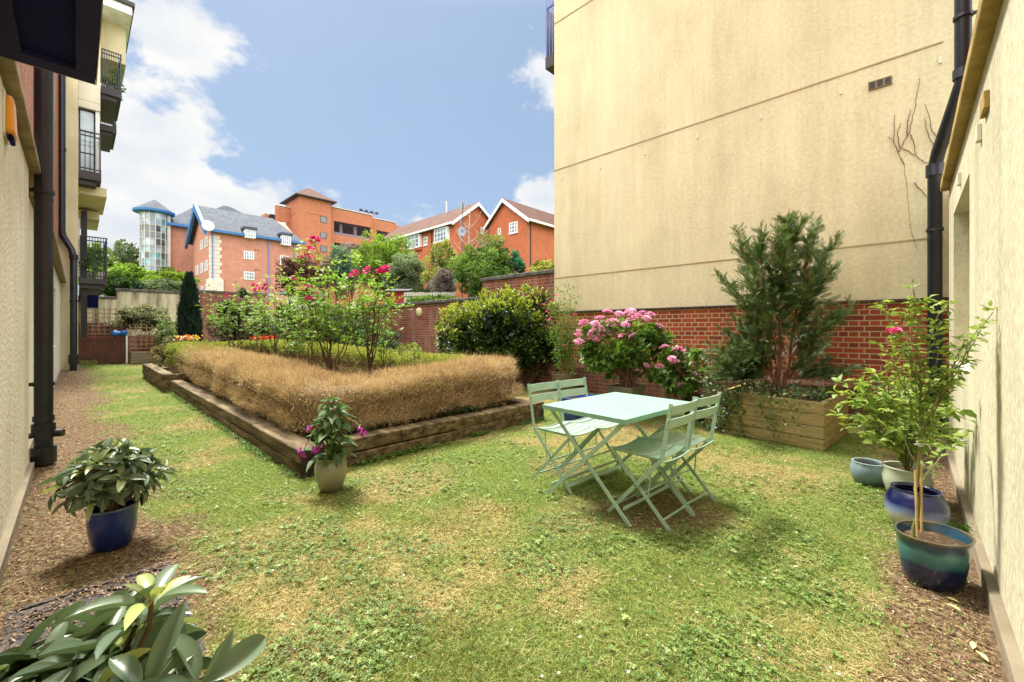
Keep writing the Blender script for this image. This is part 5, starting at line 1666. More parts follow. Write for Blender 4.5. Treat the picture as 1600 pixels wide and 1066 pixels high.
# ---- general foliage helpers
def clump_cloud(rng, c, rad, n, nclump, spread=.22, shell_=.75):
    """points in clumps through an ellipsoid; returns P and outward direction"""
    c = np.array(c, float); rad = np.array(rad, float)
    cd = unit(rng.normal(size=(nclump, 3))); cr = rng.uniform(shell_ ** 3, 1, nclump) ** (1 / 3)
    cr[: nclump // 4] *= rng.uniform(.3, .8, nclump // 4)
    cen = cd * cr[:, None] * rng.uniform(.82, 1.08, nclump)[:, None]
    size = rng.uniform(.6, 1.4, nclump) * spread
    idx = rng.integers(0, nclump, n)
    off = unit(rng.normal(size=(n, 3))) * (rng.uniform(.3, 1, n) ** .5)[:, None] * size[idx][:, None]
    q = cen[idx] + off
    return c + q * rad, unit(q * .5 + off * 2), idx, off[:, 2] / size[idx]
def leaf_mound(parent, name, mat, c, rad, n, nclump, L0, L1, W0, W1, rmean=.45, rsd=.18, topb=.2, seed=1, T=TD, zmin=None, spread=.22, up=.35, shell_=.75, smooth=False):
    rng = np.random.default_rng(seed)
    P, O, idx, oz = clump_cloud(rng, c, rad, n, nclump, spread, shell_)
    if zmin is not None:
        k = P[:, 2] > zmin; P, O, idx, oz = P[k], O[k], idx[k], oz[k]
    k = len(P)
    D = O + rng.normal(size=(k, 3)) * .6; D[:, 2] += up
    Nn = rng.normal(size=(k, 3)) * .5 + np.array([0, 0, 1.]) + O * .5
    cl = rng.normal(0, .10, nclump)[idx]
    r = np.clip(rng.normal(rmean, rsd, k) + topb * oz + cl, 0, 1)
    return leaves(name, T, P, D, Nn, rng.uniform(L0, L1, k), rng.uniform(W0, W1, k), r, mat, parent, smooth)

def trunk_limbs(parent, base, crown_c, rad, r0, n=7, mat=None, name='trunk', seed=1):
    rs = random.Random(seed); m = MB(); b = Vector(base); c = Vector(crown_c)
    fork = b.lerp(c, .45)
    tube_np(m, bez(b, fork, b.lerp(fork, .5) + Vector((rs.uniform(-.1, .1) * rad[0], 0, 0)), 6, r0 * .2), r0, r0 * .7, 8)
    for i in range(n):
        a = rs.uniform(0, 6.28); t = rs.uniform(.4, .9)
        e = c + Vector((math.cos(a) * rad[0] * t, math.sin(a) * rad[1] * t, rs.uniform(-.3, .85) * rad[2]))
        tube_np(m, bez(fork + Vector((0, 0, rs.uniform(-.2, .1) * (fork - b).length)), e, fork.lerp(e, .5) + Vector((0, 0, rad[2] * .25)), 6, r0 * .5), r0 * .5, r0 * .12, 6)
    return m.build(name, mat or M['bark'], parent, smooth=True)

# ---- background trees and shrubs (px range, py range, depth)
def bg_tree(kind, label, px0, px1, py0, py1, Y, stops, n=5200, leaf=.14, ncl=46, seed=1, base_z=2.2, cat='tree', trans=.3, spread=.24, topb=.22, group=None, rmean=.5, depth=None, trunk=True, up=.3):
    a = at((px0 + px1) / 2, (py0 + py1) / 2, Y)
    rx = (px1 - px0) / 2 / 650 * Y / 1.02; rz = (py1 - py0) / 2 / 650 * Y / 1.02; n = int(n * 1.25)
    ry = depth or rx
    t = thing(kind, label, cat, (a.x, a.y, base_z), 0, group)
    mat = leaf_mat(kind + '_leaf', stops, trans=trans, rough=.6, spec=.25)
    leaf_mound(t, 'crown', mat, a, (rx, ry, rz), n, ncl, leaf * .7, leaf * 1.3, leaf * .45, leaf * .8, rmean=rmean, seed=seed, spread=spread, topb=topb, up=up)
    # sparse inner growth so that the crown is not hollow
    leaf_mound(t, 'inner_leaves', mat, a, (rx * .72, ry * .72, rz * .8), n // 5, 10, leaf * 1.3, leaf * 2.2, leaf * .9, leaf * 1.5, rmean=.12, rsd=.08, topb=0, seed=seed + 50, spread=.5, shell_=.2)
    if trunk: trunk_limbs(t, (a.x, a.y, base_z), a, (rx, ry, rz), max(.06, rx * .05), seed=seed)
    return t
G_bright = [(0, (.05, .10, .015)), (.5, (.16, .28, .03)), (.85, (.32, .44, .06)), (1, (.42, .50, .10))]
G_mid = [(0, (.05, .10, .025)), (.5, (.15, .26, .05)), (.85, (.22, .32, .08)), (1, (.32, .40, .14))]
G_grey = [(0, (.08, .12, .06)), (.5, (.19, .26, .14)), (.85, (.28, .34, .22)), (1, (.38, .40, .30))]
G_yellow = [(0, (.10, .12, .025)), (.5, (.26, .32, .06)), (.85, (.42, .46, .12)), (1, (.48, .40, .14))]
G_dark = [(0, (.012, .03, .012)), (.5, (.03, .07, .022)), (.85, (.075, .14, .04)), (1, (.14, .20, .07))]
C_copper = [(0, (.04, .015, .015)), (.5, (.12, .05, .045)), (.85, (.22, .12, .10)), (1, (.28, .22, .12))]
C_plum = [(0, (.07, .05, .06)), (.5, (.17, .13, .14)), (.85, (.28, .22, .24)), (1, (.26, .30, .18))]
bg_tree('copper_shrub', 'dark copper leaved shrub beyond the rear wall, right of the pink flats', 432, 512, 402, 466, 30, C_copper, seed=11, leaf=.15)
bg_tree('grey_green_tree', 'soft blue green tree below the car park deck', 498, 556, 384, 462, 33, [(0, (.05, .10, .06)), (.5, (.13, .23, .14)), (1, (.26, .38, .26))], seed=12, leaf=.13)
bg_tree('plum_tree', 'greyish plum coloured tree behind the bright green tree', 518, 582, 380, 450, 36, C_plum, seed=13, leaf=.17)
bg_tree('bright_green_tree', 'rounded bright green tree in the middle of the slope', 556, 655, 366, 462, 29, G_bright, n=7500, seed=14, leaf=.15, ncl=60)
bg_tree('silver_leaved_tree', 'dull grey green tree overlapping the bright green tree', 604, 664, 395, 468, 25, G_grey, seed=15, leaf=.12)
bg_tree('yellow_green_tree', 'loose yellow green tree in front of the orange house', 655, 722, 376, 468, 24, G_yellow, n=5200, seed=16, leaf=.11, ncl=44)
bg_tree('lilac_shrub', 'greyish pink budded shrub low among the slope trees', 668, 716, 420, 470, 21, C_plum, n=3000, seed=17, leaf=.09, rmean=.6)
bg_tree('broad_green_tree', 'large fresh green tree touching the step of the brick wall', 712, 806, 376, 474, 19, G_mid, n=8500, seed=18, leaf=.11, ncl=70)
bg_tree('dark_green_bush', 'small blue green bush against the orange house gable', 786, 822, 392, 446, 20, [(0, (.01, .06, .04)), (.6, (.03, .19, .11)), (1, (.12, .34, .22))], n=2200, seed=19, leaf=.08, ncl=24)
bg_tree('yellow_shrub', 'bright yellow shrub peeping over the brick wall beside the cream block', 826, 872, 408, 446, 15, G_yellow, n=2400, seed=20, leaf=.08, rmean=.75)
# left background
bg_tree('pale_green_tree', 'pale airy tree beyond the left balconies', 150, 232, 382, 465, 60, G_grey, n=6000, leaf=.34, ncl=60, seed=21, spread=.16)
bg_tree('lime_green_tree', 'lime green tree lower down beyond the left balconies', 146, 232, 412, 468, 48, G_bright, n=5000, leaf=.26, seed=22)
bg_tree('tall_back_tree', 'tall pale tree right behind the left balconies', 128, 170, 375, 470, 52, G_mid, n=4200, leaf=.3, seed=23)
bg_tree('conifer_bush', 'dark spreading conifer bush behind the low end of the stained wall', 158, 214, 436, 462, 27, G_dark, n=4200, leaf=.13, seed=24, cat='bush', trunk=False)
bg_tree('clipped_back_hedge', 'grey green hedge on top of the stained wall, in front of the glass tower', 206, 300, 438, 460, 30, G_grey, n=5000, leaf=.10, ncl=70, seed=25, cat='hedge', depth=.8, trunk=False, rmean=.4)
bg_tree('feathery_green_bush', 'feathery bright green bush in front of the pink flats', 236, 300, 424, 456, 33, G_bright, n=4500, leaf=.14, seed=26, cat='bush', trunk=False, rmean=.62)
# ivy and growth on the slope
for i, (x0, x1, y0, y1, Y, st, lab) in enumerate(((618, 700, 452, 474, 22.5, G_dark, 'ivy mound behind the whitewashed fence'), (636, 720, 462, 480, 18.6, G_mid, 'creeper hanging over the whitewashed fence'))):
    bg_tree('creeper', lab, x0, x1, y0, y1, Y, st, n=1800, leaf=.09, seed=30 + i, cat='creeper', depth=.35, trunk=False, base_z=2)

# bare white tree
def bare_tree():
    b = at(733, 430, 27); t = thing('bare_tree', 'leafless pale branched tree against the orange house', 'tree', (b.x, b.y, 2.2))
    m = MB(); rs = random.Random(5)
    top = at(736, 322, 27)
    tube_np(m, bez((b.x, b.y, 2.2), top, (b.x - .1, b.y, 8), 9, .05), .11, .02, 6)
    for i in range(16):
        k = rs.uniform(.45, .93); p = Vector((b.x, b.y, 2.2)).lerp(top, k)
        s = 1 if i % 2 else -1; l = rs.uniform(.5, 1.3) * (1.25 - k)
        e = p + Vector((s * l * 1.3, rs.uniform(-.5, .5), l * 1.5))
        pts = bez(p, e, p.lerp(e, .5) + Vector((s * .2, 0, -.1)), 5, .03); tube_np(m, pts, .035, .010, 5)
        for j in range(3):
            q = pts[2 + j % 3]; ee = q + Vector((rs.uniform(-.4, .4), rs.uniform(-.2, .2), rs.uniform(.15, .5)))
            tube_np(m, [q, ee], .012, .005, 4)
    m.build('branches', noise_mat('pale_bare_bark', [(.3, (.26, .22, .19)), (.7, (.42, .37, .33))], scale=8), t, smooth=True)
bare_tree()

# ---- conifer column and dark shrubs behind the bed
def column_conifer():
    b = W(2.84, 19); t = thing('columnar_conifer', 'narrow dark upright conifer in front of the stained wall', 'tree', (b.x, b.y, 0))
    rng = np.random.default_rng(8); n = 14000
    h = rng.uniform(0, 1, n); a = rng.uniform(0, 6.283, n)
    R = .34 * np.sin(np.clip(h * .97 + .12, 0, 1) * math.pi * .88 + .15) ** .6 * (1 - .45 * h) + .02
    R = R * (1 + .42 * (fbm(a * 1.2, h * 14, 1.2, 4, 3) - .5) * 2) * (1.0 - .96 * sstep(.86, 1, h) * .7)
    rr = R * rng.uniform(.6, 1, n) ** .4
    P = np.stack([b.x + rr * np.cos(a), b.y + rr * np.sin(a), .12 + h * 3.15], 1)
    D = np.stack([np.cos(a) * .5, np.sin(a) * .5, np.full(n, 1.2)], 1) + rng.normal(size=(n, 3)) * .25
    leaves('crown', TD, P, D, rng.normal(size=(n, 3)), rng.uniform(.08, .22, n), rng.uniform(.02, .05, n), np.clip(rng.normal(.45, .25, n), 0, 1),
           leaf_mat('cypress_foliage', [(0, (.006, .018, .014)), (.6, (.02, .05, .035)), (1, (.05, .10, .06))], trans=.1), t)
    MB().lathe([(.17, .15), (.20, 1), (.12, 2.2), (.02, 2.8)], 14, (b.x, b.y, 0)).build('inner_growth', noise_mat('cypress_inner', [(.3, (.005, .012, .008)), (.7, (.02, .03, .02))], scale=20, bump=1), t, smooth=True)
    MB().tube([(b.x, b.y, -.05), (b.x, b.y, .4)], .06, 8).build('trunk', M['bark'], t)
column_conifer()
def gshrub(kind, label, v, u, h, r, stops, n, leaf, seed, wf=.5, rmean=.45, zc=None, trans=.25, ncl=30, T=TD, group=None, rv=None):
    b = W(v, u); t = thing(kind, label, 'shrub', (b.x, b.y, 0), 0, group)
    mat = leaf_mat(kind + '_leaf', stops, trans=trans, rough=.5)
    zc = zc or h * .52
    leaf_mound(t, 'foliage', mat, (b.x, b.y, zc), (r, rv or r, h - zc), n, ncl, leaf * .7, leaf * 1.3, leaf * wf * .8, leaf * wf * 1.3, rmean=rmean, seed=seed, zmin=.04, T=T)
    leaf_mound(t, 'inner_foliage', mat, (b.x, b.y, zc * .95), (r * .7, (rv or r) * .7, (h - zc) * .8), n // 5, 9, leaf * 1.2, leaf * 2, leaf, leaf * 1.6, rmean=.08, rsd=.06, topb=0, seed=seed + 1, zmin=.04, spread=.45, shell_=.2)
    trunk_limbs(t, (b.x, b.y, -.02), (b.x, b.y, zc), (r * .8, r * .8, (h - zc) * .8), .03, 6, seed=seed, name='stems')
    return t
G_blue = [(0, (.015, .035, .02)), (.5, (.05, .10, .055)), (.85, (.12, .20, .11)), (1, (.22, .30, .2))]
gshrub('dark_evergreen_shrub', 'dark feathery evergreen right of the narrow conifer', 4.3, 18.6, 2.75, .95, G_dark, 6000, .10, 41)
gshrub('brown_twiggy_shrub', 'brownish twiggy shrub low behind the far hedge', 4.9, 17.2, 1.8, .9, [(0, (.04, .03, .02)), (.5, (.12, .12, .05)), (1, (.24, .24, .12))], 5000, .08, 42)
gshrub('broad_leaved_shrub', 'dark glossy shrub behind the far right corner of the hedge', 5.9, 16.2, 2.5, 1.15, G_dark, 6500, .11, 43)
gshrub('blue_green_shrub', 'blue green shrub against the brick garden wall', 6.3, 13.6, 1.9, .8, G_blue, 5000, .09, 44)
gshrub('mahonia', 'dark low spiky shrub by the brick garden wall behind the roses', 6.3, 11.6, 1.25, .75, G_dark, 4200, .09, 45, wf=.35)
gshrub('mahonia', 'spiky dark green shrub between the roses and the broad leaved shrub', 5.9, 12.9, 1.6, .7, G_blue, 3600, .09, 46, wf=.35)
gshrub('small_green_shrub', 'fresh green shrub left of the roses behind the far hedge', 5.2, 15.2, 1.95, .7, G_mid, 4200, .08, 47)
gshrub('round_variegated_bush', 'round greyish variegated bush above the trellis planter', pv(226, 22.4), 22.4, 2.22, .98, [(0, (.08, .09, .04)), (.5, (.24, .26, .13)), (.85, (.42, .42, .26)), (1, (.52, .48, .34))], 8000, .075, 48, zc=1.78, ncl=60, rmean=.5)
gshrub('small_rose_bush', 'thin shrub with a few pink blooms right of the round bush', pv(262, 21), 21, 1.75, .4, G_mid, 1200, .07, 49)
gshrub('box_bush', 'brown box bush behind the far end of the raised bed', pv(268, 18.5), 18.5, .95, .6, [(0, (.09, .06, .02)), (.5, (.22, .17, .07)), (1, (.36, .30, .14))], 5000, .05, 50, zc=.45)

# bedding flowers in the gap behind the bed
def bedding(label, px, u, cols, n, w, seed, h=.35):
    v = pv(px, u); b = W(v, u); t = thing('bedding_flowers', label, 'flowers', (b.x, b.y, 0), 0, None)
    rng = np.random.default_rng(seed)
    k = 700; P = np.stack([b.x + rng.normal(0, w * .5, k), b.y + rng.normal(0, .15, k), rng.uniform(0, h, k)], 1)
    leaves('foliage', TD, P, rand_dirs(k, .8, rng), rng.normal(size=(k, 3)), rng.uniform(.05, .09, k), rng.uniform(.03, .05, k), rng.uniform(0, 1, k), LM['hydra'], t)
    for c in cols:
        k = n; cc = rng.normal(0, w * .45, (9, 1))
        i = rng.integers(0, 9, k)
        P = np.stack([b.x + cc[i, 0] + rng.normal(0, .05, k), b.y - .05 + rng.normal(0, .10, k), h + .45 + rng.normal(0, .05, k)], 1)
        P[:, 2] = h + .05 + rng.uniform(0, .1, k)
        leaves('blooms', TD, P, rand_dirs(k, .3, rng), rng.normal(size=(k, 3)), .06, .06, rng.uniform(0, 1, k), LM[c], t)
bedding('yellow, red and white bedding flowers behind the left end of the hedge', 297, 16.2, ['yellow', 'red', 'white'], 50, .45, 61, .95)
bedding('band of scarlet bedding flowers behind the far right run of hedge', 425, 15.6, ['red'], 220, .9, 62, .92)

# ---- roses in the bed
def flower_mesh(name, mat, r, n, seed, flatten=.6):
    """a full-petalled bloom or flower head, centred at 0"""
    rng = np.random.default_rng(seed)
    D = unit(rng.normal(size=(n, 3)) * [1, 1, .8]); D[:, 2] = np.abs(D[:, 2]) * .9 - .25
    P = D * r * .35 * [1, 1, flatten]
    o = leaves(name, T_leaf(2, .5, -.2, .6), P, D * [1, 1, .7], rng.normal(size=(n, 3)) * .3 + [0, 0, 1], r * rng.uniform(.55, .8, n), r * rng.uniform(.5, .75, n), rng.uniform(0, 1, n), mat, None, False, (0, 0, 0))
    me = o.data; bpy.data.objects.remove(o)
    return me
ME_rose = [flower_mesh('bloom', LM['magenta'], .055, 26, s) for s in (1, 2, 3)]
def head_mesh(seed, r=.07, n=60, mat=None):
    """flat domed head made of many small four-petalled florets"""
    rng = np.random.default_rng(seed); V = []; 
    th = rng.uniform(0, 6.283, n); rr = r * np.sqrt(rng.uniform(0, 1, n))
    C = np.stack([rr * np.cos(th), rr * np.sin(th), .5 * r * (1 - (rr / r) ** 2) + rng.uniform(-.006, .006, n)], 1)
    P = np.repeat(C, 4, 0); ang = np.tile(np.arange(4) * math.pi / 2, n) + np.repeat(rng.uniform(0, 1.5, n), 4)
    D = np.stack([np.cos(ang), np.sin(ang), .25 + 0 * ang], 1) + np.repeat(C * [8, 8, 0] , 4, 0) * .4
    o = leaves('bloom', TD, P, D, np.tile([0, 0, 1.], (4 * n, 1)) + rng.normal(size=(4 * n, 3)) * .3, .017, .017, np.repeat(rng.uniform(0, 1, n), 4) + rng.normal(0, .1, 4 * n), mat or LM['pink'], None, False, (0, 0, 0))
    me = o.data; bpy.data.objects.remove(o); return me
ME_head = [head_mesh(s) for s in (1, 2, 3, 4)]
def put_bloom(parent, me, p, s=1., tilt=.4, name='bloom'):
    o = bpy.data.objects.new(name, me); col.objects.link(o); o.parent = parent
    o.location = Vector(p) - ORG[parent]
    o.scale = (s, s, s)
    o.rotation_euler = (random.uniform(-tilt, tilt) + .25, random.uniform(-tilt, tilt), random.uniform(0, 6.28))
    return o

def rose(label, base, tips, seed, trunk_h=.5, leaf=.055, r0=.022, mat=None, dens=1., blooms=True, twigs=3):
    rs = random.Random(seed); rng = np.random.default_rng(seed)
    b = Vector(base); t = thing('rose_bush', label, 'rose bush', b, 0, 'roses growing inside the raised bed')
    m = MB(); fork = b + Vector((rs.uniform(-.05, .05), 0, trunk_h))
    tube_np(m, bez(b, fork, b.lerp(fork, .5), 6, .012), r0 * 1.25, r0, 8)
    LP = []; LD = []
    for (tp, fl) in tips:
        tp = Vector(tp)
        f = fork + Vector((rs.uniform(-.03, .03), rs.uniform(-.03, .03), rs.uniform(-.12, .04)))
        mid_ = f.lerp(tp, .45) + Vector((rs.uniform(-.12, .12) + (tp.x - f.x) * .18, rs.uniform(-.1, .1), rs.uniform(-.05, .1)))
        n = 14; pts = bez(f, tp, mid_, n, .014)
        tube_np(m, pts, r0 * .5, .004, 5)
        L_ = (tp - f).length
        subs = [pts[6:]]
        for k in range(twigs):
            i = rs.randint(6, n - 2); q = pts[i]; l = L_ * rs.uniform(.12, .34)
            e = q + Vector((rs.gauss(0, 1), rs.gauss(0, 1), rs.uniform(.1, 1.4))).normalized() * l
            sp_ = bez(q, e, q.lerp(e, .5) + Vector((0, 0, .04)), 6, .01); tube_np(m, sp_, .005, .002, 4); subs.append(sp_)
        for pts_ in subs:
            for i in range(1, len(pts_)):
                p = pts_[i]
                if rs.random() < .16 and i < 3: continue
                for q in range(2 if rs.random() < .15 else 1):
                    d = Vector((rs.gauss(0, 1), rs.gauss(0, 1), rs.gauss(.15, .6))).normalized()
                    # compound leaf: pairs of leaflets on a stalk
                    st = p + d * leaf * .7; side = d.cross(Vector((0, 0, 1)))
                    if side.length < .1: side = Vector((1, 0, 0))
                    side.normalize()
                    LP.append(st + d * leaf * 1.1); LD.append(d)
                    for w in (0, .75):
                        for s in (-1, 1):
                            LP.append(st + d * leaf * w); LD.append((d * .5 + side * s).normalized())
        if fl and blooms:
            for q in range(fl):
                o = Vector((rs.gauss(0, .045), rs.gauss(0, .045), rs.gauss(0.02, .03))) if fl > 1 else Vector((0, 0, .02))
                put_bloom(t, rs.choice(ME_rose), tp + o, rs.uniform(1.15, 1.65), .7)
    m.build('canes', M['cane'] if mat else M['bark'], t, smooth=True)
    k = len(LP); P = np.array([tuple(p) for p in LP]); D = np.array([tuple(p) for p in LD]) + rng.normal(size=(k, 3)) * .15
    leaves('foliage', T_leaf(2, .2, .15, .6), P, D, np.tile([0, 0, 1.], (k, 1)) + rng.normal(size=(k, 3)) * .45, leaf * rng.uniform(.75, 1.2, k), leaf * .68 * rng.uniform(.75, 1.15, k),
           np.clip(rng.normal(.48, .2, k) + (P[:, 2] - P[:, 2].mean()) * .12, 0, 1), mat or LM['rose'], t)
    return t
def tips(Y, lst, jit=.35, seed=1):
    rs = random.Random(seed); return [(at(px, py, Y + rs.uniform(-jit, jit)), f) for (px, py, f) in lst]
def bp(px, u):
    v = pv(px, u); return W(v, u, .18)
Y1 = 5.9
rose('tallest rose in the bed, long arching shoot with magenta blooms at its tip', bp(521, 6.2),
     tips(Y1, [(491, 379, 2), (482, 400, 2), (474, 402, 1), (511, 410, 0), (545, 425, 0), (470, 455, 1), (490, 470, 2), (528, 440, 0), (505, 450, 0), (455, 470, 0), (560, 470, 0), (535, 480, 0)], seed=1), 1, trunk_h=.42, leaf=.07)
rose('rose in the bed with a row of pink clusters, right of the tallest one', bp(573, 6.5),
     tips(6.4, [(557, 429, 2), (574, 425, 1), (592, 425, 2), (603, 428, 2), (604, 463, 0), (585, 450, 0), (560, 455, 0), (540, 450, 0), (612, 440, 0), (575, 475, 0)], seed=2), 2, trunk_h=.45, leaf=.066)
rose('thin rose at the right of the bed, leafy to the side of the brick wall', bp(602, 6.6),
     tips(6.8, [(600, 455, 0), (612, 475, 0), (607, 500, 0), (590, 480, 0), (598, 530, 0)], seed=3, jit=.2), 3, trunk_h=.35, r0=.014, leaf=.05)
rose('rose in the middle of the bed with pink blooms low among its leaves', bp(453, 8.5),
     tips(7.6, [(458, 438, 1), (447, 442, 0), (470, 450, 1), (437, 470, 0), (492, 455, 2), (425, 452, 0), (455, 480, 0), (480, 475, 0)], seed=4), 4, trunk_h=.5)
rose('slender rose between the tallest one and the middle one', bp(484, 7.6),
     tips(6.9, [(480, 450, 1), (470, 470, 0), (498, 465, 0), (510, 480, 0)], seed=5), 5, trunk_h=.5, r0=.015)
rose('far rose with scattered pink blooms left of the middle one', bp(427, 10),
     tips(8.8, [(415, 450, 1), (430, 462, 0), (402, 455, 1), (440, 470, 0), (410, 480, 0), (425, 490, 0)], seed=6), 6, trunk_h=.6)
rose('staked far rose with one pink bloom near the narrow conifer', bp(372, 12),
     tips(10.3, [(355, 463, 1), (340, 455, 0), (372, 446, 0), (398, 448, 1), (325, 470, 0), (385, 465, 0), (350, 490, 0), (405, 480, 0), (335, 488, 0), (315, 478, 0)], seed=7), 7, trunk_h=.6, leaf=.06)
rose('small far rose between the staked rose and the conifer', bp(405, 11.2),
     tips(9.6, [(400, 470, 0), (385, 480, 0), (418, 478, 1), (395, 495, 0), (410, 500, 0)], seed=8), 8, trunk_h=.5, leaf=.055)
st = bp(371, 12.1)
tag(MB().box(-.035, .035, -.035, .035, 0, .98).build('rose_stake', M['stake'], None, loc=(st.x + .06, st.y, .15)), 'square timber stake beside the far staked rose', 'stake')
# low suckers in the bed
def sucker(label, px, py, Y, n, seed, zb=.2):
    c = at(px, py, Y); t = thing('young_shoot', label, 'plant', (c.x, c.y, zb))
    leaf_mound(t, 'foliage', LM['roselight'], c, (.22, .22, .14), n, 10, .04, .065, .025, .042, rmean=.5, seed=seed, T=T_leaf(2, .2, .15, .6))
    m = MB(); tube_np(m, [(c.x, c.y, zb), (c.x + .02, c.y, (zb + c.z) / 2), tuple(c)], .006, .003, 5); m.build('stem', M['cane'], t)
sucker('light green shoot in the bed below the middle rose', 463, 541, 7.2, 420, 71)
sucker('light green sprig just above the front hedge at the right', 636, 549, 6.5, 110, 72)
sucker('second small sprig right of the thin rose', 647, 545, 6.6, 90, 73)

# ---- laurel by the garden wall
def laurel():
    b = W(6.75, 6.95); t = thing('cherry_laurel', 'big rounded laurel, yellow green new leaves over dark glossy ones, by the brick wall', 'shrub', (b.x, b.y, 0))
    rng = np.random.default_rng(31)
    cs = [((pv(768, 6.9), 6.9), 1.22, (1.05, .9, .92)), ((pv(832, 6.3), 6.3), 1.28, (.98, .75, .92)), ((pv(724, 7.4), 7.4), 1.12, (.62, .7, .72)), ((pv(852, 6.0), 6.0), .8, (.70, .6, .72)), ((pv(800, 6.5), 6.5), 1.35, (.9, .7, .86))]
    Ps = []; Os = []; oz = []
    for i, ((v, u), zc, rad) in enumerate(cs):
        p = W(v, u)
        P, O, idx, z_ = clump_cloud(rng, (p.x, p.y, zc), rad, (6800, 6400, 3600, 3000, 4200)[i], 90, .16, .9)
        Ps.append(P); Os.append(O); oz.append(z_)
    P = np.concatenate(Ps); O = np.concatenate(Os); z_ = np.concatenate(oz)
    k = (P[:, 2] > .3) & ((P[:, 0] * D2[0] + P[:, 1] * D2[1]) < 7.3); P, O, z_ = P[k], O[k], z_[k]; n = len(P)
    D = O * .7 + rng.normal(size=(n, 3)) * .5; D[:, 2] += .5
    hgt_ = sstep(.9, 2.0, P[:, 2]); left = sstep(2.0, -0.6, P[:, 0])
    new = rng.uniform(size=n) < (.10 + .75 * hgt_ * sstep(-.3, .4, O[:, 2]) + .25 * sstep(-.9, -1.6, P[:, 0] ))
    r = np.where(new, rng.normal(.84, .10, n), rng.normal(.33, .14, n))
    leaves('foliage', TL, P, D, rng.normal(size=(n, 3)) * .4 + [0, 0, 1.], rng.uniform(.055, .10, n), rng.uniform(.026, .042, n), r, LM['laurel'], t)
    for i, ((v, u), zc, rad) in enumerate(cs):
        p = W(v, u)
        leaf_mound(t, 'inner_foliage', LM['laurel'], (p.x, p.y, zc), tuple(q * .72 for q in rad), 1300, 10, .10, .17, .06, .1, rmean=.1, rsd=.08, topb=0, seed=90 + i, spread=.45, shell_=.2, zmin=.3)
    m = MB(); rs = random.Random(3)
    for (v, u), zc, rad in cs:
        p = W(v, u)
        for j in range(6):
            e = Vector((p.x + rs.uniform(-.7, .7) * rad[0], p.y + rs.uniform(-.4, .4), zc + rs.uniform(-.3, .6)))
            tube_np(m, bez((p.x * .6 + b.x * .4, p.y * .6 + b.y * .4, 0), e, (p.x, p.y, .5), 7, .03), .028, .008, 6)
    m.build('stems', M['bark'], t, smooth=True)
laurel()

# ---- tall flowering climber right of the laurel
def climber():
    b = W(6.75, 5.0); t = thing('flowering_climber', 'straggly pale stemmed shrub with a few magenta flowers, between laurel and hydrangea', 'shrub', (b.x, b.y, .38))
    rs = random.Random(12); rng = np.random.default_rng(12)
    m = MB(); P = []; D = []
    Yc = b.y
    ends = [(868, 455), (880, 447), (893, 450), (900, 470), (885, 480), (870, 490), (905, 500), (856, 475), (895, 520), (862, 520), (908, 540), (880, 530), (890, 462)]
    bl = []
    for i, (px, py) in enumerate(ends):
        e = at(px, py, Yc + rs.uniform(-.25, .25))
        pts = bez((b.x + rs.uniform(-.05, .05), b.y, .38), e, (b.x + (e.x - b.x) * .3, b.y, e.z * .55), 14, .02)
        tube_np(m, pts, .009, .003, 5)
        for j in range(3, 14):
            for q in range(14):
                d = Vector((rs.gauss(0, 1), rs.gauss(0, 1), rs.gauss(.1, .7))).normalized()
                P.append(tuple(pts[j] + d * rs.uniform(.01, .13))); D.append(tuple(d))
        bl.append(e)
    m.build('stems', M['stake'], t, smooth=True)
    P = np.array(P); D = np.array(D); n = len(P)
    leaves('foliage', TL, P, D, rng.normal(size=(n, 3)) * .5 + [0, 0, 1.], rng.uniform(.04, .075, n), rng.uniform(.016, .028, n), np.clip(rng.normal(.5, .24, n), 0, 1), LM['hydra'], t)
    for (px, py) in ((869, 462), (855, 487), (862, 472), (898, 492), (850, 476), (882, 540), (858, 500)):
        put_bloom(t, random.choice(ME_rose), at(px, py, Yc - .25), .75)
climber()

# ---- hydrangeas
def hydrangea(kind, label, base, zb, heads, cen, rad, n, seed, leaf=.10, head_s=1.):
    t = thing(kind, label, 'hydrangea', (base.x, base.y, zb))
    rs = random.Random(seed); rng = np.random.default_rng(seed)
    m = MB()
    for h in heads:
        tube_np(m, bez((base.x + rs.uniform(-.1, .1), base.y + rs.uniform(-.08, .08), zb), h - Vector((0, 0, .02)), (base.x + (h.x - base.x) * .45, base.y + (h.y - base.y) * .4, (zb + h.z) / 2 + .05), 8, .01), .008, .004, 5)
    for k in range(26):
        a = rs.uniform(0, 6.28); e = Vector((cen[0] + math.cos(a) * rad[0] * .6, cen[1] + math.sin(a) * rad[1] * .6, cen[2] + rs.uniform(-.2, .2)))
        tube_np(m, bez((base.x + rs.uniform(-.14, .14), base.y + rs.uniform(-.1, .1), zb), e, (base.x, base.y, (zb + e.z) / 2), 6, .01), .007, .004, 5)
    m.build('stems', noise_mat('pinkish_stems', [(.3, (.16, .08, .05)), (.7, (.34, .20, .13))], scale=20), t, smooth=True)
    T6 = T_leaf(4, .3, .25, .7)
    leaf_mound(t, 'foliage', LM['hydra'], cen, rad, n, 40, leaf * .7, leaf * 1.25, leaf * .5, leaf * .8, rmean=.42, rsd=.2, seed=seed, T=T6, spread=.24, shell_=.65, zmin=zb + .08)
    for h in heads:
        o = put_bloom(t, rs.choice(ME_head), h + Vector((0, 0, .02)), head_s * rs.uniform(.8, 1.25), .5)
    return t
c = at(981, 515, 6.3)
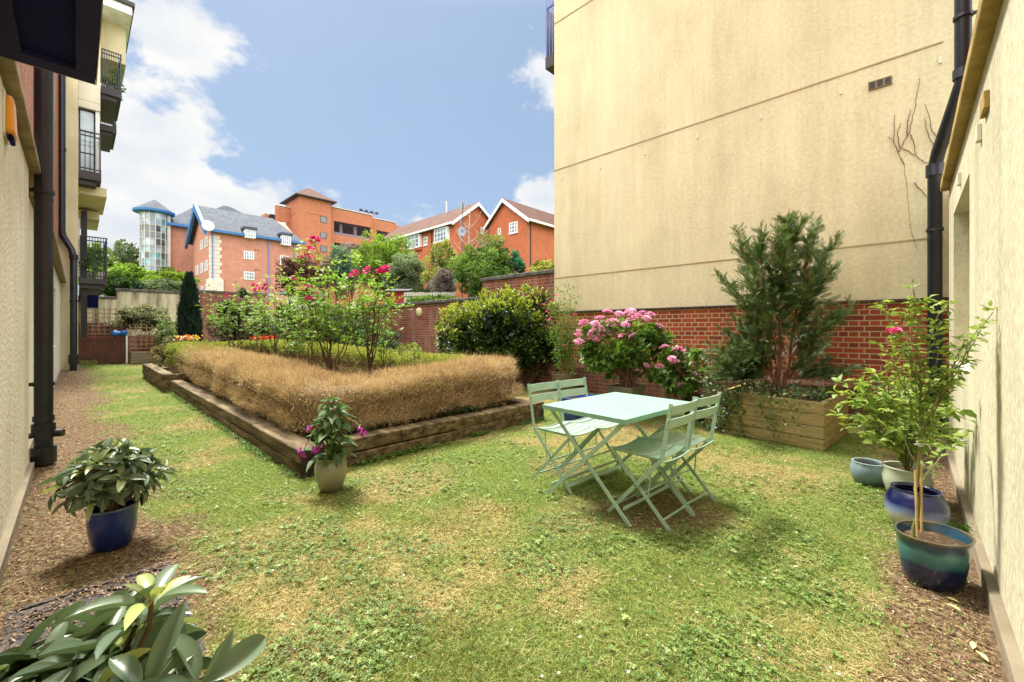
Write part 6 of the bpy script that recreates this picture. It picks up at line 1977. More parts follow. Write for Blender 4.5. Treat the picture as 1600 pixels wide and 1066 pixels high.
hp = [(912, 507), (903, 528), (907, 522), (950, 490), (937, 500), (968, 493), (985, 490), (1003, 492), (1017, 494), (1010, 500), (945, 508), (960, 512), (935, 516), (925, 522), (942, 524), (968, 505), (988, 502), (995, 497), (928, 532), (976, 541), (1007, 538), (988, 528), (1030, 513), (1037, 545), (905, 536), (958, 505), (978, 510), (915, 516), (930, 508), (1010, 574), (1026, 575), (948, 522), (972, 527)]
rs_ = random.Random(5)
hydrangea('hydrangea', 'large hydrangea full of pale pink lacecap heads in the square grey green planter', Vector((c.x, c.y, 0)), .42,
          [at(px, py, 6.15 + rs_.uniform(-.32, .22)) for px, py in hp], (c.x - .03, c.y, .98), (.70, .45, .42), 2300, 81, leaf=.105)
c2 = Vector((2.64, 6.0, 0))
hp = [(1050, 553), (1058, 549), (1066, 553), (1050, 563), (1062, 562), (1085, 571), (1048, 586), (1042, 600), (1062, 605), (1067, 604), (1088, 588), (1093, 586), (1083, 597), (1055, 570), (1070, 572), (1030, 575), (1076, 593)]
hydrangea('hydrangea', 'smaller hydrangea with brighter pink heads leaning over by the brick plinth', c2, .28,
          [at(px, py, 5.85 + rs_.uniform(-.2, .15)) for px, py in hp], (2.42, 5.95, .66), (.38, .3, .33), 900, 82, leaf=.09, head_s=.85)

# ---- yew
def yew():
    b = W(6.1, 1.2); t = thing('yew_tree', 'young dark green yew with reddish stems growing in the timber planter', 'tree', (b.x, b.y, .45))
    rs = random.Random(9); rng = np.random.default_rng(9)
    m = MB(); SP = []; SD = []; SU = []
    Yb = b.y
    def frond(p, d, l):
        SP.append(tuple(p)); SD.append(tuple(d)); SU.append(l)
    # trunks then limbs aimed at outline points seen in the photograph
    top = at(1237, 360, Yb); tr = bez((b.x, b.y, .42), top, (b.x - .02, b.y, 1.4), 16, .015)
    tube_np(m, tr, .042, .008, 8)
    tr2 = bez((b.x + .05, b.y, .42), at(1262, 380, Yb + .1), (b.x + .2, b.y, 1.2), 14, .015); tube_np(m, tr2, .028, .006, 7)
    tr3 = bez((b.x - .05, b.y, .42), at(1185, 395, Yb - .1), (b.x - .1, b.y, 1.1), 14, .015); tube_np(m, tr3, .026, .006, 7)
    ends = [(1225, 345), (1240, 343), (1252, 349), (1278, 352), (1215, 360), (1190, 362), (1153, 366), (1165, 380), (1306, 375), (1290, 390), (1150, 388), (1160, 425), (1124, 431), (1140, 445), (1300, 422), (1285, 432),
            (1262, 440), (1175, 450), (1328, 478), (1318, 492), (1300, 500), (1285, 515), (1290, 540), (1112, 540), (1108, 560), (1120, 575), (1115, 590), (1135, 520), (1150, 500), (1165, 475), (1335, 575), (1320, 585),
            (1175, 520), (1200, 500), (1240, 420), (1220, 400), (1250, 400), (1200, 420), (1215, 450), (1245, 460), (1190, 480), (1225, 490), (1160, 545), (1145, 560), (1185, 560), (1265, 470), (1210, 380), (1265, 365),
            (1140, 575), (1165, 585), (1130, 590), (1150, 580), (1170, 560), (1125, 565), (1180, 580), (1145, 540), (1160, 520), (1195, 540), (1290, 565), (1270, 545), (1300, 580), (1205, 460), (1255, 430), (1275, 450), (1180, 430), (1210, 410), (1228, 420), (1285, 480), (1255, 510), (1270, 395), (1180, 405), (1195, 440), (1170, 500), (1130, 555), (1155, 530), (1185, 385), (1280, 412), (1235, 375), (1230, 470)]
    for (px, py) in ends:
        e = at(px, py, Yb + rs.uniform(-.45, .35))
        # pick the trunk point below the end
        zt_ = e.z - .25 - abs(e.x - b.x) * .55
        trk = tr if abs(px - 1225) < 35 else (tr2 if px > 1225 else tr3)
        q = min(trk, key=lambda p: abs(p.z - max(.7, zt_)))
        n = 12; pts = bez(q, e, q.lerp(e, .55) + Vector((0, 0, -.02)), n, .01)
        tube_np(m, pts, .012, .003, 5)
        L_ = (e - q).length
        for i in range(3, n):
            p = pts[i]; dd = (pts[min(i + 1, n - 1)] - pts[i - 1]).normalized()
            for s in (-1, 1):
                for rep in range(3):
                    a = dd.cross(Vector((rs.gauss(0, .5), rs.gauss(0, .5), 1))).normalized() * s
                    d = (dd * rs.uniform(.5, 1.1) + a * rs.uniform(.5, 1) + Vector((0, 0, rs.uniform(-.15, .35)))).normalized()
                    frond(p + dd * rs.uniform(-.03, .03), d, rs.uniform(.07, .15) * (1.1 - .25 * i / n))
                    # second-order fronds
                    if rs.random() < .8:
                        p2 = p + d * rs.uniform(.04, .10)
                        frond(p2, (d + Vector((rs.gauss(0, .6), rs.gauss(0, .6), rs.gauss(.25, .4)))).normalized(), rs.uniform(.05, .10))
        frond(e, (e - pts[-3]).normalized(), .13)
    for (px, py, rx, rz, k_, yo) in ((1222, 425, .36, .50, 620, 0), (1185, 470, .30, .25, 260, -.1), (1265, 455, .28, .3, 260, .05), (1165, 555, .42, .22, 420, -.1), (1285, 500, .30, .12, 170, 0), (1150, 585, .28, .10, 170, -.15), (1215, 510, .3, .16, 200, -.1), (1290, 583, .25, .06, 90, 0)):
        c_ = at(px, py, Yb + yo)
        k_ = int(k_ * .42)
        Pq, Oq, _, _ = clump_cloud(rng, (c_.x, c_.y, c_.z), (rx, rx * .8, rz), k_, max(8, k_ // 22), .22, .3)
        for p_, o_ in zip(Pq, Oq):
            d_ = Vector((o_[0] + (p_[0] - b.x) * 1.2, o_[1] - .2, o_[2] * .3 + .18)) + Vector((rs.gauss(0, .35), rs.gauss(0, .35), rs.gauss(0, .3)))
            frond(Vector(p_), d_.normalized(), rs.uniform(.08, .15))
    m.build('trunk', M['bark_red'], t, smooth=True)
    # needle sprig template: two ranks of needles on a thin rib
    V = []; F = []
    nn = 13
    for i in range(nn):
        y = .06 + .9 * i / nn
        for s in (-1, 1):
            k = len(V); l = .17 * (1 - .45 * (i / nn) ** 2)
            V += [(0, y, 0), (s * l * .5, y + .05 + .045, .0), (s * l, y + .13, .02), (s * l * .55, y + .035, .0)]
            F.append((k, k + 1, k + 2, k + 3))
    k = len(V); V += [(-.012, 0, 0), (.012, 0, 0), (.004, 1, 0), (-.004, 1, 0)]; F.append((k, k + 1, k + 2, k + 3))
    T = (np.array(V), np.array(F))
    n = len(SP); P = np.array(SP); D = np.array(SD); L_ = np.array(SU)
    r = np.clip(rng.normal(.5, .2, n) + .12 * (P[:, 2] - 1.6), 0, .93)
    r[rng.uniform(size=n) < .02] = 1.
    leaves('foliage', T, P, D, np.tile([0, -.5, 1.], (n, 1)) + rng.normal(size=(n, 3)) * .45, L_, L_ * 1.35, r, LM['yew'], t)
yew()

# ---- ivy trailing over the planter
def ivy():
    b = W(5.45, 1.2); t = thing('trailing_ivy', 'ivy and clematis trailing down the front and left side of the timber planter', 'climbing plant', (b.x, b.y, 0))
    rs = random.Random(21); rng = np.random.default_rng(21)
    P = []; D = []; m = MB()
    top = [(5.50 + (5.66 - 5.47) * k, .66 + 1.09 * k) for k in np.linspace(0, 1, 20)]
    for i in range(22):
        k = rs.random(); k = k ** .7
        v = 5.47 + .19 * k - .015; u = .66 + 1.09 * k
        p0 = W(v + .12, u, .50 + rs.uniform(0, .06)); p1 = W(v - .02, u, .54)
        L_ = rs.uniform(.12, .5) if k < .75 else rs.uniform(.3, .5)
        e = W(v - .035 - rs.uniform(0, .05), u + rs.gauss(0, .12), .54 - L_)
        pts = [p0, p1] + [p1.lerp(e, q) + Vector((rs.gauss(0, .012), rs.gauss(0, .012), 0)) for q in np.linspace(.15, 1, 7)]
        tube_np(m, pts, .0035, .002, 4)
        for p in pts[1:]:
            for q in range(2 if k < .7 else 4):
                if rs.random() < .38: continue
                o = Vector((rs.gauss(0, .03), rs.gauss(0, .03) - .01, rs.gauss(0, .025))); P.append(tuple(p + o)); D.append((rs.gauss(0, .6), -.5 + rs.gauss(0, .4), -.3 + rs.gauss(0, .6)))
    # bushy mass at the left corner and on the soil
    for i in range(520):
        v = 5.62 + rs.gauss(0, .08); u = 1.80 + rs.gauss(0, .10); z = rs.uniform(.02, .72) ** 1
        w = W(v, u, z); P.append(tuple(w)); D.append((rs.gauss(-.2, .7), rs.gauss(-.3, .7), rs.gauss(.1, .6)))
    for i in range(800):
        k = rs.random(); v = rs.uniform(5.62, 6.7); u = rs.uniform(.62, 1.7)
        w = W(v, u, .46 + rs.uniform(0, .14)); P.append(tuple(w)); D.append((rs.gauss(0, .7), rs.gauss(-.2, .7), rs.gauss(.3, .5)))
    m.build('stems', M['cane'], t, smooth=True)
    P = np.array(P); D = np.array(D); n = len(P)
    leaves('foliage', T_leaf(2, .25, .15, .5), P, D, rng.normal(size=(n, 3)) * .5 + [-.2, -.6, .8], rng.uniform(.028, .06, n), rng.uniform(.022, .048, n), np.clip(rng.normal(.48, .26, n), 0, 1), LM['ivy'], t)
ivy()

# ---- rhododendrons
def rhodo(label, base, zb, cen, rad, nwh, leaf, seed, new=.12, extra=(), low=-.35):
    t = thing('rhododendron', label, 'shrub', (base[0], base[1], zb))
    rs = random.Random(seed); rng = np.random.default_rng(seed)
    m = MB(); P = []; D = []; N_ = []; L_ = []; R_ = []
    W_ = [(Vector(e[0]), Vector(e[1]), e[2]) for e in extra]
    for i in range(nwh):
        # whorls spread evenly over the dome
        ga = i * 2.39996; zz = 1 - (i + .5) / nwh * (1 - low); rr = math.sqrt(max(0, 1 - zz * zz))
        d = Vector((rr * math.cos(ga) + rs.gauss(0, .08), rr * math.sin(ga) + rs.gauss(0, .08), zz + rs.gauss(0, .06)))
        c = Vector((cen[0] + d.x * rad[0] * rs.uniform(.5, .85), cen[1] + d.y * rad[1] * rs.uniform(.5, .85), cen[2] + d.z * rad[2] * rs.uniform(.55, .85)))
        ax = (d + Vector((0, 0, .75))).normalized()
        W_.append((c, ax, rs.random() < new))
    for (c, ax, nw) in W_:
        b = Vector((base[0], base[1], zb))
        tube_np(m, bez(b, c, b.lerp(c, .5) + Vector((0, 0, .06)), 7, .008), .009, .005, 6)
        a = ax.cross(Vector((1, .1, 0))).normalized(); bb = ax.cross(a)
        k = rs.randint(8, 11)
        for j in range(k):
            th = j * 2.39996 + rs.uniform(-.2, .2)
            lift = rs.uniform(-.15, .35) + (.9 if j > k - 3 else 0) + (.45 if nw else 0)
            d = (a * math.cos(th) + bb * math.sin(th) + ax * lift).normalized()
            P.append(tuple(c + d * .012)); D.append(tuple(d)); N_.append(tuple(ax + d * -.3)); s = rs.uniform(.62, 1.2) * (.62 if nw and j > k // 2 else 1)
            L_.append(leaf * s); R_.append(min(1, max(0, rs.gauss(.92, .05) if nw and j > 2 else rs.gauss(.45, .2))))
    m.build('stems', M['bark'], t, smooth=True)
    P, D, N_, L_, R_ = map(np.array, (P, D, N_, L_, R_))
    leaves('foliage', TR, P, D, N_, L_, L_ * rng.uniform(.27, .38, len(P)), R_, LM['rhodo'], t, smooth=True)
    bm_ = flat('rusty_bud', (.35, .16, .05), .6)
    for (c, ax, nw) in W_[::3]:
        MB().tube([c, c + ax * .028], [.006, .0025], 6).build('bud', bm_, t, smooth=True)
    return t
rhodo('rhododendron with grey green whorled leaves in the cobalt blue pot', (-2.40, 2.50), .19, (-2.41, 2.50, .41), (.235, .225, .215), 46, .105, 91, new=.14, low=-.55)
nr_ = (-1.04, .98)
rhodo('large grey green rhododendron in the extreme lower left foreground', nr_, (.12), (nr_[0] - .02, nr_[1], .36), (.33, .29, .17), 44, .135, 92, new=.12,
      extra=[((-.885, 1.02, .625), (.05, 0, 1), True), ((-.95, 1.05, .55), (-.3, 0, 1), False), ((-.70, .93, .50), (.7, -.1, .6), False), ((-.78, .88, .53), (.4, -.2, .8), False), ((-1.2, 1.0, .48), (-.4, 0, .8), False)])
pot('terracotta_pot', 'brown pot mostly hidden under the foreground rhododendron', nr_[0], nr_[1], [(.09, 0), (.12, .1), (.135, .18), (.142, .2)], flat('terracotta', (.30, .13, .07), .8), soil_z=.9)

# ---- foxglove
def foxglove():
    b = Vector((-1.47, 3.38, .22)); t = thing('foxglove', 'foxglove with drooping magenta flower spikes in the olive grey jar', 'plant', b)
    rs = random.Random(33); rng = np.random.default_rng(33)
    m = MB(); P = []; D = []; L_ = []
    for k in range(9):
        tube_np(m, bez(b + Vector((rs.uniform(-.04, .04), rs.uniform(-.03, .03), 0)), (b.x + rs.uniform(-.12, .12), b.y + rs.uniform(-.08, .08), rs.uniform(.5, .68)), (b.x, b.y, .4), 6, .006), .007, .004, 6)
    for k in range(150):
        a = rs.uniform(0, 6.28); z = rs.uniform(.28, .70); r = rs.uniform(0, .11) * (1.2 - z)*1.3
        P.append((b.x + r * math.cos(a), b.y + r * math.sin(a), z)); D.append((math.cos(a), math.sin(a), rs.uniform(-.7, .5))); L_.append(rs.uniform(.06, .135) * (1.15 - .45 * z))
    for j in range(10):
        a = j * .63; P.append((b.x + .01 * math.cos(a), b.y, .72)); D.append((math.cos(a), math.sin(a), .35)); L_.append(.075)
    P, D, L_ = map(np.array, (P, D, L_)); n = len(P)
    leaves('foliage', T_leaf(5, .3, .35, .75), P, D, np.tile([0, 0, 1.], (n, 1)) + rng.normal(size=(n, 3)) * .3, L_, L_ * .52, np.clip(rng.normal(.4, .2, n) + .25 * (P[:, 2] - .5), 0, .9),
           leaf_mat('foxglove_leaf', [(0, (.04, .09, .02)), (.5, (.10, .19, .06)), (1, (.26, .36, .22))], trans=.3, rough=.6), t)
    ends = [at(475, 703, 3.30), at(494, 703, 3.28), at(489, 662, 3.3), at(565, 670, 3.35), at(513, 618, 3.4), at(502, 690, 3.3)]
    P = []; D = []
    BP = []
    for i, e in enumerate(ends):
        s = b + Vector((0, 0, .35 if i != 4 else .45)); mid_ = s.lerp(e, .5) + Vector((0, 0, .11 if i != 4 else 0))
        pts = bez(s, e, mid_, 12, .003); tube_np(m, pts, .005, .003, 6)
        for p in pts[4:]:
            for q in range(3):
                P.append(tuple(p)); D.append((rs.gauss(0, .6), rs.gauss(0, .6), rs.gauss(-.2, .4)))
        if i in (0, 1, 3, 5, 2):
            for j in range({0: 4, 1: 7, 3: 4, 5: 5, 2: 2}[i]):
                BP.append((pts[-1] + Vector((rs.gauss(0, .016), rs.gauss(0, .014), rs.gauss(0, .02))), Vector((rs.gauss(0, .45), rs.gauss(-.3, .4), -1)).normalized()))
    m.build('stems', M['cane'], t, smooth=True)
    P, D = map(np.array, (P, D)); n = len(P)
    leaves('seed_pods', TD, P, D, rng.normal(size=(n, 3)), .018, .012, rng.uniform(.3, 1, n), LM['roselight'], t)
    for (p, d) in BP:
        q = MB(); q.tube([p, p + d * .012, p + d * .03, p + d * .040], [.003, .009, .012, .017], 10, cap=False)
        q.build('bell_flower', LM['purple'], t, smooth=True)
foxglove()

# ---- leafy bush in the pale pot and the staked rose in the teal planter
def leafy_bush():
    b = Vector((3.02, 3.18, .21)); t = thing('leafy_rose', 'spreading bush of light green leaves in the pale pot', 'shrub', b)
    rs = random.Random(44); rng = np.random.default_rng(44)
    m = MB(); P = []; D = []
    ends = [(1312, 598), (1308, 615), (1318, 632), (1310, 650), (1325, 668), (1345, 602), (1360, 585), (1375, 612), (1390, 590), (1415, 600), (1430, 625), (1450, 610), (1480, 600), (1500, 640), (1520, 675), (1505, 690), (1485, 700),
            (1400, 640), (1380, 655), (1350, 650), (1340, 680), (1365, 690), (1420, 665), (1450, 660), (1470, 640), (1440, 700), (1400, 700), (1335, 625), (1460, 680), (1385, 630), (1350, 630), (1415, 640), (1510, 655), (1330, 655), (1395, 675)]
    for (px, py) in ends:
        e = at(px, py, 3.15 + rs.uniform(-.3, .3) - (.35 if px > 1470 else 0))
        pts = bez(b, e, (b.x + (e.x - b.x) * .35, b.y + (e.y - b.y) * .3, max(e.z, .5) + .04), 12, .008)
        tube_np(m, pts, .006, .0025, 5)
        for i in range(4, 12):
            for q in range(3):
                d = Vector((rs.gauss(0, 1) + (e.x - b.x), rs.gauss(0, 1), rs.gauss(.1, .5))).normalized()
                P.append(tuple(pts[i] + d * .012)); D.append(tuple(d))
    m.build('stems', M['cane'], t, smooth=True)
    P, D = map(np.array, (P, D)); n = len(P)
    leaves('foliage', T_leaf(4, .22, .25, .75), P, D, np.tile([0, 0, 1.], (n, 1)) + rng.normal(size=(n, 3)) * .35, rng.uniform(.05, .085, n), rng.uniform(.028, .046, n), np.clip(rng.normal(.5, .22, n), 0, 1), LM['roselight'], t, smooth=True)
leafy_bush()
def potted_rose():
    b = Vector((2.06, 2.13, .22)); t = thing('potted_rose', 'tall thin rose with one magenta bloom, tied to canes in the teal planter', 'rose bush', b)
    rs = random.Random(45); rng = np.random.default_rng(45)
    m = MB(); P = []; D = []
    main = bez(b, at(1427, 452, 2.15), at(1448, 640, 2.13), 22, .006); tube_np(m, main, .008, .003, 8)
    sub = [((1552, 487), 9, 2.0), ((1530, 520), 8, 2.0), ((1500, 545), 7, 2.05), ((1398, 522), 12, 2.15), ((1380, 540), 9, 2.2), ((1470, 500), 12, 2.1), ((1410, 480), 16, 2.2), ((1455, 590), 6, 2.1), ((1490, 575), 6, 2.05),
           ((1540, 500), 9, 1.95), ((1400, 560), 8, 2.2), ((1480, 470), 14, 2.1), ((1375, 470), 13, 2.2), ((1440, 470), 18, 2.1), ((1508, 680), 4, 2.2), ((1360, 600), 6, 2.3), ((1510, 530), 9, 2.0), ((1465, 545), 8, 2.1), ((1420, 540), 9, 2.1)]
    allp = [(main, 8)]
    for (q, i, Y) in sub:
        e = at(q[0], q[1], Y); s = main[i]
        pts = bez(s, e, s.lerp(e, .5) + Vector((0, 0, .05)), 9, .006); tube_np(m, pts, .0035, .0018, 5); allp.append((pts, 2))
    for pts, st_ in allp:
        for p in pts[st_:]:
            for q in range(2):
                d = Vector((rs.gauss(0, 1), rs.gauss(0, .8), rs.gauss(.1, .5))).normalized()
                side = d.cross(Vector((0, 0, 1))).normalized()
                for (w, s) in ((.9, 0), (.35, -1), (.35, 1)):
                    P.append(tuple(p + d * .035 * w + side * s * .004)); D.append(tuple(d + side * s * 1.1))
    m.build('stems', M['cane'], t, smooth=True)
    P, D = map(np.array, (P, D)); n = len(P)
    leaves('foliage', T_leaf(4, .22, .2, .75), P, D, np.tile([0, 0, 1.], (n, 1)) + rng.normal(size=(n, 3)) * .4, rng.uniform(.025, .042, n), rng.uniform(.015, .025, n), np.clip(rng.normal(.55, .22, n), 0, 1), LM['roselight'], t, smooth=True)
    put_bloom(t, ME_rose[0], at(1397, 517, 2.12), .62)
    put_bloom(t, ME_rose[1], at(1400, 519, 2.14), .5)
    m = MB()
    z0 = .2
    m.tube([at(1440, 832, 2.11), at(1439, 728, 2.13)], .0055, 8); m.tube([at(1433, 838, 2.08), at(1430, 735, 2.12)], .005, 8)
    m.build('bamboo_canes', M['stake'], t, smooth=True, auto=40)
    m = MB(); a = at(1436, 698, 2.12)
    m.tube([a + Vector((.02 * math.cos(k), .012 * math.sin(k), .004 * k)) for k in np.linspace(0, 6.3, 14)], .0035, 6)
    m.tube([a, a + Vector((.03, -.01, .02)), a + Vector((.05, -.01, -.01))], .003, 6); m.tube([a, a + Vector((-.02, -.01, .03))], .003, 6)
    m.build('tie', M['white'], t, smooth=True)
potted_rose()

# ---- dry vine on the cream wall
def dead_vine():
    t = arch('dry_vine', 'dead leafless creeper stems clinging to the cream wall beside the drainpipe', 'vine', 7.38, .2, 2)
    m = MB()
    sc = .4625; ox = 860
    lines = [[(1195, 555), (1175, 515), (1210, 450), (1228, 380), (1247, 265)], [(1175, 515), (1158, 470), (1162, 390)], [(1180, 500), (1172, 450), (1180, 420)], [(1205, 460), (1205, 420), (1218, 370)], [(1190, 500), (1225, 520), (1255, 545), (1282, 555)],
             [(1218, 455), (1230, 490), (1232, 520)], [(1310, 515), (1280, 465), (1262, 400)], [(1330, 495), (1290, 440), (1268, 355)], [(1232, 620), (1262, 655), (1285, 680)], [(1140, 462), (1160, 478)], [(1195, 560), (1205, 640), (1215, 760)], [(1215, 760), (1240, 850)]]
    rs = random.Random(6)
    for li, ln in enumerate(lines):
        pts = []
        for (a, b2), (c_, d_) in zip(ln, ln[1:]):
            for k in range(5):
                x, y = a + (c_ - a) * k / 5, b2 + (d_ - b2) * k / 5
                pts.append((x, y))
        pts.append(ln[-1])
        P3 = []
        for (x, y) in pts:
            px, py = ox + x * sc + rs.uniform(-.9, .9), y * sc + rs.uniform(-.9, .9)
            u = pu(px, 7.385); P3.append((7.388, u, pz(py, 7.385, u)))
        r = .006 if li < 9 else .0025
        m.tube(P3, [r * (1 - .6 * i / len(P3)) for i in range(len(P3))], 5)
        for p in P3[::2]:
            m.tube([p, (p[0] - .004, p[1] + rs.uniform(-.02, .02), p[2] + rs.uniform(-.015, .02))], [.003, .002], 4)
    m.build('stems', M['deadvine'], t)
dead_vine()

# ---- plants on the balconies, a fern by the gate, weeds by the right wall
def balc_plants(label, v, u, z, n, r, seed):
    b = W(v, u, z); t = thing('balcony_plant', label, 'plant', b)
    leaf_mound(t, 'foliage', LM['hydra'], (b.x, b.y, z + r * 1.2), (r, r, r * 1.1), n, 14, .07, .13, .04, .07, rmean=.45, seed=seed)
    MB().lathe([(r * .35, 0), (r * .5, r * .6)], 16, (b.x, b.y, z)).build('pot', M['stone'], t)
balc_plants('potted plant behind the top balcony railing', .95, 22.3, 10.31, 700, .45, 51)
balc_plants('bushy plants behind the lowest balcony railing', .5, 22.2, 3.16, 1000, .5, 52)
balc_plants('small plant on the lowest balcony, nearer the building', .25, 21.8, 3.16, 500, .35, 53)
def weed(label, x, y, n, r, h, seed, mat, kind='weed'):
    t = thing(kind, label, 'weed', (x, y, 0)); rng = np.random.default_rng(seed)
    a = rng.uniform(0, 6.283, n); q = r * np.sqrt(rng.uniform(0, 1, n))
    P = np.stack([x + q * np.cos(a), y + q * np.sin(a), rng.uniform(0, h * .7, n)], 1)
    D = np.stack([np.cos(a) * .6, np.sin(a) * .6, np.full(n, .8)], 1) + rng.normal(size=(n, 3)) * .4
    leaves('foliage', TD, P, D, rng.normal(size=(n, 3)), rng.uniform(.02, .045, n), rng.uniform(.008, .016, n), rng.uniform(.2, .9, n), mat, t)
weed('low feathery green weed between the bulging pot and the right wall', 2.80, 2.50, 1300, .13, .10, 1, LM['hydra'])
weed('low weedy tuft at the foot of the right wall by the teal planter', 2.40, 1.98, 500, .09, .07, 2, LM['ivy'])
weed('small fern at the foot of the far drainpipe', W(.25, 20.6).x, W(.25, 20.6).y, 400, .25, .3, 3, LM['roselight'], 'fern')
# ================================================================ LAWN GROWTH
def sample_ground(n, seed, p=2.0, Ymin=1.35, Ymax=17):
    """points on the yard, denser where the ground is seen from close by"""
    rng = np.random.default_rng(seed)
    a, b = Ymin ** (1 - p + 1), Ymax ** (1 - p + 1)
    q = rng.uniform(size=n)
    if abs(p - 2) < 1e-6: Y = Ymin * (Ymax / Ymin) ** q
    else: Y = (a + (b - a) * q) ** (1 / (2 - p))
    X = Y * rng.uniform(-1.36, 1.36, n)
    u = X * D1[0] + Y * D1[1]; v = X * D2[0] + Y * D2[1]
    k = (v > -.28) & (v < 7.28) & (u > -.24) & (u < 21.4)
    inbed = (v > 1.34) & (v < 4.7) & (u > 3.82) & (u < 15.0); inbed2 = (v > 1.2) & (v < 1.5) & (u > 11.1) & (u < 15)
    inpl = (v > 5.46) & (v < 6.9) & (u > .56) & (u < 1.78)
    inmh = (v > cv0) & (v < cv1) & (u > cu0) & (u < cu1)
    k &= ~(inbed | inbed2 | inpl | inmh)
    return rng, v[k], u[k]
def scatter(name, label, n, seed, keepf, L0, L1, W0, W1, mat, rf, T=TB, up=(.3, 1.2), side=.7, dz=0., p=2.0, Ymax=17, nflat=.4, dscale=.5):
    rng, v, u = sample_ground(n, seed, p, Ymax=Ymax)
    k = rng.uniform(size=len(v)) < keepf(v, u, rng)
    v, u = v[k], u[k]; k = len(v)
    X = D1[0] * u + D2[0] * v; Y = D1[1] * u + D2[1] * v
    P = np.stack([X, Y, hgt(v, u) + dz], 1)
    a = rng.uniform(0, 6.283, k)
    D = np.stack([np.cos(a) * side, np.sin(a) * side, rng.uniform(up[0], up[1], k)], 1)
    Nn = rng.normal(size=(k, 3)) * nflat + [0, 0, 1.]
    s = (np.clip(Y, 1.5, 17) / 2.2) ** dscale
    o = leaves(name, T, P, D, Nn, rng.uniform(L0, L1, k) * s ** .6, rng.uniform(W0, W1, k) * s, np.clip(rf(v, u, rng), 0, 1), mat)
    return tag(o, label, None, None, 'stuff')
LM['grass'] = leaf_mat('grass_blades', [(0, (.055, .085, .022)), (.35, (.175, .22, .055)), (.7, (.34, .38, .12)), (1, (.50, .52, .20))], trans=.35, rough=.6, spec=.2)
LM['straw'] = leaf_mat('dry_straw', [(0, (.14, .09, .035)), (.4, (.36, .27, .10)), (.75, (.56, .48, .21)), (1, (.70, .63, .36))], trans=.2, rough=.8, spec=.15)
LM['clover'] = leaf_mat('clover_leaf', [(0, (.04, .085, .018)), (.5, (.14, .24, .045)), (.85, (.28, .38, .11)), (1, (.42, .50, .22))], trans=.3, rough=.5, spec=.35)
LM['chip'] = leaf_mat('wood_chips', [(0, (.05, .028, .016)), (.4, (.18, .11, .06)), (.75, (.36, .25, .15)), (1, (.58, .48, .36))], trans=0, rough=.9, spec=.1)
def lush(v, u):
    return sstep(.50, .66, fbm(v, u, 1.6, 121, 3))
scatter('lawn_grass', 'short patchy green grass of the lawn', 330000, 201,
        lambda v, u, r: (1 - .92 * soil_mask(v, u)) * (.16 + .84 * green_mask(v, u)), .016, .040, .0016, .0034, LM['grass'],
        lambda v, u, r: r.normal(.52, .2, len(v)) - .12 * lush(v, u) + .10 * (fbm(v, u, 1.1, 7, 2) - .5), up=(.2, 1.3))
scatter('long_grass', 'longer tufts of darker green grass in the lawn', 90000, 202,
        lambda v, u, r: (1 - soil_mask(v, u)) * sstep(.54, .68, fbm(v, u, 2.2, 131, 3)), .03, .06, .0018, .0036, LM['grass'],
        lambda v, u, r: r.normal(.36, .18, len(v)), up=(.5, 1.6), p=2.2)
scatter('dry_grass', 'dry straw coloured grass lying flat between the green', 300000, 203,
        lambda v, u, r: (1 - .80 * soil_mask(v, u)) * (.85 - .68 * green_mask(v, u)), .02, .055, .0014, .0030, LM['straw'],
        lambda v, u, r: r.normal(.6, .2, len(v)), up=(.02, .35), side=1, dz=.006)
def clov(v, u): return sstep(.47, .60, fbm(v, u, 1.9, 141, 4)) * (1 - soil_mask(v, u))
T3 = T_leaf(2, .25, .1, .5)
# little rosettes: several rounded leaves from one point
def rosettes(name, label, n, seed, keepf, nl, L0, L1, wf, mat, rmean, Ymax=15):
    rng, v, u = sample_ground(n, seed, 2.15, Ymax=Ymax)
    k = rng.uniform(size=len(v)) < keepf(v, u); v, u = v[k], u[k]
    m = len(v); X = D1[0] * u + D2[0] * v; Y = D1[1] * u + D2[1] * v
    C = np.stack([X, Y, hgt(v, u) + rng.uniform(.004, .02, m)], 1)
    s = (np.clip(Y, 1.5, 15) / 2.2) ** .35
    P = np.repeat(C, nl, 0); a = np.tile(np.arange(nl) * 6.283 / nl, m) + np.repeat(rng.uniform(0, 6, m), nl) + rng.normal(0, .25, m * nl)
    D = np.stack([np.cos(a), np.sin(a), rng.uniform(.05, .6, m * nl)], 1)
    L_ = np.repeat(rng.uniform(L0, L1, m) * s, nl) * rng.uniform(.7, 1.2, m * nl)
    r = np.repeat(rng.normal(rmean, .2, m), nl) + rng.normal(0, .08, m * nl)
    o = leaves(name, TD if nl > 3 else T3, P, D, np.tile([0, 0, 1.], (m * nl, 1)) + rng.normal(size=(m * nl, 3)) * .25, L_, L_ * wf, r, mat)
    return tag(o, label, None, None, 'stuff')
rosettes('clover_patches', 'clover and small leaved weeds spread in patches through the lawn', 90000, 204, lambda v, u: clov(v, u) * .9 + .05, 3, .008, .015, .85, LM['clover'], .5)
rosettes('broad_weeds', 'broader leaved weed rosettes dotted over the lawn', 9000, 205, lambda v, u: clov(v, u) * .55 + .07 * (1 - soil_mask(v, u)), 6, .014, .028, .5, LM['clover'], .62)
scatter('wood_chip_mulch', 'brown wood chips and dead leaves along the foot of the walls', 130000, 206,
        lambda v, u, r: soil_mask(v, u) ** 1.2 * (.35 + .65 * ((v < 1.2) | (u < .7))), .008, .026, .003, .009, LM['chip'],
        lambda v, u, r: r.normal(.42, .24, len(v)), T=TD, up=(.0, .25), side=1, dz=.006, p=2.0, nflat=.25)
rng = np.random.default_rng(303); k = 3600
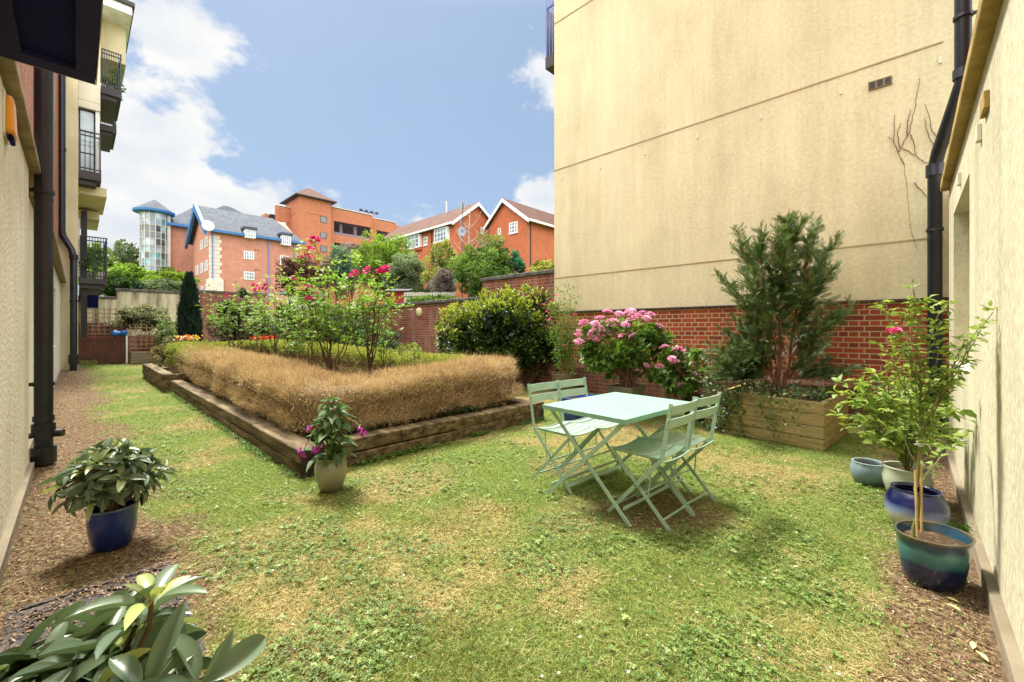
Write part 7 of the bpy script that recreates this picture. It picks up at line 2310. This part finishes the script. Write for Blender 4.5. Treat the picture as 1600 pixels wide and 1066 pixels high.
v = rng.uniform(cv0, cv1, k); u = rng.uniform(cu0, cu1, k); q = rng.uniform(size=k) < .30 + .7 * sstep(.40, .60, fbm(v, u, 5, 161, 3)); v, u = v[q], u[q]; k = len(v)
a = rng.uniform(0, 6.283, k)
tag(leaves('dirt_on_cover', TD, np.stack([D1[0] * u + D2[0] * v, D1[1] * u + D2[1] * v, np.full(k, .022) - .012 * rng.uniform(size=k)], 1), np.stack([np.cos(a), np.sin(a), .12 * rng.uniform(size=k)], 1),
    rng.normal(size=(k, 3)) * .2 + [0, 0, 1], rng.uniform(.008, .026, k), rng.uniform(.004, .01, k), rng.normal(.45, .22, k), LM['chip']), 'wood chips and dirt lying over the iron drain cover', kind='stuff')
# daisies and pale petals
rosettes('daisies', 'scattered tiny white daisies in the lawn', 700, 207, lambda v, u: .55 * (1 - soil_mask(v, u)), 7, .006, .010, .5, LM['white'], .5, Ymax=8)
# a few fallen leaves and sticks on the chips, each big enough to see
rs = random.Random(77)
for i, (px, py) in enumerate(((1477, 938), (1502, 960), (1545, 1040), (1455, 905), (1520, 1020))):
    Y = F_ = 650 * H / (py - 515); X = (px - 800) / 650 * Y
    a = rs.uniform(0, 6.28)
    o = leaves('fallen_leaf', T_leaf(4, .3, -.1, .8), np.array([(X, Y, .014)]), np.array([(math.cos(a), math.sin(a), .05)]), np.array([(0, 0, 1.)]), .05, .02, np.array([.9]), LM['straw'], None, False, (X, Y, 0))
    tag(o, 'dry curled straw coloured leaf on the chips near the teal planter', 'leaf', 'fallen leaves on the wood chips')
# low growth along the foot of the sleepers
def s_edge(rng, n):
    t = rng.uniform(size=n)
    a = rng.uniform(size=n) < .5
    v = np.where(a, rng.uniform(1.5, 4.8, n), 1.34 - np.abs(rng.normal(0, .035, n)))
    u = np.where(a, 3.84 - np.abs(rng.normal(0, .035, n)), rng.uniform(3.9, 11, n))
    k = fbm(v, u, 3.2, 151, 3) > .44
    return v[k], u[k], rng.uniform(0, .03, k.sum())
cover('edge_weeds', 'grass and weeds growing along the foot of the timber sleepers', 'stuff', s_edge, 9000, .02, .05, .006, .014, LM['clover'], .4, .9, TD, seed=9)
